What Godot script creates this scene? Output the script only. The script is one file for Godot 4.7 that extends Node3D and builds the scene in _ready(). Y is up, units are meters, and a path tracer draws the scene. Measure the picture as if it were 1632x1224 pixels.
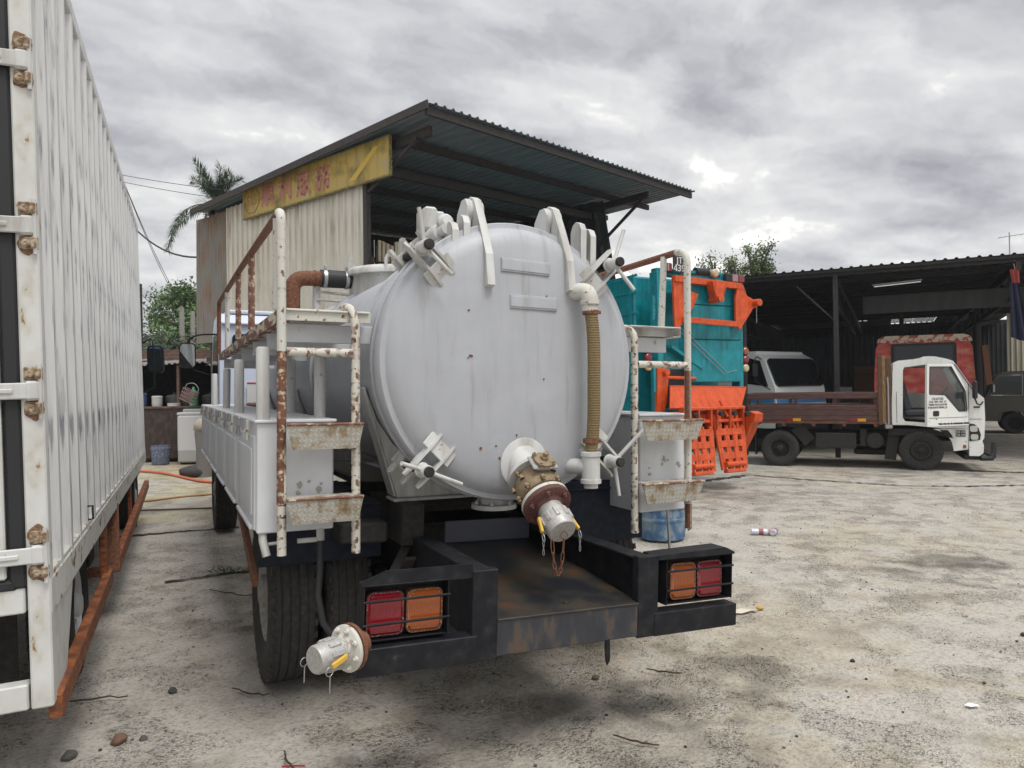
extends Node3D

# ---------- geometry buffer: collects shapes, then becomes one mesh ----------
class Geo:
	var v := PackedVector3Array()
	var n := PackedVector3Array()
	var c := PackedColorArray()
	var t := Transform3D.IDENTITY
	var col := Color(1, 1, 1)
	var colored := false

	func tri(a: Vector3, b: Vector3, d: Vector3, na: Vector3, nb: Vector3, nd: Vector3) -> void:
		var A := t * a
		var B := t * b
		var D := t * d
		var NA := (t.basis * na).normalized()
		var NB := (t.basis * nb).normalized()
		var ND := (t.basis * nd).normalized()
		v.append(A)
		n.append(NA)
		if (B - A).cross(D - A).dot(NA + NB + ND) > 0.0:
			v.append(D)
			v.append(B)
			n.append(ND)
			n.append(NB)
		else:
			v.append(B)
			v.append(D)
			n.append(NB)
			n.append(ND)
		if colored:
			c.append(col)
			c.append(col)
			c.append(col)

	func quad(a: Vector3, b: Vector3, d: Vector3, e: Vector3, nn := Vector3.ZERO) -> void:
		var m := nn
		if m == Vector3.ZERO:
			m = (b - a).cross(d - a).normalized()
		tri(a, b, d, m, m, m)
		tri(a, d, e, m, m, m)

	func box(o: Vector3, s: Vector3, bv := 0.004, b := Basis.IDENTITY) -> void:
		var h := s * 0.5
		bv = minf(bv, minf(h.x, minf(h.y, h.z)) * 0.6)
		for ax in 3:
			var u := (ax + 1) % 3
			var w := (ax + 2) % 3
			for sg in [-1.0, 1.0]:
				var q: Array[Vector3] = []
				for k in [[-1, -1], [1, -1], [1, 1], [-1, 1]]:
					var p := Vector3.ZERO
					p[ax] = sg * h[ax]
					p[u] = k[0] * (h[u] - bv)
					p[w] = k[1] * (h[w] - bv)
					q.append(o + b * p)
				var nn := Vector3.ZERO
				nn[ax] = sg
				quad(q[0], q[1], q[2], q[3], b * nn)
		if bv <= 0.0:
			return
		for ax in 3:
			var u := (ax + 1) % 3
			var w := (ax + 2) % 3
			for su in [-1.0, 1.0]:
				for sw in [-1.0, 1.0]:
					var p1 := Vector3.ZERO
					p1[u] = su * h[u]
					p1[w] = sw * (h[w] - bv)
					var p2 := Vector3.ZERO
					p2[u] = su * (h[u] - bv)
					p2[w] = sw * h[w]
					var e := Vector3.ZERO
					e[ax] = h[ax] - bv
					var nn := Vector3.ZERO
					nn[u] = su
					nn[w] = sw
					quad(o + b * (p1 - e), o + b * (p1 + e), o + b * (p2 + e), o + b * (p2 - e), (b * nn).normalized())
		for sx in [-1.0, 1.0]:
			for sy in [-1.0, 1.0]:
				for sz in [-1.0, 1.0]:
					var sg := Vector3(sx, sy, sz)
					var i := h - Vector3(bv, bv, bv)
					var nn := (b * sg).normalized()
					tri(o + b * (sg * Vector3(h.x, i.y, i.z)), o + b * (sg * Vector3(i.x, h.y, i.z)), o + b * (sg * Vector3(i.x, i.y, h.z)), nn, nn, nn)

	# a bar with rectangular section between two points
	func bar(a: Vector3, b: Vector3, w: float, h: float, up := Vector3.UP, bv := 0.003) -> void:
		var d := (b - a).normalized()
		if absf(d.dot(up)) > 0.98:
			up = Vector3.RIGHT
		var x := up.cross(d).normalized()
		box((a + b) * 0.5, Vector3(w, h, a.distance_to(b)), bv, Basis(x, d.cross(x), d))

	func tube(p: Array, r: Variant, k := 10, caps := true, closed := false) -> void:
		var m := p.size()
		var dirs: Array[Vector3] = []
		for i in m:
			var a: Vector3 = p[(i - 1 + m) % m] if closed else p[maxi(i - 1, 0)]
			var b: Vector3 = p[(i + 1) % m] if closed else p[mini(i + 1, m - 1)]
			dirs.append((b - a).normalized())
		var x := dirs[0].cross(Vector3(0.31, 0.87, 0.37)).normalized()
		var ring: Array = []
		for i in m:
			x = (x - dirs[i] * x.dot(dirs[i])).normalized()
			var y := dirs[i].cross(x)
			var rr: float = r[i] if r is Array else r
			var row: Array = []
			for j in k:
				var an := TAU * j / k
				var nn := x * cos(an) + y * sin(an)
				row.append([p[i] + nn * rr, nn])
			ring.append(row)
		for i in (m if closed else m - 1):
			var q: Array = ring[i]
			var s: Array = ring[(i + 1) % m]
			for j in k:
				var l := (j + 1) % k
				tri(q[j][0], q[l][0], s[l][0], q[j][1], q[l][1], s[l][1])
				tri(q[j][0], s[l][0], s[j][0], q[j][1], s[l][1], s[j][1])
		if caps and not closed:
			for j in k:
				var l := (j + 1) % k
				tri(p[0], ring[0][j][0], ring[0][l][0], -dirs[0], -dirs[0], -dirs[0])
				tri(p[m - 1], ring[m - 1][j][0], ring[m - 1][l][0], dirs[m - 1], dirs[m - 1], dirs[m - 1])

	# profile of (radius, height) turned about the local y axis
	func lathe(pr: Array, k := 24, a0 := 0.0, a1 := TAU) -> void:
		var sn: Array[Vector2] = []
		for i in pr.size() - 1:
			var d: Vector2 = (pr[i + 1] - pr[i])
			sn.append(Vector2(d.y, -d.x).normalized())
		for i in pr.size() - 1:
			var n0 := sn[i]
			var n1 := sn[i]
			if i > 0 and sn[i - 1].dot(sn[i]) > 0.8:
				n0 = (sn[i - 1] + sn[i]).normalized()
			if i < sn.size() - 1 and sn[i + 1].dot(sn[i]) > 0.8:
				n1 = (sn[i + 1] + sn[i]).normalized()
			var p: Vector2 = pr[i]
			var q: Vector2 = pr[i + 1]
			for j in k:
				var aa := lerpf(a0, a1, float(j) / k)
				var ab := lerpf(a0, a1, float(j + 1) / k)
				var ca := Vector3(cos(aa), 0, sin(aa))
				var cb := Vector3(cos(ab), 0, sin(ab))
				var y := Vector3.UP
				if p.x > 0.0:
					tri(ca * p.x + y * p.y, cb * p.x + y * p.y, cb * q.x + y * q.y, ca * n0.x + y * n0.y, cb * n0.x + y * n0.y, cb * n1.x + y * n1.y)
				if q.x > 0.0:
					tri(ca * p.x + y * p.y, cb * q.x + y * q.y, ca * q.x + y * q.y, ca * n0.x + y * n0.y, cb * n1.x + y * n1.y, ca * n1.x + y * n1.y)

	func disc_at(o: Vector3, d: Vector3, pr: Array, k := 20) -> void:
		var keep := t
		t = t * Geo.along(o, d)
		lathe(pr, k)
		t = keep

	static func along(o: Vector3, d: Vector3) -> Transform3D:
		var y := d.normalized()
		var x := y.cross(Vector3(0.0, 0.0, 1.0) if absf(y.z) < 0.9 else Vector3(0, 1, 0)).normalized()
		return Transform3D(Basis(x, y, x.cross(y)), o)

	# polygon in local xy, extruded from z0 to z1
	func prism(pl: PackedVector2Array, z0: float, z1: float) -> void:
		var ix := Geometry2D.triangulate_polygon(pl)
		var f := Vector3.BACK if z1 > z0 else Vector3.FORWARD
		for i in range(0, ix.size(), 3):
			var a := pl[ix[i]]
			var b := pl[ix[i + 1]]
			var d := pl[ix[i + 2]]
			tri(Vector3(a.x, a.y, z1), Vector3(b.x, b.y, z1), Vector3(d.x, d.y, z1), f, f, f)
			tri(Vector3(a.x, a.y, z0), Vector3(b.x, b.y, z0), Vector3(d.x, d.y, z0), -f, -f, -f)
		var area := 0.0
		for i in pl.size():
			var a := pl[i]
			var b := pl[(i + 1) % pl.size()]
			area += a.x * b.y - b.x * a.y
		for i in pl.size():
			var a := pl[i]
			var b := pl[(i + 1) % pl.size()]
			var d := (b - a).normalized()
			var nn := Vector3(d.y, -d.x, 0) * (1.0 if area > 0 else -1.0)
			quad(Vector3(a.x, a.y, z0), Vector3(b.x, b.y, z0), Vector3(b.x, b.y, z1), Vector3(a.x, a.y, z1), nn)

	# flat ring or plate with a hole: outer and inner outlines with the same number of points
	func frame(po: PackedVector2Array, pi_: PackedVector2Array, z0: float, z1: float) -> void:
		var m := po.size()
		for i in m:
			var j := (i + 1) % m
			var a := po[i]
			var b := po[j]
			var e := pi_[i]
			var f := pi_[j]
			for z in [z0, z1]:
				var nn := Vector3(0, 0, 1.0 if z == maxf(z0, z1) else -1.0)
				quad(Vector3(a.x, a.y, z), Vector3(b.x, b.y, z), Vector3(f.x, f.y, z), Vector3(e.x, e.y, z), nn)
			var mid := (a + b + e + f) * 0.25
			var d1 := (b - a).orthogonal().normalized()
			if d1.dot(a - mid) < 0:
				d1 = -d1
			quad(Vector3(a.x, a.y, z0), Vector3(b.x, b.y, z0), Vector3(b.x, b.y, z1), Vector3(a.x, a.y, z1), Vector3(d1.x, d1.y, 0))
			var d2 := (f - e).orthogonal().normalized()
			if d2.dot(e - mid) < 0:
				d2 = -d2
			quad(Vector3(e.x, e.y, z0), Vector3(f.x, f.y, z0), Vector3(f.x, f.y, z1), Vector3(e.x, e.y, z1), Vector3(d2.x, d2.y, 0))

	# ribbed sheet: o corner, u across the ribs, w along them, nn outwards, prof = list of (fraction of pitch, height)
	func ribs(o: Vector3, u: Vector3, w: Vector3, nn: Vector3, count: int, prof: Array, depth: float) -> void:
		var un := u.normalized()
		var pt: Array[Vector3] = []
		for i in count:
			for q in prof:
				pt.append(o + u * ((i + q.x) / count) + nn * (q.y * depth))
		pt.append(o + u + nn * (prof[0].y * depth))
		for i in pt.size() - 1:
			var d := (pt[i + 1] - pt[i])
			if d.length() < 1e-5:
				continue
			var m := w.cross(d).normalized()
			if m.dot(nn) < 0:
				m = -m
			quad(pt[i], pt[i + 1], pt[i + 1] + w, pt[i] + w, m)

	func ball(o: Vector3, r: Vector3, k := 10, wob := 0.0, sd := 0) -> void:
		var g := FastNoiseLite.new()
		g.seed = sd
		g.frequency = 0.9
		var rows: Array = []
		for i in k + 1:
			var th := PI * i / k
			var row: Array = []
			for j in k * 2:
				var ph := TAU * j / (k * 2)
				var d := Vector3(sin(th) * cos(ph), cos(th), sin(th) * sin(ph))
				row.append(o + d * r * (1.0 + wob * g.get_noise_3dv(d * 1.6 + o)))
			rows.append(row)
		for i in k:
			for j in k * 2:
				var l := (j + 1) % (k * 2)
				var a: Vector3 = rows[i][j]
				var b: Vector3 = rows[i][l]
				var d: Vector3 = rows[i + 1][l]
				var e: Vector3 = rows[i + 1][j]
				var ir := Vector3(1.0 / r.x, 1.0 / r.y, 1.0 / r.z)
				var f := func(p: Vector3) -> Vector3: return ((p - o) * ir * ir).normalized()
				tri(a, b, d, f.call(a), f.call(b), f.call(d))
				tri(a, d, e, f.call(a), f.call(d), f.call(e))

	func mesh() -> ArrayMesh:
		var a := []
		a.resize(Mesh.ARRAY_MAX)
		a[Mesh.ARRAY_VERTEX] = v
		a[Mesh.ARRAY_NORMAL] = n
		if colored:
			a[Mesh.ARRAY_COLOR] = c
		var m := ArrayMesh.new()
		m.add_surface_from_arrays(Mesh.PRIMITIVE_TRIANGLES, a)
		return m


const FWD := Vector3(0, 0, -1)
var M := {}
var used := {}
var rng := RandomNumberGenerator.new()


func numbered(par: Node, called: String) -> String:
	var k := str(par.get_instance_id()) + called
	used[k] = used.get(k, -1) + 1
	return called if used[k] == 0 else "%s_%03d" % [called, used[k]]


func obj(called: String, g: Geo, mat: Material, par: Node = self) -> MeshInstance3D:
	var o := MeshInstance3D.new()
	o.name = numbered(par, called)
	o.mesh = g.mesh()
	o.material_override = mat
	par.add_child(o, true)
	return o


func inst(called: String, m: Mesh, mat: Material, par: Node, tr: Transform3D) -> MeshInstance3D:
	var o := MeshInstance3D.new()
	o.name = numbered(par, called)
	o.mesh = m
	o.material_override = mat
	par.add_child(o, true)
	o.transform = tr
	return o


func tag(o: Node, label: String, cat: String, group := "") -> Node:
	o.set_meta("label", label)
	o.set_meta("category", cat)
	if group:
		o.set_meta("group", group)
	return o


func thing(called: String, label: String, cat: String, at := Vector3.ZERO, yaw := 0.0, lean := 0.0, group := "") -> Node3D:
	var o := Node3D.new()
	o.name = numbered(self, called)
	add_child(o, true)
	o.transform = Transform3D(Basis(Vector3.UP, deg_to_rad(yaw)) * Basis(Vector3.BACK, deg_to_rad(lean)), at)
	tag(o, label, cat, group)
	return o


func struct(o: Node) -> Node:
	o.set_meta("kind", "structure")
	return o


func stuff(o: Node) -> Node:
	o.set_meta("kind", "stuff")
	return o


func pv(a: Array) -> PackedVector2Array:
	var p := PackedVector2Array()
	for i in range(0, a.size(), 2):
		p.append(Vector2(a[i], a[i + 1]))
	return p


func rrect(x0: float, y0: float, x1: float, y1: float, r: float, k := 3) -> PackedVector2Array:
	var p := PackedVector2Array()
	for q in [[x1 - r, y1 - r, 0.0], [x0 + r, y1 - r, 0.5], [x0 + r, y0 + r, 1.0], [x1 - r, y0 + r, 1.5]]:
		for i in k + 1:
			var a: float = PI * q[2] + PI * 0.5 * i / k
			p.append(Vector2(q[0] + r * cos(a), q[1] + r * sin(a)))
	return p


func arc(a: Vector3, b: Vector3, d: Vector3, k := 6) -> Array:
	var p := []
	for i in k + 1:
		var s := float(i) / k
		p.append(a.lerp(b, s).lerp(b.lerp(d, s), s))
	return p


func lettering(called: String, text: String, h: float, mat: Material, par: Node, tr: Transform3D, fname := "Droid Sans", sx := 1.0) -> void:
	var f := SystemFont.new()
	f.font_names = PackedStringArray([fname])
	f.font_weight = 700
	var tm := TextMesh.new()
	tm.font = f
	tm.text = text
	tm.font_size = 64
	tm.pixel_size = h / 46.0
	tm.depth = 0.002
	inst(called, tm, mat, par, tr * Transform3D(Basis().scaled(Vector3(sx, 1, 1)), Vector3.ZERO))


# ---------- materials ----------
func lin(r: float, g: float, b: float) -> Color:
	return Color(r, g, b).linear_to_srgb()


func nt(sd: int, freq: float, stops: Array, oct := 5, size := 512, kind := FastNoiseLite.TYPE_SIMPLEX_SMOOTH) -> NoiseTexture2D:
	var g := FastNoiseLite.new()
	g.seed = sd
	g.frequency = freq
	g.noise_type = kind
	g.fractal_octaves = oct
	g.fractal_gain = 0.55
	var t := NoiseTexture2D.new()
	t.width = size
	t.height = size
	t.seamless = true
	t.seamless_blend_skirt = 0.25
	t.noise = g
	if stops.size():
		var gr := Gradient.new()
		var of := PackedFloat32Array()
		var cs := PackedColorArray()
		for s in stops:
			of.append(s[0])
			cs.append(s[1])
		gr.offsets = of
		gr.colors = cs
		t.color_ramp = gr
	return t


func pm(tex: Texture2D, sc: Vector3, rough: float, metal := 0.0, det: Texture2D = null, dsc := Vector3.ONE, bump: Texture2D = null, bh := 0.2) -> StandardMaterial3D:
	var m := StandardMaterial3D.new()
	m.albedo_texture = tex
	m.uv1_triplanar = true
	m.uv1_scale = sc
	m.roughness = rough
	m.metallic = metal
	if det:
		m.detail_enabled = true
		m.detail_albedo = det
		m.detail_blend_mode = BaseMaterial3D.BLEND_MODE_MUL
		m.detail_uv_layer = BaseMaterial3D.DETAIL_UV_2
		m.uv2_triplanar = true
		m.uv2_scale = dsc
	if bump:
		m.heightmap_enabled = true
		m.heightmap_texture = bump
		m.heightmap_scale = bh
	return m


func flat(r: float, g: float, b: float, rough := 0.6, metal := 0.0) -> StandardMaterial3D:
	var m := StandardMaterial3D.new()
	m.albedo_color = lin(r, g, b)
	m.roughness = rough
	m.metallic = metal
	return m


func glass(r: float, g: float, b: float, alpha: float) -> StandardMaterial3D:
	var m := flat(r, g, b, 0.05)
	m.transparency = BaseMaterial3D.TRANSPARENCY_ALPHA
	m.albedo_color.a = alpha
	return m


# paint of one colour with soft tone changes; rust breaks through where the noise is above 1 - amount
func paint(sd: int, c: Vector3, amount: float, rough: float, det: Texture2D, freq := 0.012, spread := 0.1, sc := 1.0, rust := Vector3(0.13, 0.055, 0.025), bump := 0.0) -> StandardMaterial3D:
	var k := 1.0 - amount
	var st := [[0.0, lin(c.x * (1 - spread), c.y * (1 - spread), c.z * (1 - spread))], [k * 0.55, lin(c.x, c.y, c.z)]]
	if amount > 0.0:
		st.append([k - 0.03, lin(c.x * (1 + spread * 0.4), c.y * (1 + spread * 0.3), c.z)])
		st.append([k, lin(rust.x * 1.5, rust.y * 1.6, rust.z * 1.7)])
		st.append([k + 0.04, lin(rust.x, rust.y, rust.z)])
		st.append([1.0, lin(rust.x * 0.55, rust.y * 0.5, rust.z * 0.5)])
	else:
		st.append([1.0, lin(minf(1, c.x * (1 + spread)), minf(1, c.y * (1 + spread)), minf(1, c.z * (1 + spread)))])
	var m := pm(nt(sd, freq, st, 6), Vector3.ONE * sc, rough, 0.0, det, Vector3(1.3, 0.22, 1.3))
	if bump > 0.0:
		m.heightmap_enabled = true
		m.heightmap_texture = M.t_fine
		m.heightmap_scale = bump
	return m


func materials() -> void:
	var W := Color.WHITE
	M.t_streak = nt(11, 0.012, [[0.0, lin(0.55, 0.5, 0.44)], [0.3, lin(0.86, 0.84, 0.81)], [0.5, W], [1.0, W]], 5)
	M.t_grime = nt(12, 0.008, [[0.0, lin(0.4, 0.37, 0.33)], [0.35, lin(0.78, 0.76, 0.73)], [0.6, W], [1.0, W]], 6)
	M.t_light = nt(13, 0.006, [[0.0, lin(0.84, 0.82, 0.79)], [0.5, lin(0.97, 0.97, 0.97)], [1.0, W]], 6)
	M.t_fine = nt(14, 0.06, [], 4)
	M.t_broad = nt(15, 0.012, [], 4)
	M.t_drip = nt(16, 0.012, [[0.0, lin(0.66, 0.63, 0.57)], [0.22, lin(0.86, 0.85, 0.83)], [0.36, lin(0.97, 0.97, 0.97)], [0.6, W], [1.0, W]], 6)
	M.tank = paint(21, Vector3(0.41, 0.424, 0.455), 0.0, 0.45, M.t_drip, 0.01, 0.06, 0.6)
	M.tank.uv2_scale = Vector3(1.9, 0.2, 1.9)
	M.tank.heightmap_enabled = true
	M.tank.heightmap_texture = M.t_broad
	M.tank.heightmap_scale = 0.25
	M.white = paint(22, Vector3(0.58, 0.585, 0.58), 0.14, 0.5, M.t_grime, 0.02, 0.06, 1.2)
	M.locker = paint(23, Vector3(0.66, 0.68, 0.71), 0.0, 0.4, M.t_light, 0.012, 0.05, 0.8)
	M.cream_rust = paint(24, Vector3(0.6, 0.58, 0.52), 0.36, 0.65, M.t_light, 0.016, 0.08, 2.0, Vector3(0.13, 0.05, 0.025), 0.03)
	M.rust_cream = paint(25, Vector3(0.55, 0.5, 0.4), 0.56, 0.75, null, 0.014, 0.12, 1.8, Vector3(0.22, 0.105, 0.07), 0.0)
	M.cream = paint(26, Vector3(0.6, 0.59, 0.54), 0.25, 0.6, M.t_light, 0.02, 0.08, 1.8)
	M.edge_rust = M.rust_cream.duplicate()
	M.edge_rust.uv1_scale = Vector3(2.0, 2.0, 0.5)
	M.rust = pm(nt(27, 0.03, [[0.0, lin(0.06, 0.03, 0.02)], [0.4, lin(0.14, 0.055, 0.03)], [0.7, lin(0.2, 0.085, 0.045)], [1.0, lin(0.3, 0.16, 0.1)]]), Vector3.ONE * 2.5, 0.85, 0.0, null, Vector3.ONE, M.t_fine, 0.15)
	M.black = pm(nt(28, 0.014, [[0.0, lin(0.008, 0.009, 0.012)], [0.5, lin(0.014, 0.015, 0.019)], [0.8, lin(0.024, 0.024, 0.026)], [0.93, lin(0.05, 0.045, 0.04)], [1.0, lin(0.12, 0.06, 0.035)]], 6), Vector3.ONE * 1.3, 0.5)
	M.black.metallic_specular = 0.32
	M.navy = pm(nt(29, 0.02, [[0.0, lin(0.010, 0.013, 0.022)], [0.6, lin(0.016, 0.02, 0.032)], [1.0, lin(0.035, 0.036, 0.04)]], 6), Vector3.ONE * 1.3, 0.6)
	M.navy.metallic_specular = 0.3
	M.dark = pm(nt(30, 0.02, [[0.0, lin(0.014, 0.013, 0.013)], [1.0, lin(0.045, 0.04, 0.035)]], 5), Vector3.ONE * 2.0, 0.85)
	M.tyre = pm(nt(31, 0.02, [[0.0, lin(0.018, 0.018, 0.019)], [0.5, lin(0.03, 0.029, 0.028)], [1.0, lin(0.07, 0.064, 0.056)]], 6), Vector3.ONE * 2.2, 0.85, 0.0, null, Vector3.ONE, M.t_fine, 0.15)
	M.deck = pm(nt(32, 0.009, [[0.0, lin(0.015, 0.018, 0.026)], [0.4, lin(0.032, 0.033, 0.036)], [0.55, lin(0.055, 0.05, 0.044)], [0.72, lin(0.075, 0.062, 0.046)], [0.9, lin(0.13, 0.065, 0.038)], [1.0, lin(0.22, 0.09, 0.045)]], 6), Vector3.ONE * 0.55, 0.3, 0.2)
	M.bronze = pm(nt(33, 0.03, [[0.0, lin(0.12, 0.08, 0.045)], [0.5, lin(0.27, 0.2, 0.12)], [1.0, lin(0.38, 0.31, 0.21)]]), Vector3.ONE * 4, 0.6, 0.2)
	M.oxide = pm(nt(34, 0.03, [[0.0, lin(0.05, 0.025, 0.022)], [0.6, lin(0.12, 0.045, 0.038)], [1.0, lin(0.2, 0.09, 0.06)]]), Vector3.ONE * 4, 0.7)
	M.alu = pm(nt(35, 0.03, [[0.0, lin(0.3, 0.29, 0.28)], [1.0, lin(0.55, 0.54, 0.52)]]), Vector3.ONE * 4, 0.5, 0.35)
	M.rim_red = pm(nt(63, 0.03, [[0.0, lin(0.04, 0.012, 0.014)], [0.6, lin(0.12, 0.012, 0.018)], [0.72, lin(0.2, 0.05, 0.05)], [0.8, lin(0.55, 0.5, 0.47)], [1.0, lin(0.6, 0.56, 0.52)]], 5), Vector3.ONE * 7, 0.4)
	M.rim_amber = pm(nt(64, 0.03, [[0.0, lin(0.05, 0.025, 0.012)], [0.6, lin(0.2, 0.07, 0.025)], [0.72, lin(0.3, 0.14, 0.06)], [0.8, lin(0.55, 0.48, 0.38)], [1.0, lin(0.6, 0.56, 0.5)]], 5), Vector3.ONE * 7, 0.4)
	M.yellow = flat(0.62, 0.38, 0.05, 0.45)
	M.steel = flat(0.42, 0.42, 0.42, 0.35, 0.8)
	M.hose = pm(nt(36, 0.03, [[0.0, lin(0.15, 0.1, 0.045)], [1.0, lin(0.28, 0.21, 0.1)]]), Vector3.ONE * 3, 0.5)
	M.hose_d = pm(nt(37, 0.03, [[0.0, lin(0.09, 0.065, 0.03)], [1.0, lin(0.16, 0.12, 0.06)]]), Vector3.ONE * 3, 0.6)
	M.rim = pm(nt(39, 0.02, [[0.0, lin(0.1, 0.07, 0.05)], [0.35, lin(0.26, 0.25, 0.23)], [1.0, lin(0.42, 0.42, 0.41)]], 6), Vector3.ONE * 2.0, 0.7)
	M.rubber = flat(0.016, 0.017, 0.019, 0.6)
	M.red_lamp = flat(0.2, 0.004, 0.012, 0.2)
	M.amber_lamp = flat(0.3, 0.068, 0.01, 0.2)
	var ri := Image.create(64, 64, false, Image.FORMAT_L8)
	for y in 64:
		for x in 64:
			var rv := 0.5 + 0.5 * sin(TAU * x / 8.0)
			ri.set_pixel(x, y, Color(rv, rv, rv))
	M.t_ridge = ImageTexture.create_from_image(ri)
	for k in ["red_lamp", "amber_lamp"]:
		M[k].heightmap_enabled = true
		M[k].heightmap_texture = M.t_ridge if M.has("t_ridge") else M.t_fine
		M[k].heightmap_scale = 0.12
		M[k].uv1_triplanar = true
		M[k].uv1_scale = Vector3.ONE * 14
		M[k].clearcoat_enabled = true
		M[k].clearcoat = 0.6
		M[k].clearcoat_roughness = 0.1
	M.glass_dark = flat(0.012, 0.016, 0.018, 0.06)
	M.glass = glass(0.3, 0.34, 0.33, 0.25)
	M.mirror = flat(0.75, 0.78, 0.78, 0.03, 1.0)
	# chequered tread plate
	var im := Image.create(128, 128, false, Image.FORMAT_L8)
	var ic := Image.create(128, 128, false, Image.FORMAT_RGB8)
	var fn := FastNoiseLite.new()
	fn.seed = 5
	fn.frequency = 0.05
	for y in 128:
		for x in 128:
			var cx := x / 32
			var cy := y / 32
			var u := (x % 32) - 15.5
			var w := (y % 32) - 15.5
			var s := 1.0 if (cx + cy) % 2 == 0 else -1.0
			var a := (u + s * w) * 0.7071
			var b := (u - s * w) * 0.7071
			var on := clampf(2.2 * (1.0 - (a * a) / 240.0 - (b * b) / 18.0), 0.0, 1.0)
			im.set_pixel(x, y, Color(on, on, on))
			var q := clampf(0.5 + fn.get_noise_2d(x, y) * 0.9, 0.0, 1.0)
			ic.set_pixel(x, y, lin(lerpf(0.34 + 0.14 * q, 0.58, on), lerpf(0.315 + 0.15 * q, 0.57, on), lerpf(0.265 + 0.16 * q, 0.53, on)))
	M.t_check = ImageTexture.create_from_image(im)
	M.check = pm(ImageTexture.create_from_image(ic), Vector3.ONE * 10.5, 0.6, 0.0, nt(38, 0.012, [[0.0, lin(0.4, 0.24, 0.12)], [0.32, lin(0.7, 0.6, 0.45)], [0.5, W], [1.0, W]], 6), Vector3.ONE * 1.7, M.t_check, 0.16)


func _ready() -> void:
	rng.seed = 7
	var cam := Camera3D.new()
	cam.name = "camera"
	cam.fov = 56.04
	cam.near = 0.05
	cam.far = 1500.0
	cam.position = Vector3(0, 1.65, 0)
	cam.basis = Basis(Vector3.RIGHT, deg_to_rad(0.4)) * Basis(Vector3.BACK, deg_to_rad(-0.8))
	add_child(cam)
	var env := Environment.new()
	env.background_mode = Environment.BG_SKY
	env.tonemap_mode = Environment.TONE_MAPPER_LINEAR
	env.tonemap_exposure = 1.27
	env.sdfgi_enabled = true
	env.ssao_enabled = true
	env.ssil_enabled = true
	var sky := Sky.new()
	var pan := PanoramaSkyMaterial.new()
	pan.panorama = sky_picture()
	sky.sky_material = pan
	env.sky = sky
	env.fog_enabled = true
	env.fog_density = 0.0007
	env.fog_light_color = Color(0.8, 0.82, 0.85)
	var we := WorldEnvironment.new()
	we.environment = env
	add_child(we)
	var sun := DirectionalLight3D.new()
	sun.light_energy = 0.5
	sun.light_angular_distance = 22.0
	sun.light_color = Color(1.0, 0.985, 0.96)
	sun.shadow_enabled = true
	add_child(sun)
	sun.look_at_from_position(Vector3.ZERO, Vector3(-0.34, -1.0, -0.42))
	materials()
	ground()
	shed()
	workshop()
	outhouse()
	backdrop()
	tank_truck()
	box_truck()
	flatbed_truck()
	compactor_truck()
	parked_vehicles()
	small_things()


func sky_picture() -> ImageTexture:
	var w := 3072
	var h := 1536
	var a := FastNoiseLite.new()
	a.seed = 3
	a.frequency = 1.5
	a.fractal_octaves = 6
	a.fractal_gain = 0.6
	a.domain_warp_enabled = true
	a.domain_warp_amplitude = 0.22
	a.domain_warp_frequency = 0.9
	var b := FastNoiseLite.new()
	b.seed = 14
	b.frequency = 0.42
	b.fractal_octaves = 3
	var half := h / 2 + 16
	var data := PackedFloat32Array()
	data.resize(w * half * 3)
	var glow := Vector3(0.34, 0.27, -0.9).normalized()
	var i := 0
	for y in half:
		var el := PI * 0.5 - PI * (y + 0.5) / h
		var sy := sin(el)
		var cy := cos(el)
		var s := 1.0 / (maxf(sy, 0.0) + 0.2)
		var far := clampf(1.0 - sy * 7.0, 0.0, 1.0)
		var up := smoothstep(0.45, 0.95, sy)
		var base := lerpf(0.585, 1.05, up)
		for x in w:
			var az := TAU * ((x + 0.5) / w - 0.5)
			var dx := sin(az) * cy
			var dz := -cos(az) * cy
			var px := dx * s
			var pz := dz * s
			var n1 := a.get_noise_2d(px + 0.35 * pz, pz * 1.2)
			var n2 := b.get_noise_2d(px + 31.0, pz)
			var m := 1.0 + (0.55 * n1 + 0.34 * n2) * (1.0 - 0.45 * far)
			var g := maxf(0.0, dx * glow.x + sy * glow.y + dz * glow.z)
			var gl := g * g
			gl *= gl
			gl *= gl
			m += 0.17 * gl * (1.0 + 2.6 * n1)
			m += 2.0 * maxf(0.0, n1 + 0.5 * n2 - 0.27) + 0.05 * far
			var l := base * clampf(m, 0.45, 1.75)
			var warm := clampf((m - 0.95) * 1.5, -0.45, 0.5)
			data[i] = l * (0.98 + 0.05 * warm)
			data[i + 1] = l * (0.99 + 0.025 * warm)
			data[i + 2] = l * (1.02 - 0.085 * warm)
			i += 3
	var top := Image.create_from_data(w, half, false, Image.FORMAT_RGBF, data.to_byte_array())
	var im := Image.create(w, h, false, Image.FORMAT_RGBF)
	im.fill(Color(0.2, 0.19, 0.17))
	im.blit_rect(top, Rect2i(0, 0, w, half), Vector2i.ZERO)
	return ImageTexture.create_from_image(im)


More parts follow.
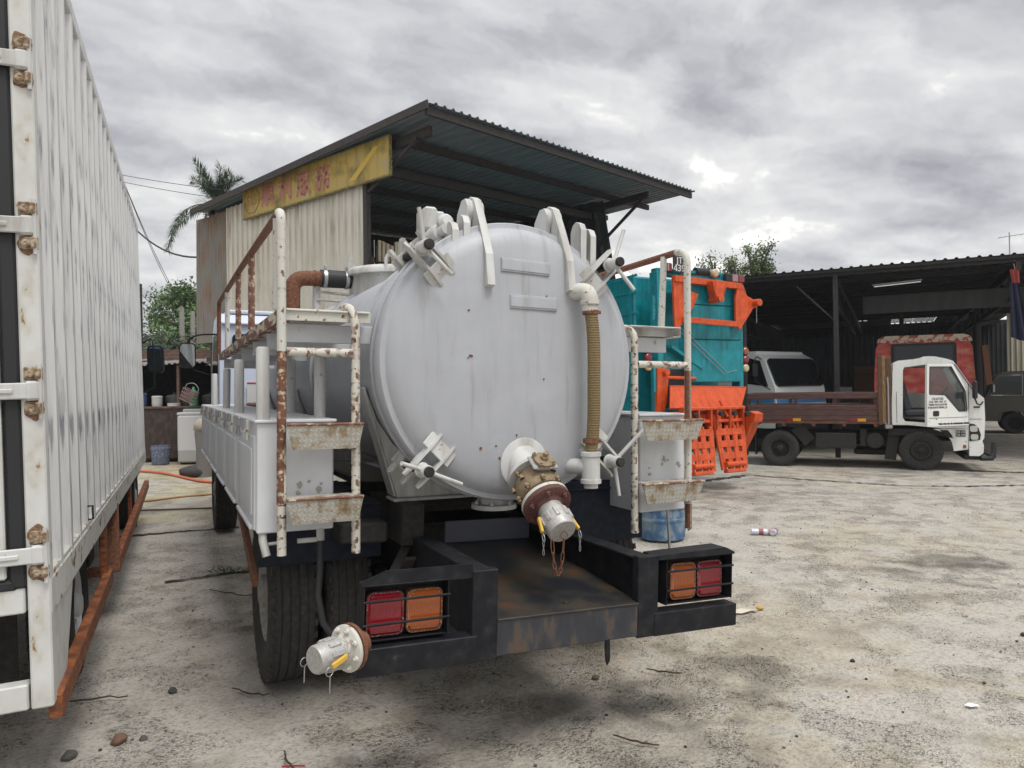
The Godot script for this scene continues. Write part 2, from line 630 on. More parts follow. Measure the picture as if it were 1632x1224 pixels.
# ---------- the yard ----------
const DARK_PATCHES := [  # oil stains, plus darker ground below and ahead of parked trucks
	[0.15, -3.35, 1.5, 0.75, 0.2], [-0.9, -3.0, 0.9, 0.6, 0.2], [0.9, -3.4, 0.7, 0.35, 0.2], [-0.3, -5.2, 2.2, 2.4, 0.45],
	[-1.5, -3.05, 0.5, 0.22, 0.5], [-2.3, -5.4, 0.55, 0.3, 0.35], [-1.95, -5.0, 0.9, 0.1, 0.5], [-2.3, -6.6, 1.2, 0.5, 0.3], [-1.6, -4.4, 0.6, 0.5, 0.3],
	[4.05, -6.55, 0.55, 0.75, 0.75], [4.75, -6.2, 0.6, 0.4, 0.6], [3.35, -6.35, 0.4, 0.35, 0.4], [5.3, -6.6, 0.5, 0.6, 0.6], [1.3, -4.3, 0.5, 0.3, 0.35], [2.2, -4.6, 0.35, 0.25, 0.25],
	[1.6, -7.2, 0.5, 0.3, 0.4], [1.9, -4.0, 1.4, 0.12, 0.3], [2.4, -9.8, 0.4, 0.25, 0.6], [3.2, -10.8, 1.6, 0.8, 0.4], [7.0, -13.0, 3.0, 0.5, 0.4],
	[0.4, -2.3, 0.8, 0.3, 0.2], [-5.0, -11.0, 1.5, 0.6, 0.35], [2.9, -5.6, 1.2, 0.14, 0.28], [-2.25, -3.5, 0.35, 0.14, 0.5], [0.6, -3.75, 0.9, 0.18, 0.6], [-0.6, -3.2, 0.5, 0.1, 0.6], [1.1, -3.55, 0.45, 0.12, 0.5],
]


func ground() -> void:
	# texture: trowelled concrete worn down to its gravel
	var s := 1536
	var na := FastNoiseLite.new()
	na.seed = 41
	na.frequency = 0.0045
	na.fractal_octaves = 6
	na.fractal_gain = 0.62
	var nb := FastNoiseLite.new()
	nb.seed = 42
	nb.frequency = 0.05
	nb.fractal_octaves = 5
	nb.fractal_gain = 0.68
	var nc := FastNoiseLite.new()
	nc.seed = 43
	nc.frequency = 0.11
	nc.fractal_octaves = 4
	nc.fractal_gain = 0.7
	var ia := na.get_seamless_image(s, s, false, false, 0.2).get_data()
	var ib := nb.get_seamless_image(s, s, false, false, 0.2).get_data()
	var ic := nc.get_seamless_image(s, s, false, false, 0.2).get_data()
	var rgb := PackedByteArray()
	rgb.resize(s * s * 3)
	var hh := PackedByteArray()
	hh.resize(s * s)
	var ramp := PackedByteArray()
	for q in 256:
		ramp.append(int(255.0 * lin(q / 255.0, 0, 0).r + 0.5))
	for i in s * s:
		var a := ia[i] / 255.0
		var b := ib[i] / 255.0
		var e := ic[i] / 255.0
		var worn := smoothstep(0.4, 0.62, a)
		var chip := smoothstep(0.54, 0.68, b) * (0.15 + 0.85 * worn)
		var pit := (1.0 - smoothstep(0.26, 0.4, b)) * (0.15 + 0.85 * worn)
		var sp := smoothstep(0.6, 0.72, e)
		var l := 0.43 + 0.14 * (a - 0.5) + 0.52 * (e - 0.5) * (0.38 + 1.0 * worn) + 0.26 * (b - 0.5)
		l *= 1.0 - 0.55 * pit  # shade in the chipped pits put into the colour
		l *= 1.0 - 0.62 * sp * (0.2 + 0.85 * worn)
		l *= 1.0 - 0.2 * chip
		l = clampf(l, 0.05, 0.68)
		rgb[i * 3] = ramp[int(255 * l * 1.03)]
		rgb[i * 3 + 1] = ramp[int(255 * l * 0.955)]
		rgb[i * 3 + 2] = ramp[int(255 * l * 0.855)]
		hh[i] = int(255 * clampf(0.5 + 0.2 * (a - 0.5) + 0.5 * (e - 0.5) * (0.4 + worn) + 0.55 * (b - 0.5) * (0.4 + 0.8 * worn), 0, 1))
	var m := StandardMaterial3D.new()
	m.albedo_texture = ImageTexture.create_from_image(Image.create_from_data(s, s, false, Image.FORMAT_RGB8, rgb))
	m.roughness = 0.92
	m.heightmap_enabled = true
	m.heightmap_texture = ImageTexture.create_from_image(Image.create_from_data(s, s, false, Image.FORMAT_L8, hh))
	m.heightmap_scale = 2.4
	m.vertex_color_use_as_albedo = true
	m.uv1_scale = Vector3.ONE / 3.4
	m.detail_enabled = true
	m.detail_albedo = nt(44, 0.01, [[0.0, lin(0.62, 0.6, 0.57)], [0.4, lin(0.93, 0.93, 0.92)], [0.7, Color.WHITE], [1.0, Color.WHITE]], 7, 1024)
	m.detail_blend_mode = BaseMaterial3D.BLEND_MODE_MUL
	m.detail_uv_layer = BaseMaterial3D.DETAIL_UV_2
	m.uv2_scale = Vector3.ONE / 5.9
	var xs := PackedFloat32Array()
	var zs := PackedFloat32Array()
	var step := 0.05
	var p := -7.0
	while p < 9.0:
		xs.append(p)
		p += step
	while p < 420.0:
		xs.append(p)
		step *= 1.25
		p += step
	xs.reverse()
	step = 0.05
	p = -7.05
	while p > -420.0:
		xs.append(p)
		step *= 1.25
		p -= step
	xs.reverse()
	step = 0.05
	p = -1.0
	while p > -13.0:
		zs.append(p)
		p -= step
	while p > -600.0:
		zs.append(p)
		step *= 1.25
		p -= step
	zs.reverse()
	step = 0.2
	p = -0.9
	while p < 200.0:
		zs.append(p)
		p += step
		step *= 1.4
	var n1 := FastNoiseLite.new()
	n1.seed = 51
	n1.frequency = 0.9
	n1.fractal_octaves = 5
	var n2 := FastNoiseLite.new()
	n2.seed = 52
	n2.frequency = 0.22
	n2.fractal_octaves = 5
	var n3 := FastNoiseLite.new()
	n3.seed = 53
	n3.frequency = 2.4
	n3.fractal_octaves = 4
	var nx := xs.size()
	var nz := zs.size()
	var V := PackedVector3Array()
	var U := PackedVector2Array()
	var U2 := PackedVector2Array()
	var C := PackedColorArray()
	var I := PackedInt32Array()
	for j in nz:
		for i in nx:
			var x := xs[i]
			var z := zs[j]
			var near := clampf((20.0 + z) / 6.0, 0.0, 1.0)
			V.append(Vector3(x, (0.006 * n1.get_noise_2d(x * 0.6, z * 0.6) + 0.003 * n3.get_noise_2d(x * 3, z * 3)) * near, z))
			U.append(Vector2(x, z))
			U2.append(Vector2(x * 0.83 + z * 0.56, z * 0.83 - x * 0.56))
			var w := n2.get_noise_2d(x, z)
			var f := n1.get_noise_2d(x * 0.7 + 40, z * 0.7)
			var k := 1.04 + 0.2 * w + 0.17 * f + 0.14 * n3.get_noise_2d(x * 1.3, z * 1.3) + 0.38 * clampf((0.8 - x) / 2.5, 0, 1)  # colour raised towards the left to offset the shade between the trucks
			var tan_ := clampf(0.5 + 1.4 * n2.get_noise_2d(x + 90, z + 30), 0, 1)
			var col := Vector3(1.0 + 0.05 * tan_, 1.0, 1.0 - 0.09 * tan_) * k
			for q in DARK_PATCHES:
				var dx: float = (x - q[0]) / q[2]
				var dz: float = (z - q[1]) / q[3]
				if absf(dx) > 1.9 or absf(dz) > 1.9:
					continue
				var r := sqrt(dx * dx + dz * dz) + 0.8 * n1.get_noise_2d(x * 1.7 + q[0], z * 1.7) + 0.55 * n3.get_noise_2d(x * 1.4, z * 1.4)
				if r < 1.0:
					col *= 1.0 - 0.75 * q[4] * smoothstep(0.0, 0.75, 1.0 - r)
			# faint wheel tracks sweeping across the slab
			for q in [[7.5, -11.0, 7.2], [7.5, -11.0, 8.7], [-4.0, -14.0, 9.6], [-4.0, -14.0, 11.0]]:
				var rd := absf(Vector2(x - q[0], z - q[1]).length() - q[2] + 0.12 * f)
				if rd < 0.16:
					col *= 1.0 - 0.13 * (1.0 - rd / 0.16) * clampf(0.6 + 2.0 * w, 0.0, 1.0)
			if x < -3.2 and z < -8.0:
				var br := clampf((-8.3 - z) / 1.2, 0, 1) * clampf((-3.2 - x) / 0.8, 0, 1)
				col = col.lerp(Vector3(col.x * 0.72, col.y * 0.63, col.z * 0.5), br * clampf(0.75 + f, 0, 1))
			C.append(Color(col.x, col.y, col.z))
	for j in nz - 1:
		for i in nx - 1:
			var a := j * nx + i
			I.append_array(PackedInt32Array([a, a + 1, a + nx, a + 1, a + nx + 1, a + nx]))
	var st := SurfaceTool.new()
	var arr := []
	arr.resize(Mesh.ARRAY_MAX)
	arr[Mesh.ARRAY_VERTEX] = V
	arr[Mesh.ARRAY_TEX_UV] = U
	arr[Mesh.ARRAY_TEX_UV2] = U2
	arr[Mesh.ARRAY_COLOR] = C
	arr[Mesh.ARRAY_INDEX] = I
	var am := ArrayMesh.new()
	am.add_surface_from_arrays(Mesh.PRIMITIVE_TRIANGLES, arr)
	st.create_from(am, 0)
	st.generate_normals()
	var o := MeshInstance3D.new()
	o.name = "ground"
	o.mesh = st.commit()
	o.material_override = m
	add_child(o, true)
	struct(o)


# ---------- shared vehicle parts ----------
# wheel with its axle along local x (side +1 or -1 is the outside); under par, a part with two sub-parts
func wheel(par: Node, c: Vector3, r: float, w: float, side: float, rim: Material, rim_r := 0.0, axis := Vector3.RIGHT, dish := 0.06) -> void:
	if rim_r <= 0.0:
		rim_r = r * 0.56
	var g := Geo.new()
	g.t = Geo.along(c, axis * side)
	var h := w * 0.5
	var pr := [Vector2(rim_r, -h * 0.8), Vector2(r * 0.8, -h), Vector2(r * 0.93, -h * 0.96), Vector2(r * 0.985, -h * 0.8)]
	for q in [-0.52, -0.16, 0.2, 0.56]:
		pr.append_array([Vector2(r, h * (q - 0.04)), Vector2(r - 0.006, h * (q - 0.03)), Vector2(r - 0.006, h * (q + 0.03)), Vector2(r, h * (q + 0.04))])
	pr.append_array([Vector2(r * 0.985, h * 0.8), Vector2(r * 0.93, h * 0.96), Vector2(r * 0.86, h), Vector2(r * 0.8, h * 1.02), Vector2(r * 0.72, h), Vector2(rim_r, h * 0.8)])
	g.lathe(pr, 40)
	for k in 44:
		var a := TAU * k / 44
		for q in [-0.86, 0.86]:
			g.box(Vector3(cos(a) * r * 0.965, q * h, sin(a) * r * 0.965), Vector3(r * 0.07, h * 0.16, r * 0.07), 0.003, Basis(Vector3.UP, -a))
	var wh := obj("wheel", g, M.tyre, par)
	var b := Geo.new()
	b.t = g.t
	b.lathe([Vector2(rim_r, h * 0.8), Vector2(rim_r * 0.95, h * 0.82), Vector2(rim_r * 0.9, h * 0.6), Vector2(rim_r * 0.86, h * 0.6 - dish), Vector2(rim_r * 0.62, h * 0.62 - dish), Vector2(rim_r * 0.56, h * 0.72 - dish * 0.4), Vector2(rim_r * 0.34, h * 0.72 - dish * 0.4), Vector2(rim_r * 0.32, h * 0.95), Vector2(rim_r * 0.24, h * 1.05), Vector2(0, h * 1.07)], 28)
	for k in 6:
		var a := TAU * k / 6
		b.disc_at(Vector3(cos(a) * rim_r * 0.46, h * 0.7 - dish * 0.4, sin(a) * rim_r * 0.46), Vector3.UP, [Vector2(0.018, 0), Vector2(0.018, 0.03), Vector2(0, 0.032)], 6)
	b.lathe([Vector2(rim_r, -h * 0.8), Vector2(rim_r * 0.9, -h * 0.5), Vector2(rim_r * 0.86, h * 0.2), Vector2(0, h * 0.2)], 24)
	obj("rim", b, rim, wh)


func bolts(g: Geo, o: Vector3, d: Vector3, r: float, k: int, br: float, bh: float, a0 := 0.0) -> void:
	var f := Geo.along(o, d)
	for i in k:
		var a := TAU * i / k + a0
		g.disc_at(f * Vector3(cos(a) * r, 0, sin(a) * r), d, [Vector2(br, 0), Vector2(br, bh * 0.6), Vector2(br * 0.55, bh * 0.62), Vector2(br * 0.55, bh), Vector2(0, bh)], 6)


func link_chain(g: Geo, p: Array, size: float) -> void:
	for i in p.size() - 1:
		var a: Vector3 = p[i]
		var b: Vector3 = p[i + 1]
		var d := (b - a).normalized()
		var s := d.cross(Vector3(0.2, 0.1, 1) if i % 2 == 0 else Vector3(1, 0.1, 0.2)).normalized()
		var m := (a + b) * 0.5
		var hl := a.distance_to(b) * 0.5 + size * 0.16
		var q := []
		for j in 10:
			var an := TAU * j / 10
			q.append(m + d * clampf(cos(an) * 1.4, -1, 1) * hl + s * sin(an) * size * 0.34)
		g.tube(q, size * 0.1, 5, false, true)


# camlock end: flange is the owner's; cap with two lever arms, rings and wires
func camlock(par: Node, o: Vector3, d: Vector3, r: float, side: Vector3, chains: bool) -> void:
	var g := Geo.new()
	g.disc_at(o, d, [Vector2(r * 0.84, -0.06), Vector2(r * 0.84, 0.0), Vector2(r, 0.005), Vector2(r * 1.02, 0.06), Vector2(r * 0.96, 0.075), Vector2(r * 0.95, 0.1), Vector2(r * 0.88, 0.108), Vector2(0, 0.108)], 28)
	for k in 10:
		var a := TAU * k / 10
		var f := Geo.along(o, d)
		g.box(f * Vector3(cos(a) * r * 1.0, 0.04, sin(a) * r * 1.0), Vector3(0.012, 0.05, 0.02), 0.002, f.basis * Basis(Vector3.UP, -a))
	var cap := obj("cap", g, M.alu, par)
	for s in [-1.0, 1.0]:
		var h: Vector3 = o + side * (r * 1.12 * s) + d * 0.03
		var y := Geo.new()
		var tip: Vector3 = h + d * 0.055 + side * (0.014 * s) + Vector3.DOWN * 0.012
		y.bar(h - d * 0.02, tip, 0.02, 0.013, side, 0.003)
		obj("lever", y, M.yellow, cap)
		var w := Geo.new()
		var ring := []
		for j in 12:
			ring.append(tip + d * 0.012 + Vector3.DOWN * 0.014 + (Vector3.UP * cos(TAU * j / 12) + d * sin(TAU * j / 12)) * 0.016)
		w.tube(ring, 0.002, 5, false, true)
		if chains:
			var p := []
			for j in 4:
				p.append(tip + Vector3.DOWN * (0.03 + 0.02 * j) + d * 0.012)
			link_chain(w, p, 0.014)
		else:
			w.tube([tip + d * 0.01 + Vector3.DOWN * 0.028, tip + d * 0.012 + Vector3.DOWN * 0.09], 0.0025, 5)
		obj("pull_ring", w, M.steel, cap)


func lamp_box(T: Node, f: Transform3D, x0: float, x1: float, y0: float, y1: float, kinds: Array, called: String) -> void:
	# open steel box: back plate, hood, ends, bottom lip
	var g := Geo.new()
	g.t = f
	var xm := (x0 + x1) * 0.5
	var w := x1 - x0
	g.box(Vector3(xm, (y0 + y1) * 0.5, -0.06), Vector3(w, y1 - y0, 0.006), 0.001)
	g.box(Vector3(xm, y1, -0.02), Vector3(w, 0.005, 0.085), 0.001)
	g.box(Vector3(xm, y0, -0.03), Vector3(w, 0.005, 0.065), 0.001)
	for x in [x0, x1]:
		g.box(Vector3(x, (y0 + y1) * 0.5, -0.022), Vector3(0.005, y1 - y0, 0.08), 0.001)
	var part := obj("lamp_box", g, M.black, T)
	var lw := 0.148
	for k in 2:
		var cx := xm + (k - 0.5) * (lw + 0.016)
		var cy := y0 + 0.1
		var l := Geo.new()
		l.t = f
		var o := rrect(cx - lw * 0.5, cy - 0.084, cx + lw * 0.5, cy + 0.084, 0.025, 4)
		var q := rrect(cx - lw * 0.5 + 0.012, cy - 0.072, cx + lw * 0.5 - 0.012, cy + 0.072, 0.016, 4)
		l.prism(o, -0.057, -0.012)
		for i in o.size():
			var j := (i + 1) % o.size()
			l.quad(Vector3(o[i].x, o[i].y, -0.012), Vector3(o[j].x, o[j].y, -0.012), Vector3(q[j].x, q[j].y, -0.002), Vector3(q[i].x, q[i].y, -0.002), Vector3(o[i].x - cx, o[i].y - cy, 0.1).normalized())
		l.prism(q, -0.02, -0.002)
		obj("lamp", l, M.red_lamp if kinds[k] == "red" else M.amber_lamp, part)
		l = Geo.new()
		l.t = f
		l.frame(rrect(cx - lw * 0.5 - 0.003, cy - 0.087, cx + lw * 0.5 + 0.003, cy + 0.087, 0.027, 4), rrect(cx - lw * 0.5 + 0.005, cy - 0.079, cx + lw * 0.5 - 0.005, cy + 0.079, 0.021, 4), -0.04, -0.009)
		for q2 in [[-1, -1], [1, -1], [-1, 1], [1, 1]]:
			l.disc_at(Vector3(cx + q2[0] * (lw * 0.5 - 0.016), cy + q2[1] * 0.068, -0.004), Vector3.BACK, [Vector2(0.005, 0), Vector2(0.004, 0.004), Vector2(0, 0.0045)], 8)
		obj("lamp_rim", l, M.rim_red if kinds[k] == "red" else M.rim_amber, part)
	for y in [y0 + 0.068, y0 + 0.158]:
		var b := Geo.new()
		b.t = f
		b.tube([Vector3(x0 - 0.004, y, 0.02), Vector3(x1 + 0.006, y + 0.004, 0.02)], 0.0055, 7)
		obj("guard_bar", b, M.black, part)
	var sc := Geo.new()
	sc.t = f
	for x in [x0 + 0.04, xm, x1 - 0.05]:
		sc.disc_at(Vector3(x, y1 - 0.022, -0.057), Vector3.BACK, [Vector2(0.006, 0), Vector2(0.005, 0.004), Vector2(0, 0.005)], 8)
	obj("bolt_head", sc, M.dark, part)


func tank_truck() -> void:
	var T := thing("tank_truck", "white vacuum tank truck seen from behind with round tank door and rusty side ladders", "truck", Vector3(-0.0232, 0, -3.7421), 25.6, -0.8)
	var g: Geo
	var cx := -0.02
	var cy := 1.79
	# shell
	g = Geo.new()
	g.t = Transform3D(Basis(Vector3.RIGHT, PI / 2), Vector3(cx, cy, 0))
	g.lathe([Vector2(0.655, -0.02), Vector2(0.655, -5.1), Vector2(0.6, -5.25), Vector2(0.4, -5.36), Vector2(0, -5.4)], 72)
	var shell := obj("tank_shell", g, M.tank, T)
	for z in [-0.62, -1.95, -3.4, -4.8]:
		g = Geo.new()
		g.t = Transform3D(Basis(Vector3.RIGHT, PI / 2), Vector3(cx, cy, z))
		g.lathe([Vector2(0.65, -0.05), Vector2(0.675, -0.045), Vector2(0.68, 0.0), Vector2(0.675, 0.045), Vector2(0.65, 0.05)], 64)
		obj("tank_rib", g, M.tank, shell)
	g = Geo.new()
	g.t = Transform3D(Basis(Vector3.RIGHT, PI / 2), Vector3(cx, cy, 0))
	g.lathe([Vector2(0.64, -0.075), Vector2(0.71, -0.07), Vector2(0.715, -0.065), Vector2(0.715, -0.04), Vector2(0.71, -0.035), Vector2(0.64, -0.03)], 80)
	obj("tank_flange", g, M.tank, shell)
	# door: rim and dished head
	g = Geo.new()
	g.t = Transform3D(Basis(Vector3.RIGHT, PI / 2), Vector3(cx, cy, 0))
	g.lathe([Vector2(0.6, -0.03), Vector2(0.7, -0.028), Vector2(0.706, -0.022), Vector2(0.706, 0.072), Vector2(0.7, 0.08), Vector2(0.686, 0.081), Vector2(0.676, 0.084), Vector2(0.66, 0.106), Vector2(0.63, 0.126), Vector2(0.58, 0.141), Vector2(0.5, 0.151), Vector2(0.38, 0.159), Vector2(0.22, 0.165), Vector2(0.08, 0.167), Vector2(0, 0.168)], 96)
	var lid := obj("rear_door", g, M.tank, T)
	for q in [[0.005, 2.262, 0.27, -7.0], [0.045, 2.082, 0.262, -3.0]]:
		g = Geo.new()
		g.t = Transform3D(Basis(Vector3.BACK, deg_to_rad(q[3] * 0.25)) * Basis(Vector3.RIGHT, -0.07), Vector3(q[0], q[1], 0.155 if q[1] > 2.2 else 0.163))
		g.box(Vector3.ZERO, Vector3(q[2], 0.056, 0.018), 0.004)
		g.tube([Vector3(-q[2] / 2, 0.03, 0), Vector3(q[2] / 2, 0.03, 0)], 0.006, 6)
		g.tube([Vector3(-q[2] / 2, -0.03, 0), Vector3(q[2] / 2, -0.03, 0)], 0.006, 6)
		obj("number_holder", g, M.tank, lid)
	var dr := RandomNumberGenerator.new()
	dr.seed = 31
	var door_z := func(x: float, y: float) -> float:
		var rr := Vector2(x - cx, y - cy).length()
		return 0.168 - 0.066 * rr * rr
	g = Geo.new()
	for q in [[-0.305, 2.03, 0.006], [-0.3, 1.81, 0.006], [-0.29, 1.808, 0.005], [-0.31, 1.8, 0.004], [-0.05, 1.42, 0.006], [-0.24, 1.36, 0.007], [-0.16, 1.37, 0.005], [-0.14, 1.31, 0.007], [0.12, 2.12, 0.005], [0.1, 1.7, 0.004]]:
		var z: float = door_z.call(q[0], q[1])
		g.t = Transform3D(Basis(Vector3.RIGHT, -0.1), Vector3(q[0], q[1], z + 0.003))
		var bp := PackedVector2Array()
		for j in 8:
			bp.append(Vector2(cos(TAU * j / 8), sin(TAU * j / 8)) * float(q[2]) * dr.randf_range(0.6, 1.3))
		g.prism(bp, -0.004, 0.001)
	stuff(obj("rust_spot", g, M.rust, lid))
	# four screw clamps round the door
	var rods := [
		[135.0, Vector3(-0.02, 0.185, -0.03), Vector3(0.115, -0.13, 0.05)],
		[45.0, Vector3(0.085, 0.19, -0.03), Vector3(0.095, -0.14, 0.05)],
		[225.0, Vector3(-0.13, 0.045, 0.06), Vector3(0.19, -0.075, -0.02)],
		[315.0, Vector3(0.12, 0.165, 0.09), Vector3(0.03, -0.18, 0.0)],
	]
	for q in rods:
		var a := deg_to_rad(q[0])
		var B := Basis(Vector3.BACK, a - PI / 2)
		g = Geo.new()
		g.t = Transform3D(B, Vector3(cx, cy, 0))
		g.box(Vector3(0, 0.575, 0.139), Vector3(0.17, 0.14, 0.01), 0.003, Basis(Vector3.RIGHT, 0.2))
		for s in [-1.0, 1.0]:
			var keep := g.t
			g.t = g.t * Transform3D(Basis(Vector3.UP, PI / 2), Vector3(s * 0.045, 0, 0))
			g.prism(pv([-0.13, 0.545, -0.152, 0.545, -0.17, 0.62, -0.168, 0.78, -0.152, 0.81, -0.118, 0.805, -0.095, 0.7, -0.118, 0.62]), -0.006, 0.006)
			g.t = keep
		var cl := obj("clamp", g, M.white, T)
		g = Geo.new()
		g.t = Transform3D(B, Vector3(cx, cy, 0))
		for s in [-1.0, 1.0]:
			g.prism(pv([s * 0.036, 0.7, s * 0.05, 0.7, s * 0.052, 0.8, s * 0.046, 0.82, s * 0.036, 0.81]), -0.12, -0.07)
		g.box(Vector3(0, 0.72, -0.1), Vector3(0.15, 0.09, 0.014), 0.003)
		obj("clamp_foot", g, M.white, cl)
		var hub := Vector3(cx, cy, 0) + B * Vector3(0, 0.735, 0)
		g = Geo.new()
		g.disc_at(hub + Vector3(0, 0, 0.15), Vector3.BACK, [Vector2(0.0, 0), Vector2(0.035, 0), Vector2(0.037, 0.01), Vector2(0.03, 0.014), Vector2(0.03, 0.09), Vector2(0.027, 0.095), Vector2(0, 0.096)], 20)
		for k in [1, 2]:
			g.tube([hub + Vector3(0, 0, 0.2), hub + Vector3(0, 0, 0.2) + q[k]], 0.0105, 9)
		obj("clamp_handle", g, M.white, cl)
		g = Geo.new()
		g.disc_at(hub + Vector3(0, 0, 0.1), Vector3.BACK, [Vector2(0.02, -0.2), Vector2(0.02, 0.15), Vector2(0.025, 0.155), Vector2(0.025, 0.166), Vector2(0.021, 0.171), Vector2(0, 0.172)], 16)
		obj("clamp_screw", g, M.dark, cl)
	# hinge arms over the top
	for x in [-0.2, 0.255]:
		g = Geo.new()
		g.t = Transform3D(Basis(Vector3.UP, PI / 2), Vector3(x, 0, 0))
		g.prism(pv([0.09, 2.62, 0.03, 2.635, -0.02, 2.61, -0.1, 2.46, -0.172, 2.31, -0.198, 2.155, -0.155, 2.145, -0.135, 2.27, -0.1, 2.36, 0.03, 2.44, 0.09, 2.5, 0.115, 2.57]), -0.02, 0.02)
		g.box(Vector3(0.135, 2.37, 0.0), Vector3(0.09, 0.36, 0.008), 0.002, Basis(Vector3.BACK, 0.28))
		var arm := obj("hinge_arm", g, M.white, T)
		g = Geo.new()
		g.disc_at(Vector3(x - 0.036, 2.56, -0.04), Vector3.LEFT, [Vector2(0.056, -0.075), Vector2(0.06, 0), Vector2(0.05, 0.012), Vector2(0.03, 0.013), Vector2(0.028, 0.004), Vector2(0, 0.004)], 20)
		g.tube([Vector3(x - 0.05, 2.56, -0.04), Vector3(x + 0.05, 2.56, -0.04)], 0.018, 10)
		obj("hinge_pin", g, M.white, arm)
		g = Geo.new()
		g.t = Transform3D(Basis(Vector3.UP, PI / 2), Vector3(x - 0.04, 0, 0))
		g.prism(pv([0.16, 2.4, 0.13, 2.56, 0.07, 2.62, 0.02, 2.62, -0.01, 2.58, 0.0, 2.48, 0.02, 2.4]), -0.012, 0.012)
		obj("hinge_bracket", g, M.white, arm)
	# pairs of lugs beside the arms
	for q in [[-0.345, 2.29], [-0.285, 2.33], [0.385, 2.36], [0.445, 2.33]]:
		g = Geo.new()
		g.t = Transform3D(Basis(Vector3.UP, PI / 2), Vector3(q[0], 0, 0))
		g.prism(pv([-0.085, q[1] - 0.06, 0.02, q[1] - 0.03, 0.02, q[1] + 0.14, 0.0, q[1] + 0.175, -0.035, q[1] + 0.19, -0.07, q[1] + 0.175, -0.09, q[1] + 0.14]), -0.017, 0.017)
		obj("hinge_lug", g, M.white, T)
	# hydraulic ram at the top left
	g = Geo.new()
	g.disc_at(Vector3(-0.39, 2.41, -0.42), Vector3(0.03, 0.04, 0.44), [Vector2(0, 0), Vector2(0.05, 0), Vector2(0.052, 0.01), Vector2(0.052, 0.36), Vector2(0.045, 0.37), Vector2(0.03, 0.372), Vector2(0.03, 0.44), Vector2(0, 0.44)], 20)
	var ram := obj("door_ram", g, M.white, T)
	g = Geo.new()
	g.box(Vector3(-0.395, 2.53, -0.2), Vector3(0.07, 0.12, 0.15), 0.012)
	g.box(Vector3(-0.345, 2.53, -0.16), Vector3(0.05, 0.08, 0.07), 0.01)
	g.disc_at(Vector3(-0.35, 2.49, -0.06), Vector3(0, 0.2, 1), [Vector2(0.04, -0.02), Vector2(0.042, 0.03), Vector2(0.025, 0.05), Vector2(0, 0.05)], 14)
	obj("ram_valve", g, M.white, ram)
	g = Geo.new()
	g.box(Vector3(-0.5, 2.33, -0.3), Vector3(0.012, 0.22, 0.1), 0.003)
	g.box(Vector3(-0.44, 2.3, -0.35), Vector3(0.13, 0.012, 0.12), 0.003)
	obj("ram_mount", g, M.white, ram)
	# discharge valve
	var d := Vector3(0.01, -0.573, 0.82).normalized()
	var o := Vector3(-0.005, 1.262, 0.165)
	g = Geo.new()
	g.disc_at(Vector3(o.x, o.y + 0.015, 0.152), Vector3(0, -0.03, 1), [Vector2(0.13, -0.02), Vector2(0.13, 0.006), Vector2(0.125, 0.009), Vector2(0, 0.009)], 30)
	g.disc_at(o, d, [Vector2(0.088, -0.06), Vector2(0.088, 0.055), Vector2(0.115, 0.057), Vector2(0.117, 0.062), Vector2(0.117, 0.078), Vector2(0.06, 0.08)], 30)
	var port := obj("discharge_valve", g, M.white, T)
	g = Geo.new()
	g.disc_at(o, d, [Vector2(0.06, 0.085), Vector2(0.085, 0.09), Vector2(0.105, 0.13), Vector2(0.112, 0.165), Vector2(0.112, 0.18), Vector2(0.106, 0.2), Vector2(0.09, 0.225), Vector2(0.113, 0.228), Vector2(0.06, 0.24)], 26)
	bolts(g, o + d * 0.08, d, 0.098, 6, 0.012, 0.03, 0.4)
	bolts(g, o + d * 0.155, -d, 0.115, 8, 0.012, 0.03, 0.2)
	bolts(g, o + d * 0.19, d, 0.112, 8, 0.012, 0.03, 0.6)
	obj("valve_body", g, M.bronze, port)
	g = Geo.new()
	var vu := d.cross(Vector3.RIGHT).normalized() * -1.0
	if vu.y < 0:
		vu = -vu
	var hb := Basis(Vector3.RIGHT, vu, Vector3.RIGHT.cross(vu))
	g.box(o + d * 0.13 + vu * 0.135, Vector3(0.13, 0.014, 0.09), 0.004, hb)
	g.box(o + d * 0.13 + vu * 0.12, Vector3(0.07, 0.03, 0.06), 0.006, hb)
	obj("valve_plate", g, M.alu, port)
	g = Geo.new()
	g.disc_at(o + d * 0.13 + vu * 0.145, vu, [Vector2(0.05, 0), Vector2(0.05, 0.012), Vector2(0.02, 0.015), Vector2(0.018, 0.03), Vector2(0.012, 0.032), Vector2(0.012, 0.05), Vector2(0, 0.05)], 14)
	bolts(g, o + d * 0.13 + vu * 0.15, vu, 0.05, 4, 0.012, 0.022, 0.7)
	obj("valve_stem", g, M.bronze, port)
	g = Geo.new()
	g.disc_at(o, d, [Vector2(0.06, 0.242), Vector2(0.116, 0.242), Vector2(0.119, 0.246), Vector2(0.119, 0.262), Vector2(0.06, 0.264)], 30)
	obj("valve_gasket_flange", g, M.cream, port)
	g = Geo.new()
	g.disc_at(o, d, [Vector2(0.06, 0.266), Vector2(0.118, 0.266), Vector2(0.119, 0.285), Vector2(0.112, 0.29), Vector2(0.075, 0.294), Vector2(0.06, 0.31), Vector2(0.056, 0.36), Vector2(0, 0.36)], 30)
	bolts(g, o + d * 0.29, d, 0.096, 6, 0.013, 0.022, 0.2)
	obj("outlet_flange", g, M.oxide, port)
	camlock(T, o + d * 0.345, d, 0.072, Vector3.RIGHT, true)
	g = Geo.new()
	var c0 := o + d * 0.462
	var ring := []
	for j in 14:
		ring.append(c0 + Vector3(cos(TAU * j / 14) * 0.017, -0.01 + sin(TAU * j / 14) * 0.017, 0.004))
	g.tube(ring, 0.002, 5, false, true)
	var pts := []
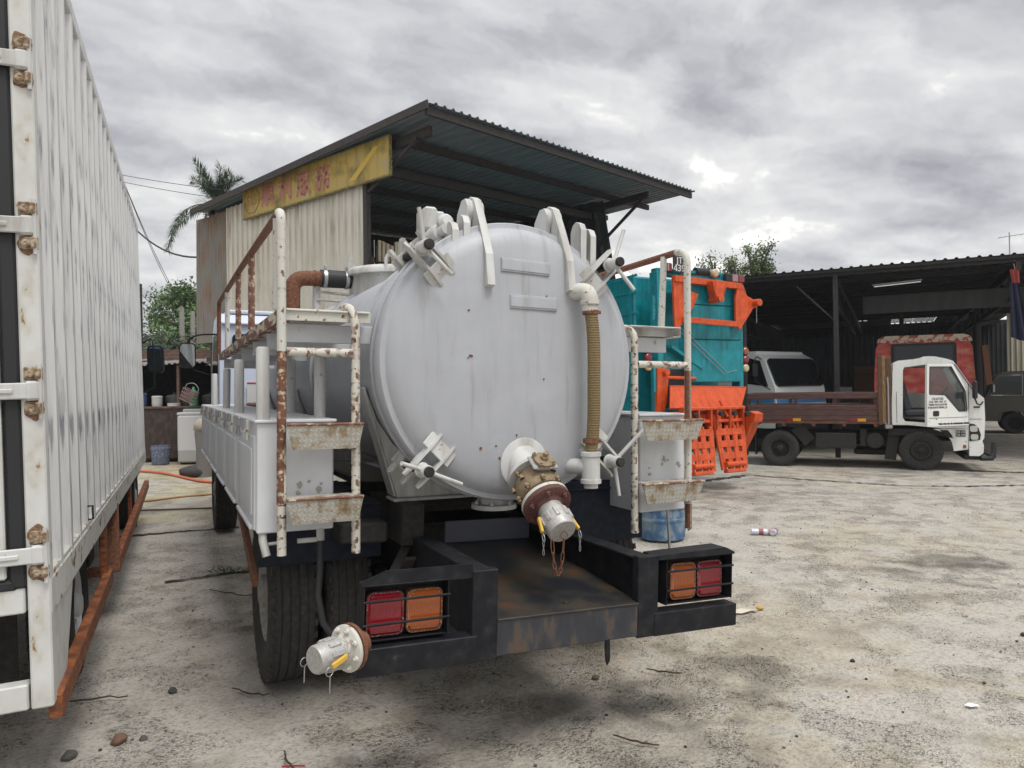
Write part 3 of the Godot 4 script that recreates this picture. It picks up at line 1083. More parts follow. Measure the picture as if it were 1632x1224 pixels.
	for j in 13:
		var s := j / 12.0
		pts.append(Vector3(lerpf(c0.x - 0.065, c0.x - 0.004, s) + 0.01, c0.y - 0.03 - 0.155 * (1.0 - pow(absf(2 * s - 1.0), 2.6)), c0.z - 0.01))
	link_chain(g, pts, 0.025)
	obj("chain", g, M.rust, T)
	# sight hose with elbow and tee
	g = Geo.new()
	var e0 := Vector3(0.29, 2.15, 0.12)
	g.tube([e0, e0 + Vector3(0.0, 0, 0.05)] + arc(e0 + Vector3(0.0, 0, 0.06), e0 + Vector3(0.03, 0.01, 0.12), e0 + Vector3(0.035, -0.04, 0.125)) + [e0 + Vector3(0.037, -0.075, 0.125)], 0.043, 14)
	g.disc_at(e0 + Vector3(0.036, -0.05, 0.125), Vector3.DOWN, [Vector2(0.05, 0), Vector2(0.05, 0.02), Vector2(0.04, 0.024), Vector2(0.04, 0.055)], 18)
	var elb := obj("sight_hose_elbow", g, M.cream, T)
	g = Geo.new()
	var top := e0 + Vector3(0.037, -0.08, 0.125)
	var bot := Vector3(0.335, 1.335, 0.235)
	var hp := []
	for j in 9:
		var s := j / 8.0
		hp.append(top.lerp(bot, s) + Vector3(0.012 * sin(s * PI) + 0.004 * sin(s * 9), 0, 0.02 * sin(s * PI)))
	g.tube(hp, 0.032, 14)
	for j in 58:
		var s := (j + 0.5) / 58.0
		var c: Vector3 = hp[0].lerp(bot, s) + Vector3(0.012 * sin(s * PI) + 0.004 * sin(s * 9), 0, 0.02 * sin(s * PI))
		g.disc_at(c, Vector3.UP, [Vector2(0.031, -0.004), Vector2(0.0355, 0.0), Vector2(0.031, 0.004)], 14)
	var sh := obj("sight_hose", g, M.hose, T)
	g = Geo.new()
	for y in [top.y - 0.03, bot.y + 0.05]:
		var s: float = (top.y - y) / (top.y - bot.y)
		g.disc_at(top.lerp(bot, s), Vector3.UP, [Vector2(0.038, -0.012), Vector2(0.041, -0.01), Vector2(0.041, 0.01), Vector2(0.038, 0.012)], 16)
		g.box(top.lerp(bot, s) + Vector3(0.035, 0, 0.02), Vector3(0.03, 0.018, 0.012), 0.002)
	obj("hose_clip", g, M.rust, sh)
	g = Geo.new()
	var tp := Vector3(0.335, 1.25, 0.235)
	g.tube([tp + Vector3(-0.055, -0.0, -0.12), tp + Vector3(-0.02, 0, -0.03), tp], 0.041, 14)
	g.disc_at(tp, Vector3.UP, [Vector2(0, -0.105), Vector2(0.036, -0.105), Vector2(0.036, -0.085), Vector2(0.053, -0.08), Vector2(0.053, -0.06), Vector2(0.047, -0.058), Vector2(0.047, 0.055), Vector2(0.053, 0.058), Vector2(0.053, 0.078), Vector2(0.03, 0.082)], 20)
	obj("sight_hose_tee", g, M.white, T)
	# drain under the tank
	g = Geo.new()
	g.disc_at(Vector3(-0.03, 1.16, -0.16), Vector3.DOWN, [Vector2(0.075, -0.05), Vector2(0.075, 0.12), Vector2(0.12, 0.122), Vector2(0.122, 0.145), Vector2(0, 0.147)], 26)
	bolts(g, Vector3(-0.03, 1.04, -0.16), Vector3.UP, 0.1, 6, 0.012, 0.02)
	obj("drain_flange", g, M.white, T)
	# dome with lid, suction pipe
	g = Geo.new()
	g.t = Transform3D(Basis(), Vector3(-0.01, 0, -2.0))
	g.lathe([Vector2(0.37, 2.1), Vector2(0.37, 2.5), Vector2(0.41, 2.502), Vector2(0.41, 2.53), Vector2(0.4, 2.545), Vector2(0.38, 2.56), Vector2(0, 2.57)], 40)
	var dome := obj("manhole", g, M.white, T)
	g = Geo.new()
	for a in [2.4, 3.3, 4.2]:
		var c := Vector3(-0.01 + cos(a) * 0.4, 2.5, -2.0 - sin(a) * 0.4)
		g.tube([c, c + Vector3(0, 0.1, 0), c + Vector3(0.02, 0.13, 0)], 0.012, 6)
	obj("lid_bolt", g, M.white, dome)
	g = Geo.new()
	g.tube([Vector3(-0.8, 1.9, -2.0), Vector3(-0.8, 2.36, -2.0)] + arc(Vector3(-0.8, 2.37, -2.0), Vector3(-0.8, 2.47, -2.0), Vector3(-0.7, 2.47, -2.0)) + [Vector3(-0.58, 2.475, -2.0)], 0.056, 16)
	g.disc_at(Vector3(-0.64, 2.473, -2), Vector3.RIGHT, [Vector2(0.06, -0.006), Vector2(0.062, 0), Vector2(0.06, 0.006)], 16)
	var sp := obj("suction_pipe", g, M.rust, T)
	g = Geo.new()
	g.tube([Vector3(-0.6, 2.475, -2.0), Vector3(-0.37, 2.478, -2.0)], 0.066, 16)
	obj("rubber_hose", g, M.rubber, sp)
	g = Geo.new()
	for x in [-0.57, -0.41]:
		g.disc_at(Vector3(x, 2.476, -2), Vector3.RIGHT, [Vector2(0.067, -0.014), Vector2(0.071, -0.012), Vector2(0.071, 0.012), Vector2(0.067, 0.014)], 16)
		g.box(Vector3(x, 2.555, -1.98), Vector3(0.02, 0.03, 0.03), 0.003)
	obj("hose_clip", g, M.steel, sp)
	g = Geo.new()
	g.box(Vector3(-0.62, 2.3, -2.05), Vector3(0.05, 0.3, 0.05), 0.004)
	g.tube([Vector3(-0.62, 2.38, -2.02), Vector3(-0.36, 2.36, -1.98)], 0.01, 6)
	g.tube([Vector3(-0.62, 2.32, -2.02), Vector3(-0.36, 2.31, -1.98)], 0.01, 6)
	obj("pipe_stay", g, M.white, sp)
	# saddles carrying the tank
	for z in [-0.38, -2.6, -4.4]:
		g = Geo.new()
		var pl := PackedVector2Array()
		pl.append(Vector2(-0.5, 1.07))
		for k in 13:
			var a := PI * (1.08 + 0.84 * k / 12.0)
			pl.append(Vector2(cx + cos(a) * 0.665, cy + sin(a) * 0.665))
		pl.append(Vector2(0.46, 1.07))
		g.prism(pl, z - 0.006, z + 0.006)
		for s in [-1.0, 1.0]:
			g.bar(Vector3(cx + s * 0.66, 1.66, z - 0.06), Vector3(s * 0.5 - 0.01, 1.075, z - 0.06), 0.012, 0.13, Vector3.BACK)
		g.box(Vector3(-0.02, 1.06, z - 0.03), Vector3(1.02, 0.014, 0.16), 0.003)
		obj("saddle", g, M.white, T)
	# lockers down both sides
	for s in [-1.0, 1.0]:
		var xo := -1.25 if s < 0 else 1.21
		var xi := -0.89 if s < 0 else 0.87
		var yb := 0.985 if s < 0 else 0.93
		var xm := (xo + xi) * 0.5
		g = Geo.new()
		g.box(Vector3(xm, (yb + 1.495) * 0.5, -2.8), Vector3(absf(xo - xi) - 0.012, 1.495 - yb, 5.4), 0.006)
		g.box(Vector3(xm, 1.5, -2.8), Vector3(absf(xo - xi) + 0.012, 0.014, 5.43), 0.003)
		var lk := obj("locker", g, M.locker, T)
		for k in 6:
			var z0 := -0.14 - k * 0.9
			g = Geo.new()
			g.box(Vector3(xo - s * 0.004, (yb + 1.44) * 0.5 + 0.0, z0 - 0.43), Vector3(0.014, 1.42 - yb, 0.85), 0.005)
			g.box(Vector3(xo + s * 0.004, (yb + 1.44) * 0.5, z0 - 0.43), Vector3(0.008, (1.4 - yb) * 0.75, 0.7), 0.003)
			g.box(Vector3(xo, yb + 0.012, z0 - 0.43), Vector3(0.03, 0.02, 0.7), 0.004)
			obj("locker_door", g, M.locker, lk)
			for zz in [z0 - 0.2, z0 - 0.66]:
				g = Geo.new()
				g.box(Vector3(xo + s * 0.012, 1.475, zz), Vector3(0.014, 0.05, 0.03), 0.003)
				g.box(Vector3(xo + s * 0.016, 1.43, zz), Vector3(0.014, 0.06, 0.022), 0.003)
				g.tube([Vector3(xo + s * 0.024, 1.46, zz - 0.012), Vector3(xo + s * 0.026, 1.41, zz - 0.012), Vector3(xo + s * 0.026, 1.41, zz + 0.012), Vector3(xo + s * 0.024, 1.46, zz + 0.012)], 0.003, 5)
				obj("latch", g, M.cream if zz == z0 - 0.2 else M.steel, lk)
		# chipped spots where the paint has come off the rear face
		g = Geo.new()
		var gg := RandomNumberGenerator.new()
		gg.seed = 4 if s < 0 else 8
		for k in 7:
			var c := Vector2(gg.randf_range(-0.1, 0.13), gg.randf_range(1.15, 1.24))
			var pl := PackedVector2Array()
			var r := gg.randf_range(0.006, 0.02)
			for j in 7:
				var a := TAU * j / 7
				pl.append(c + Vector2(cos(a) * r * gg.randf_range(0.5, 1.2), sin(a) * r * gg.randf_range(0.5, 1.4)))
			g.t = Transform3D(Basis(), Vector3(xm, 0, 0))
			g.prism(pl, -0.099, -0.0965)
		obj("paint_chip", g, flat(0.36, 0.34, 0.29, 0.7), lk)
	# pipe stakes on the left locker
	for q in [[-1.215, -0.13], [-1.2, -1.5], [-1.15, -3.3], [-1.15, -5.0], [-0.93, -4.8], [-0.92, -2.9], [-0.91, -1.34], [-0.91, -0.37]]:
		g = Geo.new()
		g.disc_at(Vector3(q[0], 1.505, q[1]), Vector3(0.01 * sin(q[1] * 9), 1, 0.02 * cos(q[1] * 5)), [Vector2(0.03, 0), Vector2(0.03, 0.33), Vector2(0.024, 0.34), Vector2(0, 0.34)], 14)
		obj("stake", g, M.white, T)
	# platforms
	for s in [-1.0, 1.0]:
		var x0 := -1.155 if s < 0 else 0.75
		var x1 := -0.735 if s < 0 else 1.13
		var xm := (x0 + x1) * 0.5
		g = Geo.new()
		g.box(Vector3(xm, 2.012, -2.12), Vector3(x1 - x0 - 0.02, 0.008, 4.2), 0.002)
		g.box(Vector3(xm, 1.99, -0.035 if s < 0 else -0.11), Vector3(x1 - x0, 0.052, 0.006), 0.002)
		g.box(Vector3(xm, 2.017, -0.06 if s < 0 else -0.135), Vector3(x1 - x0, 0.006, 0.05), 0.002)
		var pf := obj("platform", g, M.cream if s < 0 else M.white, T)
		g = Geo.new()
		g.box(Vector3(x0 if s < 0 else x1, 1.988, -2.14), Vector3(0.006, 0.062, 4.2), 0.002)
		g.box(Vector3((x0 if s < 0 else x1) - s * 0.025, 1.96, -2.14), Vector3(0.05, 0.006, 4.2), 0.002)
		obj("platform_edge", g, M.edge_rust if s < 0 else M.cream, pf)
		for k in 6:
			var z := [-0.14, -0.75, -1.45, -2.2, -3.1, -4.0][k] as float
			g = Geo.new()
			var w := 0.47
			g.box(Vector3((x0 + 0.03 + w * 0.5) if s < 0 else (x1 - 0.03 - w * 0.5), 1.915, z), Vector3(w, 0.085, 0.006), 0.002)
			g.box(Vector3((x0 + 0.03 + w * 0.5) if s < 0 else (x1 - 0.03 - w * 0.5), 1.956, z - 0.02), Vector3(w, 0.006, 0.045), 0.002)
			g.box(Vector3((x0 + 0.03 + w * 0.5) if s < 0 else (x1 - 0.03 - w * 0.5), 1.876, z - 0.02), Vector3(w, 0.006, 0.045), 0.002)
			for xx in [0.08, 0.36]:
				g.disc_at(Vector3(x0 + 0.03 + xx if s < 0 else x1 - 0.03 - xx, 1.93, z + 0.003), Vector3.BACK, [Vector2(0.012, 0), Vector2(0.012, 0.008), Vector2(0.007, 0.008), Vector2(0.007, 0.015), Vector2(0, 0.015)], 8)
			obj("platform_beam", g, M.locker, pf)
	# left ladder and handrail
	g = Geo.new()
	g.tube([Vector3(-1.148, 0.9, 0), Vector3(-1.15, 1.6, 0)], 0.0205, 14)
	var lad := obj("ladder", g, M.cream_rust, T)
	g = Geo.new()
	g.tube([Vector3(-1.15, 1.13, 0), Vector3(-1.15, 1.82, 0)], 0.0209, 14)
	obj("ladder_rail_rusty", g, pm(nt(61, 0.02, [[0.0, lin(0.5, 0.45, 0.34)], [0.3, lin(0.55, 0.5, 0.38)], [0.36, lin(0.2, 0.09, 0.05)], [1.0, lin(0.075, 0.03, 0.022)]], 6), Vector3.ONE * 2.2, 0.8), lad)
	g = Geo.new()
	g.tube([Vector3(-1.15, 1.8, 0), Vector3(-1.155, 2.4, 0)] + arc(Vector3(-1.155, 2.41, 0), Vector3(-1.155, 2.455, -0.005), Vector3(-1.156, 2.458, -0.06)), 0.0207, 14)
	g.tube([Vector3(-1.157, 2.02, -0.12), Vector3(-1.157, 2.44, -0.1)], 0.0205, 12)
	obj("ladder_rail", g, M.cream, lad)
	g = Geo.new()
	g.tube([Vector3(-0.812, 0.88, 0), Vector3(-0.815, 1.9, 0)] + arc(Vector3(-0.815, 1.93, 0), Vector3(-0.818, 2.03, 0), Vector3(-0.845, 2.04, -0.06)) + [Vector3(-0.86, 2.03, -0.1)], 0.0205, 14)
	obj("ladder_rail", g, M.cream_rust, lad)
	g = Geo.new()
	g.tube([Vector3(-1.13, 1.818, 0.0), Vector3(-0.83, 1.818, 0.0)], 0.0205, 12)
	obj("rung", g, M.cream_rust, lad)
	g = Geo.new()
	g.tube([Vector3(-1.155, 2.458, -0.05), Vector3(-1.155, 2.5, -1.9), Vector3(-1.152, 2.53, -4.2)] + arc(Vector3(-1.152, 2.53, -4.22), Vector3(-1.152, 2.53, -4.3), Vector3(-1.152, 2.45, -4.3)) + [Vector3(-1.152, 2.02, -4.3)], 0.0205, 12)
	var hr := obj("handrail", g, M.rust, T)
	for q in [[-1.26, 0], [-2.15, 0], [-3.2, 1]]:
		g = Geo.new()
		g.tube([Vector3(-1.153, 2.02, q[0]), Vector3(-1.154, 2.49, q[0])], 0.0202, 12)
		obj("handrail_post", g, M.rust_cream if q[1] == 0 else M.cream, hr)
	# right ladder and handrail
	g = Geo.new()
	g.tube([Vector3(0.768, 0.84, 0), Vector3(0.772, 1.9, 0)] + arc(Vector3(0.772, 1.92, 0), Vector3(0.772, 1.99, 0), Vector3(0.745, 2.0, -0.06)), 0.0205, 14)
	var ladr := obj("ladder", g, M.cream_rust, T)
	g = Geo.new()
	g.tube([Vector3(1.15, 0.84, 0), Vector3(1.15, 2.38, 0)] + arc(Vector3(1.15, 2.4, 0), Vector3(1.15, 2.475, -0.01), Vector3(1.15, 2.475, -0.1)), 0.0205, 14)
	obj("ladder_rail", g, M.cream, ladr)
	for q in [[1.43, 1.76], [0.835, 0.98]]:
		g = Geo.new()
		g.tube([Vector3(1.15, q[0], 0.0), Vector3(1.15, q[1], 0.0)], 0.0209, 12)
		obj("ladder_rail_rusty", g, M.rust, ladr)
	g = Geo.new()
	g.tube([Vector3(0.79, 1.792, 0.0), Vector3(1.135, 1.792, 0.0)], 0.0205, 12)
	obj("rung", g, M.cream_rust, ladr)
	g = Geo.new()
	g.tube([Vector3(1.15, 2.475, -0.09), Vector3(1.15, 2.46, -0.8), Vector3(1.15, 2.46, -4.2)], 0.0205, 12)
	var hr2 := obj("handrail", g, M.rust, T)
	g = Geo.new()
	g.tube([Vector3(1.12, 2.02, -0.21), Vector3(1.14, 2.465, -0.21)], 0.0202, 12)
	obj("handrail_post", g, M.cream, hr2)
	# folded tread-plate steps
	for q in [[-1.13, -0.81, 1.488, lad], [-1.13, -0.81, 1.155, lad], [0.79, 1.165, 1.472, ladr], [0.79, 1.165, 1.118, ladr]]:
		g = Geo.new()
		var a: float = q[0]
		var b: float = q[1]
		var y: float = q[2]
		var ov := 0.012 if a < 0 else 0.03
		g.box(Vector3((a + b) * 0.5, y, 0.02), Vector3(b - a, 0.006, 0.14), 0.002)
		g.quad(Vector3(a - ov, y + 0.002, 0.092), Vector3(b + ov, y + 0.002, 0.092), Vector3(b - 0.006, y - 0.112, 0.066), Vector3(a + 0.02, y - 0.112, 0.066), Vector3(0, -0.2, 1).normalized())
		g.quad(Vector3(a - ov, y + 0.002, 0.087), Vector3(b + ov, y + 0.002, 0.087), Vector3(b - 0.006, y - 0.112, 0.061), Vector3(a + 0.02, y - 0.112, 0.061), Vector3(0, 0.2, -1).normalized())
		var stp := obj("step", g, M.check, q[3])
		g = Geo.new()
		g.tube([Vector3(a - ov, y + 0.002, 0.09), Vector3(b + ov, y + 0.002, 0.09)], 0.007, 8)
		obj("step_edge", g, M.rust_cream, q[3])
	# chassis
	var RF := Transform3D(Basis(Vector3.BACK, deg_to_rad(-1.7)), Vector3(0, 0.7, 0)) * Transform3D(Basis(), Vector3(0, -0.7, 0))
	for s in [-1.0, 1.0]:
		g = Geo.new()
		g.t = RF
		g.box(Vector3(s * 0.455, 0.72, -3.7), Vector3(0.012, 0.28, 8.5), 0.003)
		g.box(Vector3(s * 0.415, 0.862, -3.7), Vector3(0.1, 0.012, 8.5), 0.003)
		g.box(Vector3(s * 0.415, 0.578, -3.7), Vector3(0.1, 0.012, 8.5), 0.003)
		obj("chassis_rail", g, M.black, T)
		g = Geo.new()
		g.t = RF
		g.box(Vector3(s * 0.415, 0.69, 0.585), Vector3(0.115, 0.375, 0.05), 0.004)
		obj("end_post", g, M.black, T)
		g = Geo.new()
		g.t = RF
		g.box(Vector3(s * 0.7, 0.556, 0.57), Vector3(0.5, 0.108, 0.09), 0.004)
		obj("bumper_beam", g, M.black, T)
	g = Geo.new()
	g.t = RF
	g.box(Vector3(0, 0.587, 0.585), Vector3(0.716, 0.15, 0.05), 0.004)
	obj("deck_lip", g, pm(nt(62, 0.012, [[0.0, lin(0.02, 0.022, 0.032)], [0.55, lin(0.035, 0.036, 0.045)], [0.7, lin(0.07, 0.06, 0.05)], [0.86, lin(0.1, 0.05, 0.035)], [1.0, lin(0.17, 0.07, 0.045)]], 6), Vector3(1.6, 0.5, 1.6), 0.5), T)
	g = Geo.new()
	g.t = RF
	g.quad(Vector3(-0.37, 0.666, 0.608), Vector3(0.37, 0.666, 0.608), Vector3(0.37, 0.77, -0.5), Vector3(-0.37, 0.77, -0.5), Vector3.UP)
	g.quad(Vector3(-0.37, 0.66, 0.608), Vector3(0.37, 0.66, 0.608), Vector3(0.37, 0.764, -0.5), Vector3(-0.37, 0.764, -0.5), Vector3.DOWN)
	g.tube([Vector3(-0.358, 0.664, 0.612), Vector3(0.358, 0.664, 0.612)], 0.005, 6)
	g.disc_at(Vector3(0.02, 0.675, 0.52), Vector3.UP, [Vector2(0.011, 0), Vector2(0.01, 0.008), Vector2(0, 0.008)], 6)
	obj("tow_deck", g, M.deck, T)
	g = Geo.new()
	g.t = RF
	g.box(Vector3(0.08, 0.832, -0.5), Vector3(0.54, 0.124, 0.012), 0.003)
	obj("splash_plate", g, flat(0.1, 0.105, 0.135, 0.4), T)
	g = Geo.new()
	g.t = RF
	for z in [-0.85, -1.9, -3.2]:
		g.box(Vector3(0, 0.72, z), Vector3(0.9, 0.2, 0.1), 0.004)
	g.tube([Vector3(-0.95, 0.5, -0.97), Vector3(0.95, 0.5, -0.97)], 0.075, 14)
	g.ball(Vector3(0, 0.5, -0.97), Vector3(0.2, 0.2, 0.19), 8)
	g.tube([Vector3(0, 0.55, -1.1), Vector3(0, 0.62, -4.5)], 0.05, 10)
	for s in [-1.0, 1.0]:
		for k in 5:
			g.box(Vector3(s * 0.52, 0.56 + k * 0.018, -0.97), Vector3(0.075, 0.014, 1.3 - k * 0.2), 0.002)
		g.bar(Vector3(s * 0.52, 0.6, -0.32), Vector3(s * 0.5, 0.78, -0.14), 0.06, 0.02)
		g.bar(Vector3(s * 0.72, 0.62, 0.05), Vector3(s * 0.47, 0.82, -0.3), 0.05, 0.012)
	g.box(Vector3(-0.72, 0.9, -0.35), Vector3(0.24, 0.1, 0.24), 0.01)
	g.box(Vector3(-0.46, 0.93, -0.38), Vector3(0.12, 0.22, 0.28), 0.006)
	g.box(Vector3(0.42, 0.93, -0.38), Vector3(0.12, 0.22, 0.28), 0.006)
	g.box(Vector3(-0.05, 0.98, -0.75), Vector3(1.0, 0.12, 0.08), 0.004)
	obj("underframe", g, M.dark, T)
	# tow pin hanging below
	g = Geo.new()
	g.t = RF
	g.tube([Vector3(0.2, 0.52, 0.6), Vector3(0.2, 0.47, 0.6), Vector3(0.203, 0.42, 0.6), Vector3(0.2, 0.4, 0.6)], [0.012, 0.014, 0.012, 0.003], 8)
	obj("tow_pin", g, M.black, T)
	# lamp boxes
	lamp_box(T, RF * Transform3D(Basis(), Vector3(0, 0, 0.58)), -0.925, -0.575, 0.628, 0.85, ["red", "amber"], "left")
	g = Geo.new()
	g.t = RF
	g.prism(pv([-0.935, 0.868, -0.84, 0.905, -0.472, 0.905, -0.472, 0.847, -0.935, 0.847]), 0.592, 0.6)
	obj("lamp_bracket", g, M.black, T)
	lamp_box(T, RF * Transform3D(Basis(), Vector3(0, 0, 0.58)), 0.53, 0.93, 0.635, 0.86, ["amber", "red"], "right")
	g = Geo.new()
	g.t = RF
	g.prism(pv([0.46, 0.876, 0.88, 0.89, 0.935, 0.865, 0.935, 0.855, 0.46, 0.855]), 0.5, 0.61)
	g.box(Vector3(0.5, 0.74, 0.48), Vector3(0.09, 0.2, 0.02), 0.003)
	obj("lamp_bracket", g, M.black, T)
	g = Geo.new()
	g.t = RF
	for q in [[0.775], [0.735]]:
		g.disc_at(Vector3(0.5, q[0], 0.5), Vector3(0.1, 0, 1), [Vector2(0.026, -0.02), Vector2(0.026, 0.02), Vector2(0.02, 0.026), Vector2(0.012, 0.024), Vector2(0, 0.024)], 14)
	obj("trailer_socket", g, M.steel, T)
	# low side coupling on the left
	var fo := Vector3(-1.0, 0.672, 0.66)
	var fd := Vector3(-0.9, -0.03, 0.43).normalized()
	g = Geo.new()
	g.disc_at(fo, fd, [Vector2(0.04, -0.08), Vector2(0.042, -0.03), Vector2(0.085, -0.028), Vector2(0.088, -0.024), Vector2(0.088, -0.01), Vector2(0.04, -0.008)], 30)
	var cp := obj("drain_coupling", g, M.rust, T)
	g = Geo.new()
	g.disc_at(fo, fd, [Vector2(0.04, -0.007), Vector2(0.085, -0.005), Vector2(0.088, 0.0), Vector2(0.088, 0.011), Vector2(0.084, 0.014), Vector2(0.061, 0.016), Vector2(0.051, 0.024), Vector2(0.045, 0.034), Vector2(0.05, 0.042), Vector2(0.043, 0.05)], 32)
	bolts(g, fo + fd * 0.014, fd, 0.073, 8, 0.011, 0.017, 0.3)
	obj("coupling_flange", g, M.cream, cp)
	camlock(T, fo + fd * 0.042, fd, 0.055, Vector3.UP.cross(fd).normalized(), false)
	# wheels
	for s in [-1.0, 1.0]:
		wheel(T, Vector3(s * 1.01, 0.5, -0.97), 0.5, 0.245, s, M.rim, 0.28, Vector3.RIGHT, 0.12)
		wheel(T, Vector3(s * 0.72, 0.5, -0.97), 0.5, 0.245, s, M.dark, 0.28, Vector3.RIGHT, 0.02)
		wheel(T, Vector3(s * 0.98, 0.48, -6.0), 0.48, 0.24, s, M.rim, 0.27, Vector3.RIGHT, 0.02)
	# mudguards: flat dark sheets behind and over the wheels
	for s in [-1.0, 1.0]:
		g = Geo.new()
		var x0 := -1.2 if s < 0 else 0.4
		var x1 := -0.58 if s < 0 else 1.12
		g.box(Vector3((x0 + x1) * 0.5, 0.9, -0.42), Vector3(x1 - x0, 0.28 if s < 0 else 0.38, 0.012), 0.003)
		g.box(Vector3((x0 + x1) * 0.5, 1.04, -0.95), Vector3(x1 - x0, 0.01, 1.1), 0.003)
		obj("mudguard", g, M.navy, T)
	# brown stay running down the left flank
	g = Geo.new()
	g.bar(Vector3(-1.19, 0.97, -1.75), Vector3(-1.2, 0.66, -0.56), 0.03, 0.07)
	obj("side_stay", g, M.rust, T)
	# drain pipes and hose under the left locker
	g = Geo.new()
	g.tube([Vector3(-1.215, 1.0, -0.14), Vector3(-1.215, 0.95, -0.12), Vector3(-1.2, 0.88, -0.1)], 0.019, 10)
	g.tube([Vector3(-1.19, 0.93, -0.13), Vector3(-1.11, 0.935, -0.13)], 0.008, 7)
	g.tube([Vector3(-0.955, 1.0, -0.12), Vector3(-0.955, 0.93, -0.11)], 0.019, 10)
	g.tube([Vector3(-1.06, 0.935, -0.12), Vector3(-0.97, 0.935, -0.12)], 0.012, 7)
	var dp := obj("drain_pipe", g, M.white, T)
	g = Geo.new()
	g.tube([Vector3(-0.955, 0.93, -0.11), Vector3(-0.958, 0.8, -0.1), Vector3(-0.97, 0.68, -0.09), Vector3(-0.95, 0.55, -0.07), Vector3(-0.9, 0.48, -0.05)], 0.016, 10)
	obj("drain_hose", g, M.rubber, dp)
	g = Geo.new()
	g.tube([Vector3(1.09, 0.94, -0.12), Vector3(1.09, 0.7, -0.1)], 0.008, 8)
	g.tube([Vector3(0.83, 0.92, -0.1), Vector3(0.84, 0.82, -0.08)], 0.016, 8)
	obj("drain_pipe", g, M.steel, T)
	# cab
	g = Geo.new()
	g.t = Transform3D(Basis(Vector3.UP, PI / 2), Vector3.ZERO)
	g.prism(pv([6.15, 0.85, 6.12, 1.5, 6.2, 2.52, 6.3, 2.62, 6.6, 2.66, 7.4, 2.62, 7.62, 2.5, 7.95, 1.6, 8.0, 0.75, 7.0, 0.75, 6.6, 1.05]), -1.03, 1.03)
	var cab := obj("cab", g, flat(0.55, 0.6, 0.72, 0.35), T)
	g = Geo.new()
	g.box(Vector3(0, 2.66, -6.9), Vector3(1.9, 0.05, 1.2), 0.02)
	g.box(Vector3(0, 2.5, -6.17), Vector3(2.02, 0.03, 0.06), 0.01)
	obj("cab_roof", g, flat(0.55, 0.58, 0.66, 0.35), cab)
	for q in [[-0.55, 0.34, 2.17], [0.55, 0.34, 2.17]]:
		g = Geo.new()
		g.t = Transform3D(Basis(Vector3.RIGHT, 0.06), Vector3(q[0], q[2], -6.15))
		g.prism(rrect(-q[1], -0.2, q[1], 0.2, 0.06, 4), -0.02, 0.015)
		obj("rear_window", g, M.glass_dark, cab)
	for s in [-1.0, 1.0]:
		g = Geo.new()
		g.t = Transform3D(Basis(Vector3.UP, PI / 2), Vector3(s * 1.03, 0, 0))
		g.prism(pv([6.45, 1.72, 6.5, 2.4, 7.4, 2.42, 7.7, 1.72]), -0.008, 0.008)
		obj("side_window", g, M.glass_dark, cab)
	g = Geo.new()
	g.t = Transform3D(Basis(Vector3.RIGHT, -0.38), Vector3(0, 2.05, -7.8))
	g.prism(rrect(-0.9, -0.38, 0.9, 0.38, 0.06, 3), -0.02, 0.02)
	obj("windscreen", g, M.glass_dark, cab)
	for s in [-1.0, 1.0]:
		g = Geo.new()
		g.tube([Vector3(s * 1.03, 2.42, -7.0)] + arc(Vector3(s * 1.1, 2.42, -7.02), Vector3(s * 1.36, 2.42, -7.02), Vector3(s * 1.37, 2.28, -7.02)) + [Vector3(s * 1.37, 1.96, -7.02), Vector3(s * 1.05, 1.86, -7.0)], 0.012, 7)
		var ma := obj("mirror_arm", g, M.black, cab)
		g = Geo.new()
		var ml := rrect(-0.1, -0.165, 0.1, 0.165, 0.05, 4)
		g.t = Transform3D(Basis(), Vector3(s * 1.37, 2.13, -6.98))
		g.prism(ml, -0.06, 0.0)
		obj("mirror_shell", g, M.black, ma)
		g = Geo.new()
		g.t = Transform3D(Basis(Vector3.UP, 0.22 * s) * Basis(Vector3.RIGHT, 0.16), Vector3(s * 1.37, 2.13, -6.972))
		g.prism(rrect(-0.088, -0.152, 0.088, 0.152, 0.045, 4), -0.004, 0.003)
		obj("mirror_glass", g, M.mirror, ma)
	g = Geo.new()
	g.box(Vector3(-0.62, 1.62, -6.1), Vector3(0.2, 0.3, 0.004), 0.001)
	var card := obj("notice_plate", g, flat(0.62, 0.62, 0.62, 0.6), cab)
	g = Geo.new()
	g.box(Vector3(-0.62, 1.76, -6.096), Vector3(0.2, 0.018, 0.003), 0.0)
	obj("notice_stripe", g, flat(0.4, 0.03, 0.03, 0.6), card)
	# pump between cab and tank
	g = Geo.new()
	g.disc_at(Vector3(-0.48, 1.62, -5.75), Vector3.RIGHT, [Vector2(0, -0.14), Vector2(0.12, -0.14), Vector2(0.13, -0.12), Vector2(0.13, -0.06), Vector2(0.11, -0.05), Vector2(0.11, 0.1), Vector2(0.13, 0.11), Vector2(0.13, 0.2), Vector2(0, 0.2)], 20)
	g.box(Vector3(-0.55, 1.4, -5.75), Vector3(0.4, 0.24, 0.3), 0.02)
	obj("vacuum_pump", g, M.oxide, T)


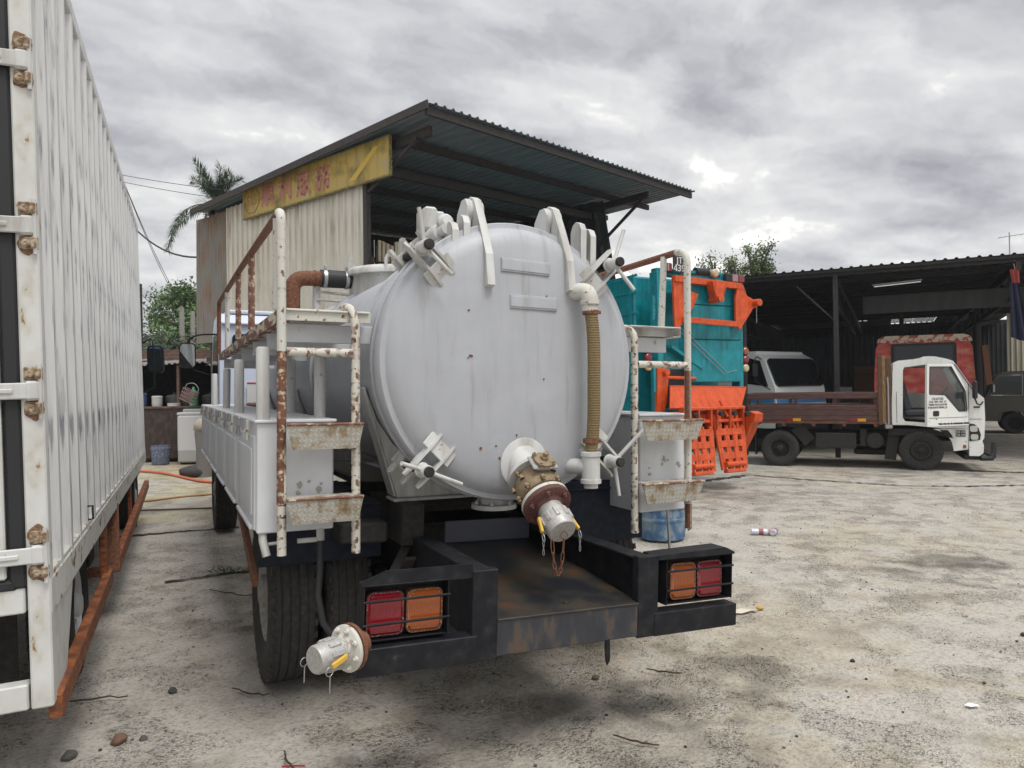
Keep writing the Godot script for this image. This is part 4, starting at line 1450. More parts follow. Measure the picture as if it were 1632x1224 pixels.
func box_truck() -> void:
	var T := thing("box_truck", "white box truck at the left edge with ribbed side and rusty rear hinges", "truck", Vector3(-1.772, 0, -2.785), 24.25, 1.2)
	M.panel = pm(nt(71, 0.016, [[0.0, lin(0.07, 0.075, 0.09)], [0.24, lin(0.16, 0.17, 0.2)], [0.29, lin(0.5, 0.5, 0.5)], [0.45, lin(0.66, 0.66, 0.65)], [0.75, lin(0.7, 0.7, 0.69)], [1.0, lin(0.75, 0.75, 0.74)]], 7, 1024), Vector3(2.4, 0.1, 2.4), 0.5, 0.0, nt(75, 0.012, [[0.0, lin(0.7, 0.72, 0.76)], [0.4, lin(0.93, 0.93, 0.94)], [0.6, Color.WHITE], [1.0, Color.WHITE]], 5), Vector3(0.8, 0.1, 0.8))
	M.post = pm(nt(72, 0.012, [[0.0, lin(0.13, 0.06, 0.03)], [0.08, lin(0.3, 0.19, 0.1)], [0.13, lin(0.52, 0.5, 0.44)], [0.4, lin(0.6, 0.6, 0.58)], [1.0, lin(0.65, 0.66, 0.65)]], 6), Vector3(1.6, 0.8, 1.6), 0.55, 0.0, M.t_light, Vector3.ONE)
	M.hinge_rust = pm(nt(73, 0.02, [[0.0, lin(0.07, 0.04, 0.022)], [0.42, lin(0.2, 0.12, 0.07)], [0.62, lin(0.36, 0.29, 0.2)], [1.0, lin(0.58, 0.54, 0.47)]], 6), Vector3.ONE * 3.0, 0.8)
	M.bloom = pm(nt(77, 0.03, [[0.0, lin(0.1, 0.05, 0.03)], [0.5, lin(0.2, 0.11, 0.06)], [1.0, lin(0.34, 0.24, 0.15)]], 5), Vector3.ONE * 6.0, 0.85)
	M.orange_rust = pm(nt(74, 0.015, [[0.0, lin(0.07, 0.025, 0.014)], [0.4, lin(0.16, 0.05, 0.018)], [0.7, lin(0.28, 0.085, 0.025)], [1.0, lin(0.4, 0.16, 0.06)]], 6), Vector3(1.5, 4.0, 1.0), 0.55)
	var g := Geo.new()
	g.box(Vector3(-1.15, 2.35, -3.5), Vector3(2.16, 2.72, 6.8), 0.01)
	var cargo := obj("cargo_box", g, M.post, T)
	g = Geo.new()
	g.ribs(Vector3(-0.04, 0.94, -0.06), Vector3(0, 0, -6.86), Vector3(0, 2.76, 0), Vector3.RIGHT, 23, [Vector2(0.0, 0.0), Vector2(0.66, 0.0), Vector2(0.74, 1.0), Vector2(0.92, 1.0)], 0.045)
	obj("ribbed_side", g, M.panel, cargo)
	g = Geo.new()
	g.ribs(Vector3(-2.26, 0.94, -0.06), Vector3(0, 0, -6.86), Vector3(0, 2.76, 0), Vector3.LEFT, 23, [Vector2(0.0, 0.0), Vector2(0.66, 0.0), Vector2(0.74, 1.0), Vector2(0.92, 1.0)], 0.045)
	obj("ribbed_side", g, M.panel, cargo)
	g = Geo.new()
	g.box(Vector3(-0.02, 3.72, -3.5), Vector3(0.05, 0.09, 7.0), 0.008)
	g.box(Vector3(-1.15, 3.765, -3.5), Vector3(2.3, 0.02, 7.0), 0.004)
	obj("roof_rail", g, M.post, cargo)
	g = Geo.new()
	g.box(Vector3(-0.018, 0.875, -3.5), Vector3(0.05, 0.14, 6.98), 0.006)
	g.box(Vector3(-0.012, 0.955, -3.5), Vector3(0.03, 0.022, 6.98), 0.003)
	obj("bottom_rail", g, paint(76, Vector3(0.6, 0.6, 0.57), 0.3, 0.55, M.t_light, 0.014, 0.08, 0.9, Vector3(0.24, 0.13, 0.06)), cargo)
	g = Geo.new()
	g.tube([Vector3(0.008, 1.06, -1.15), Vector3(0.03, 1.06, -1.16), Vector3(0.03, 0.99, -1.16), Vector3(0.008, 0.99, -1.15)], 0.006, 6)
	obj("rope_hook", g, M.dark, cargo)
	# rear corner post, rubber seal, door leaf
	g = Geo.new()
	g.box(Vector3(-0.033, 2.115, -0.04), Vector3(0.075, 3.32, 0.08), 0.006)
	obj("corner_post", g, M.post, T)
	g = Geo.new()
	g.box(Vector3(-0.1, 2.33, -0.02), Vector3(0.062, 2.82, 0.04), 0.012)
	g.box(Vector3(-1.2, 0.935, -0.02), Vector3(2.2, 0.045, 0.04), 0.012)
	obj("door_seal", g, M.rubber, T)
	g = Geo.new()
	g.box(Vector3(-0.68, 2.34, -0.02), Vector3(1.09, 2.76, 0.05), 0.006)
	var door := obj("rear_door_leaf", g, M.post, T)
	g = Geo.new()
	g.box(Vector3(-1.79, 2.34, -0.02), Vector3(1.09, 2.76, 0.05), 0.006)
	obj("rear_door_leaf", g, M.post, T)
	for y in [2.93, 2.3, 1.67, 1.045]:
		g = Geo.new()
		g.box(Vector3(-0.2, y, 0.018), Vector3(0.36, 0.062, 0.014), 0.006)
		g.box(Vector3(-0.2, y, 0.026), Vector3(0.22, 0.018, 0.012), 0.006)
		g.box(Vector3(-0.03, y, 0.012), Vector3(0.05, 0.075, 0.03), 0.01)
		g.tube([Vector3(-0.005, y - 0.11, 0.012), Vector3(-0.005, y + 0.1, 0.012)], 0.008, 8)
		var hg := obj("hinge", g, M.white, door)
		g = Geo.new()
		for s in [-1.0, 1.0]:
			g = Geo.new()
			g.box(Vector3(-0.026, y + s * 0.066, 0.006), Vector3(0.062, 0.05, 0.012), 0.004)
			g.box(Vector3(-0.01, y + s * 0.066, 0.018), Vector3(0.022, 0.044, 0.022), 0.006)
			g.disc_at(Vector3(-0.036, y + s * 0.067, 0.012), Vector3.BACK, [Vector2(0.016, 0), Vector2(0.015, 0.006), Vector2(0.006, 0.008), Vector2(0, 0.003)], 12)
			obj("hinge_bracket", g, M.hinge_rust, T)
			g = Geo.new()
			var rp := PackedVector2Array()
			for j in 20:
				var an := TAU * j / 20
				rp.append(Vector2(-0.03 + cos(an) * 0.033 * (1.0 + 0.12 * sin(an * 3.0 + y * 5.0)), y + s * 0.07 + sin(an) * 0.038 * (1.0 + 0.22 * sin(an * 2.0 + y * 3.0 + s) + 0.1 * sin(an * 5.0 + y))))
			g.prism(rp, -0.002, 0.0015)
			if (y > 2.0 and y < 2.5 and s > 0.0) or (y < 2.0 and y > 1.5 and s > 0.0):
				continue
			obj("rust_bloom", g, M.bloom, T)
	# lower rear frame
	g = Geo.new()
	g.box(Vector3(-1.19, 0.872, -0.045), Vector3(2.22, 0.1, 0.07), 0.006)
	g.box(Vector3(-1.19, 0.502, -0.045), Vector3(2.22, 0.098, 0.07), 0.006)
	g.box(Vector3(-0.055, 0.68, -0.045), Vector3(0.03, 0.28, 0.07), 0.004)
	obj("rear_frame", g, M.post, T)
	g = Geo.new()
	g.t = Transform3D(Basis(Vector3.UP, PI / 2), Vector3.ZERO)
	g.prism(pv([0.06, 0.815, 0.62, 0.815, 0.36, 0.47, 0.06, 0.455]), -0.012, 0.0)
	obj("side_skirt", g, M.post, T)
	g = Geo.new()
	for s in [-0.75, -1.55]:
		g.box(Vector3(s, 0.66, -3.7), Vector3(0.07, 0.22, 6.9), 0.004)
	g.box(Vector3(-1.15, 0.68, -0.5), Vector3(1.9, 0.5, 0.012), 0.002)
	for z in [-0.9, -2.6, -3.6, -4.6, -5.6]:
		g.box(Vector3(-1.15, 0.82, z), Vector3(2.1, 0.1, 0.06), 0.003)
	for q in [[-2.7, 0.3], [-4.0, 0.5]]:
		g.box(Vector3(-0.4, 0.62, q[0]), Vector3(0.5, 0.35, q[1]), 0.01)
	obj("underframe", g, M.dark, T)
	# orange side guards
	g = Geo.new()
	g.bar(Vector3(0.0, 0.43, -0.06), Vector3(0.0, 0.455, -2.2), 0.05, 0.09)
	g.bar(Vector3(-0.02, 0.46, -2.12), Vector3(-0.02, 0.83, -2.12), 0.04, 0.1, Vector3.BACK)
	obj("side_guard", g, M.orange_rust, T)
	g = Geo.new()
	g.bar(Vector3(0.0, 0.42, -2.75), Vector3(0.0, 0.5, -7.1), 0.05, 0.1)
	g.bar(Vector3(-0.03, 0.46, -4.6), Vector3(-0.03, 0.83, -4.6), 0.03, 0.1, Vector3.BACK)
	obj("side_guard", g, M.orange_rust, T)
	g = Geo.new()
	g.bar(Vector3(-0.02, 0.36, -2.72), Vector3(-0.03, 0.84, -2.85), 0.09, 0.03, Vector3.BACK)
	g.box(Vector3(-0.1, 0.38, -2.7), Vector3(0.16, 0.06, 0.08), 0.004)
	obj("guard_stay", g, M.rust, T)
	wheel(T, Vector3(-0.22, 0.4, -1.75), 0.4, 0.22, 1.0, M.locker, 0.22)
	wheel(T, Vector3(-2.05, 0.4, -1.75), 0.4, 0.22, -1.0, M.locker, 0.22)
	wheel(T, Vector3(-0.22, 0.4, -6.9), 0.4, 0.22, 1.0, M.locker, 0.22)
	wheel(T, Vector3(-2.05, 0.4, -6.9), 0.4, 0.22, -1.0, M.locker, 0.22)
	# cab ahead of the box
	g = Geo.new()
	g.t = Transform3D(Basis(Vector3.UP, PI / 2), Vector3.ZERO)
	g.prism(pv([7.1, 0.7, 7.1, 2.4, 7.3, 2.55, 8.2, 2.5, 8.55, 1.6, 8.6, 0.5, 7.5, 0.5, 7.3, 0.7]), -2.1, -0.16)
	var cab := obj("cab", g, flat(0.1, 0.16, 0.36, 0.35), T)
	g = Geo.new()
	g.t = Transform3D(Basis(Vector3.UP, PI / 2), Vector3(-0.16, 0, 0))
	g.prism(pv([7.4, 1.6, 7.4, 2.3, 8.05, 2.3, 8.35, 1.6]), -0.008, 0.008)
	obj("side_window", g, M.glass_dark, cab)
	g = Geo.new()
	g.tube([Vector3(-0.16, 2.3, -7.9), Vector3(0.08, 2.42, -7.9), Vector3(0.1, 2.3, -7.9), Vector3(0.1, 1.75, -7.9), Vector3(-0.16, 1.6, -7.9)], 0.013, 7)
	var ma := obj("mirror_arm", g, M.black, cab)
	g = Geo.new()
	g.t = Transform3D(Basis(Vector3.UP, -0.35), Vector3(0.115, 2.13, -7.9))
	g.prism(rrect(-0.105, -0.19, 0.105, 0.19, 0.05, 4), -0.06, 0.0)
	obj("mirror_shell", g, M.black, ma)
	g = Geo.new()
	g.t = Transform3D(Basis(Vector3.UP, -0.35), Vector3(0.116, 2.13, -7.897))
	g.prism(rrect(-0.085, -0.172, 0.085, 0.172, 0.045, 4), -0.004, 0.004)
	obj("mirror_glass", g, M.mirror, ma)


func flatbed_truck() -> void:
	var T := thing("flatbed_truck", "small white-cabbed lorry with brown wooden dropside bed and its driver door swung open", "truck", Vector3(7.724, 0, -13.656), -25.0)
	var g: Geo
	var brown := pm(nt(81, 0.012, [[0.0, lin(0.045, 0.022, 0.02)], [0.5, lin(0.09, 0.042, 0.036)], [1.0, lin(0.13, 0.07, 0.058)]], 6), Vector3(0.5, 4.0, 4.0), 0.7)
	var wood := pm(nt(82, 0.02, [[0.0, lin(0.12, 0.06, 0.03)], [0.5, lin(0.26, 0.15, 0.07)], [1.0, lin(0.4, 0.25, 0.12)]], 6), Vector3(4.0, 0.6, 4.0), 0.75)
	var wht := paint(83, Vector3(0.8, 0.81, 0.79), 0.1, 0.32, M.t_light, 0.02, 0.04, 1.0)
	var W := 1.68
	# bed
	g = Geo.new()
	g.box(Vector3(-1.9, 0.905, -W * 0.5), Vector3(2.5, 0.06, W), 0.006)
	for k in 5:
		g.box(Vector3(-3.0 + k * 0.56, 0.85, -W * 0.5), Vector3(0.07, 0.06, W - 0.04), 0.004)
	var bed := obj("bed_floor", g, pm(nt(84, 0.015, [[0.0, lin(0.09, 0.035, 0.025)], [1.0, lin(0.28, 0.13, 0.08)]], 6), Vector3(0.6, 3, 3), 0.7), T)
	for side in [0, 1]:
		var z := 0.0 if side == 0 else -W
		for q in [[0.985, 0.1], [1.09, 0.1], [1.195, 0.1], [1.43, 0.12]]:
			g = Geo.new()
			g.box(Vector3(-1.93, q[0], z), Vector3(2.42, q[1], 0.03), 0.006)
			obj("side_board", g, brown, bed)
		for x in [-3.1, -2.3, -1.5, -0.76]:
			g = Geo.new()
			g.box(Vector3(x, 1.2, z - 0.028 if side == 0 else z + 0.028), Vector3(0.06, 0.56, 0.024), 0.004)
			obj("side_stake", g, brown, bed)
	for q in [[0.985, 0.1], [1.09, 0.1], [1.195, 0.1], [1.43, 0.12]]:
		g = Geo.new()
		g.box(Vector3(-3.155, q[0], -W * 0.5), Vector3(0.03, q[1], W - 0.05), 0.006)
		obj("tail_board", g, brown, bed)
	for x in [-2.26, -1.08]:
		for k in 2:
			g = Geo.new()
			g.box(Vector3(x - 0.075 + k * 0.15, 0.955 - 0.005 * k, 0.018), Vector3(0.148, 0.06, 0.006), 0.001)
			obj("reflector", g, M.red_lamp if k == 0 else flat(0.6, 0.3, 0.02, 0.3), bed)
	for k in 5:
		g = Geo.new()
		g.box(Vector3(-0.62, 1.53, -0.12 - k * 0.36), Vector3(0.07, 1.3, 0.26), 0.008)
		obj("headboard_plank", g, wood, bed)
	g = Geo.new()
	g.box(Vector3(-0.68, 1.53, 0.0), Vector3(0.07, 1.34, 0.08), 0.006)
	g.box(Vector3(-0.53, 1.5, 0.0), Vector3(0.09, 1.28, 0.07), 0.006)
	g.box(Vector3(-0.6, 1.7, -W * 0.5), Vector3(0.02, 0.1, W), 0.004)
	obj("headboard_post", g, pm(nt(85, 0.02, [[0.0, lin(0.06, 0.035, 0.02)], [1.0, lin(0.15, 0.085, 0.045)]], 5), Vector3(3, 0.6, 3), 0.75), bed)
	g = Geo.new()
	g.box(Vector3(-0.61, 1.53, 0.005), Vector3(0.07, 1.3, 0.03), 0.006)
	obj("headboard_batten", g, wood, bed)
	# chassis
	g = Geo.new()
	for z in [-0.45, -1.22]:
		g.box(Vector3(-1.1, 0.62, z), Vector3(4.0, 0.16, 0.06), 0.004)
	g.box(Vector3(-1.48, 0.54, -0.2), Vector3(0.74, 0.3, 0.34), 0.015)
	g.disc_at(Vector3(-0.78, 0.55, -0.06), Vector3.FORWARD, [Vector2(0, -0.02), Vector2(0.14, -0.01), Vector2(0.16, 0.02), Vector2(0.16, 0.3), Vector2(0, 0.3)], 20)
	g.box(Vector3(-0.98, 0.6, -0.2), Vector3(0.12, 0.34, 0.2), 0.01)
	g.box(Vector3(-0.8, 0.3, -0.8), Vector3(0.7, 0.12, 0.7), 0.03)
	g.tube([Vector3(-2.52, 0.37, -0.05), Vector3(-2.52, 0.37, -W + 0.05)], 0.07, 10)
	g.tube([Vector3(0, 0.37, -0.05), Vector3(0, 0.37, -W + 0.05)], 0.06, 10)
	g.bar(Vector3(-2.2, 0.8, -0.1), Vector3(-1.95, 0.5, -0.1), 0.25, 0.02, Vector3.BACK)
	g.box(Vector3(-3.0, 0.5, -0.25), Vector3(0.02, 0.56, 0.3), 0.004)
	g.bar(Vector3(-0.44, 0.72, -0.14), Vector3(-0.52, 0.18, -0.14), 0.2, 0.012, Vector3.BACK)
	g.box(Vector3(0.2, 0.72, -W * 0.5), Vector3(1.5, 0.14, W - 0.15), 0.01)
	obj("chassis", g, M.dark, T)
	for z in [-0.06, -W + 0.06]:
		var s := 1.0 if z > -0.5 else -1.0
		wheel(T, Vector3(-2.52, 0.365, z - 0.06 * s), 0.365, 0.19, s, M.dark, 0.19, Vector3.BACK, 0.1)
		wheel(T, Vector3(-2.52, 0.365, z - 0.28 * s), 0.365, 0.19, s, M.dark, 0.19, Vector3.BACK, 0.02)
		wheel(T, Vector3(0.0, 0.375, z - 0.06 * s), 0.375, 0.2, s, M.dark, 0.2, Vector3.BACK, -0.04)
	# cab shell, one part per panel
	g = Geo.new()
	g.prism(pv([-0.5, 0.86, -0.45, 2.03, -0.4, 2.075, -0.285, 1.9, -0.3, 1.0, -0.26, 0.93, 0.1, 0.905, 0.76, 0.86, 0.76, 0.8, 0.36, 0.8, -0.2, 0.86]), -0.05, 0.0)
	g.prism(pv([-0.4, 2.075, -0.3, 2.09, 0.1, 2.12, 0.53, 2.06, 0.56, 1.96, 0.47, 1.985, 0.05, 2.0, -0.26, 1.96, -0.285, 1.9]), -0.05, 0.0)
	g.prism(pv([0.53, 2.06, 0.58, 2.0, 0.86, 1.52, 1.0, 1.38, 0.99, 0.6, 0.94, 0.45, 0.77, 0.46, 0.76, 0.86, 0.77, 1.2, 0.74, 1.5, 0.5, 1.985]), -0.05, 0.0)
	var shell := obj("cab_side", g, wht, T)
	g = Geo.new()
	g.prism(pv([-0.5, 0.86, -0.42, 2.02, -0.3, 2.08, -0.285, 1.48, 0.76, 1.4, 0.77, 1.2, 0.76, 0.8, 0.36, 0.8, -0.2, 0.86]), -W, -W + 0.05)
	g.prism(pv([-0.3, 2.08, 0.1, 2.12, 0.53, 2.06, 0.56, 1.96, 0.05, 2.0, -0.27, 1.94]), -W, -W + 0.05)
	g.prism(pv([0.53, 2.06, 0.58, 2.0, 0.86, 1.52, 1.0, 1.38, 0.99, 0.6, 0.94, 0.45, 0.77, 0.46, 0.76, 0.86, 0.74, 1.5, 0.5, 1.985]), -W, -W + 0.05)
	obj("cab_side", g, wht, T)
	g = Geo.new()
	g.t = Transform3D(Basis(), Vector3(0, 0, -W))
	g.prism(pv([-0.455, 2.0, -0.44, 2.06, -0.36, 2.09, -0.22, 2.1, -0.1, 2.11, 0.0, 2.13, 0.06, 2.155, 0.14, 2.16, 0.26, 2.15, 0.36, 2.125, 0.46, 2.095, 0.54, 2.06, 0.58, 2.0, 0.5, 2.03, 0.1, 2.09, -0.3, 2.04]), 0.003, W - 0.003)
	obj("cab_roof", g, wht, T)
	g = Geo.new()
	g.box(Vector3(-0.47, 1.12, -W * 0.5), Vector3(0.04, 0.52, W - 0.1), 0.008)
	g.box(Vector3(-0.44, 1.95, -W * 0.5), Vector3(0.04, 0.16, W - 0.1), 0.008)
	for z in [-0.12, -W + 0.12]:
		g.box(Vector3(-0.455, 1.6, z), Vector3(0.04, 0.6, 0.16), 0.008)
	obj("cab_back", g, wht, T)
	g = Geo.new()
	g.t = Transform3D(Basis(), Vector3(0, 0, -W))
	g.prism(pv([0.86, 1.5, 1.02, 1.36, 1.03, 1.0, 1.01, 0.62, 0.97, 0.58, 0.97, 1.0, 0.96, 1.3, 0.82, 1.46]), 0.003, W - 0.003)
	obj("front_panel", g, wht, T)
	g = Geo.new()
	g.t = Transform3D(Basis(), Vector3(0, 0, -W))
	g.prism(pv([0.77, 0.52, 0.98, 0.56, 1.0, 0.5, 0.99, 0.36, 0.93, 0.3, 0.77, 0.3]), 0.01, W + 0.02)
	obj("bumper", g, wht, T)
	g = Geo.new()
	g.tube([Vector3(0.95, 0.26, 0.0), Vector3(1.12, 0.26, -0.02), Vector3(1.16, 0.4, -0.05), Vector3(1.16, 0.55, -0.05)], 0.05, 9)
	g.tube([Vector3(1.15, 0.3, -0.05), Vector3(1.15, 0.3, -W + 0.05)], 0.05, 9)
	g.box(Vector3(0.85, 0.27, -W * 0.5), Vector3(0.3, 0.1, W - 0.2), 0.01)
	obj("bull_bar", g, M.rubber, T)
	g = Geo.new()
	g.t = Transform3D(Basis(), Vector3(0, 0, -W))
	g.prism(pv([0.57, 2.0, 0.85, 1.5, 0.845, 1.495, 0.56, 1.995]), 0.06, W - 0.06)
	obj("windscreen", g, M.glass, T)
	g = Geo.new()
	for z in [0.004]:
		g.bar(Vector3(0.56, 2.0, z), Vector3(0.84, 1.52, z), 0.014, 0.03, Vector3.BACK)
	obj("screen_seal", g, M.rubber, T)
	# lower side: step panel with wheel arch
	g = Geo.new()
	g.prism(pv([0.2, 0.79, 0.76, 0.79, 0.76, 0.42, 0.53, 0.38, 0.5, 0.55, 0.42, 0.7]), -0.04, -0.004)
	var low := obj("step_panel", g, wht, T)
	g = Geo.new()
	g.prism(pv([0.3, 0.775, 0.44, 0.77, 0.5, 0.68, 0.52, 0.62, 0.42, 0.64]), -0.006, 0.0)
	obj("step_recess", g, M.dark, low)
	g = Geo.new()
	g.box(Vector3(0.64, 0.71, -0.001), Vector3(0.16, 0.12, 0.004), 0.001)
	var pl := obj("weight_plate", g, M.rubber, low)
	lettering("weight_text", "BDM 4500", 0.042, M.white, low, Transform3D(Basis(), Vector3(0.64, 0.738, 0.003)), "Droid Sans", 0.7)
	lettering("weight_text", "BTM 2500", 0.042, M.white, low, Transform3D(Basis(), Vector3(0.64, 0.683, 0.003)), "Droid Sans", 0.7)
	g = Geo.new()
	g.box(Vector3(0.7, 0.47, -0.002), Vector3(0.05, 0.06, 0.01), 0.003)
	obj("side_marker", g, M.amber_lamp, low)
	# headlamp
	g = Geo.new()
	g.prism(pv([0.775, 0.9, 0.86, 0.885, 0.92, 0.82, 0.955, 0.7, 0.945, 0.6, 0.775, 0.57]), -0.02, 0.012)
	var hl := obj("headlamp", g, M.dark, T)
	for q in [[0.845, 0.8, 0.055], [0.855, 0.65, 0.05]]:
		g = Geo.new()
		g.prism(rrect(q[0] - 0.058, q[1] - q[2], q[0] + 0.06, q[1] + q[2], 0.03, 3), -0.01, 0.022)
		obj("lamp_lens", g, flat(0.5, 0.5, 0.46, 0.12), hl)
	# open door, hinged at the front pillar
	var D := Transform3D(Basis(Vector3.UP, deg_to_rad(45.0)), Vector3(0.775, 0, 0.012))
	g = Geo.new()
	g.t = D
	g.prism(pv([-1.06, 0.87, -1.05, 1.46, -0.62, 1.43, -0.28, 1.12, -0.06, 1.12, -0.02, 1.16, -0.02, 0.87]), -0.03, 0.02)
	g.prism(pv([-1.05, 1.46, -1.0, 1.44, -0.98, 1.95, -0.44, 1.95, -0.1, 1.5, -0.06, 1.16, -0.06, 1.12, -0.02, 1.16, -0.04, 1.5, -0.4, 2.0, -1.03, 2.0]), -0.025, 0.015)
	var door := obj("cab_door", g, wht, T)
	g = Geo.new()
	g.t = D
	g.prism(pv([-0.995, 1.45, -0.98, 1.95, -0.44, 1.95, -0.1, 1.5, -0.065, 1.16, -0.09, 1.125, -0.27, 1.125, -0.62, 1.44]), -0.006, -0.002)
	obj("door_window", g, glass(0.05, 0.06, 0.06, 0.45), door)
	g = Geo.new()
	g.t = D
	g.prism(rrect(-0.92, 1.05, -0.77, 1.15, 0.03, 3), 0.012, 0.024)
	obj("door_handle", g, M.rubber, door)
	g = Geo.new()
	g.t = D
	var xx := -0.8
	for w in [0.1, 0.08, 0.06, 0.06, 0.24, 0.14]:
		g.prism(pv([xx, 0.925, xx + w, 0.925, xx + w + 0.025, 0.895, xx + 0.025, 0.895]), 0.0215, 0.023)
		xx += w + 0.016
	obj("door_stripe", g, M.rubber, door)
	var rows := [["COLDSTORE", 0.045], ["4 JLN. TMN. 4 DIS. 1/2", 0.036], ["TAMAN PULAI JAYA 540", 0.036], ["81100 JOHOR BAHRU, JO.", 0.036]]
	for k in 4:
		lettering("door_text", rows[k][0], rows[k][1], M.dark, door, D * Transform3D(Basis(), Vector3(-0.8, 1.365 - k * 0.052, 0.0215)), "Droid Sans", 0.82)
	g = Geo.new()
	g.t = D
	g.tube([Vector3(-0.99, 1.45, 0.02), Vector3(-0.975, 1.945, 0.018), Vector3(-0.445, 1.945, 0.018), Vector3(-0.11, 1.5, 0.018), Vector3(-0.07, 1.16, 0.02), Vector3(-0.09, 1.13, 0.022), Vector3(-0.27, 1.13, 0.022), Vector3(-0.62, 1.437, 0.022)], 0.009, 6, false, true)
	obj("window_seal", g, M.rubber, door)
	g = Geo.new()
	g.t = D
	g.box(Vector3(-0.54, 1.02, 0.021), Vector3(0.95, 0.008, 0.004), 0.001)
	g.box(Vector3(-0.03, 1.1, 0.021), Vector3(0.008, 0.45, 0.004), 0.001)
	g.box(Vector3(-0.84, 1.0, 0.022), Vector3(0.02, 0.02, 0.006), 0.002)
	obj("door_seam", g, M.dark, door)
	g = Geo.new()
	g.box(Vector3(0.9, 1.2, 0.006), Vector3(0.1, 0.03, 0.012), 0.004)
	g.box(Vector3(0.88, 0.98, 0.003), Vector3(0.19, 0.006, 0.006), 0.001)
	g.box(Vector3(0.775, 1.3, 0.003), Vector3(0.008, 0.7, 0.006), 0.001)
	g.box(Vector3(-0.4, 1.2, 0.003), Vector3(0.006, 0.6, 0.006), 0.001)
	obj("panel_seam", g, M.dark, T)
	# inside
	g = Geo.new()
	g.box(Vector3(0.15, 0.87, -W * 0.5), Vector3(1.2, 0.06, W - 0.12), 0.01)
	g.box(Vector3(0.72, 1.25, -W * 0.5), Vector3(0.3, 0.4, W - 0.12), 0.04)
	obj("cab_floor", g, M.dark, T)
	for z in [-0.42, -1.2]:
		g = Geo.new()
		g.box(Vector3(-0.02, 1.08, z), Vector3(0.5, 0.14, 0.5), 0.05)
		g.box(Vector3(-0.26, 1.42, z), Vector3(0.14, 0.62, 0.46), 0.05, Basis(Vector3.BACK, 0.22))
		g.box(Vector3(-0.34, 1.8, z), Vector3(0.1, 0.18, 0.26), 0.04)
		obj("seat", g, flat(0.05, 0.055, 0.065, 0.7), T)
	g = Geo.new()
	var sw := []
	for j in 18:
		sw.append(Vector3(0.4, 1.42, -0.42) + Vector3(0.1 * cos(TAU * j / 18), 0.15 * cos(TAU * j / 18), 0.2 * sin(TAU * j / 18)))
	g.tube(sw, 0.014, 7, false, true)
	g.tube([Vector3(0.4, 1.42, -0.42), Vector3(0.6, 1.2, -0.42)], 0.025, 8)
	obj("steering_wheel", g, M.rubber, T)
	# mirrors, intake pipe
	g = Geo.new()
	g.box(Vector3(0.86, 1.52, 0.12), Vector3(0.07, 0.33, 0.17), 0.03)
	g.tube([Vector3(0.86, 1.36, 0.1), Vector3(0.9, 1.26, 0.06), Vector3(0.96, 1.24, 0.02), Vector3(1.0, 1.3, 0.0)], 0.014, 7)
	obj("wing_mirror", g, M.rubber, T)
	g = Geo.new()
	g.tube([Vector3(-0.54, 0.85, 0.01), Vector3(-0.54, 1.6, 0.01), Vector3(-0.55, 1.78, 0.01)], 0.03, 10)
	g.box(Vector3(-0.54, 0.84, -0.02), Vector3(0.14, 0.12, 0.1), 0.02)
	obj("intake_pipe", g, M.steel, T)


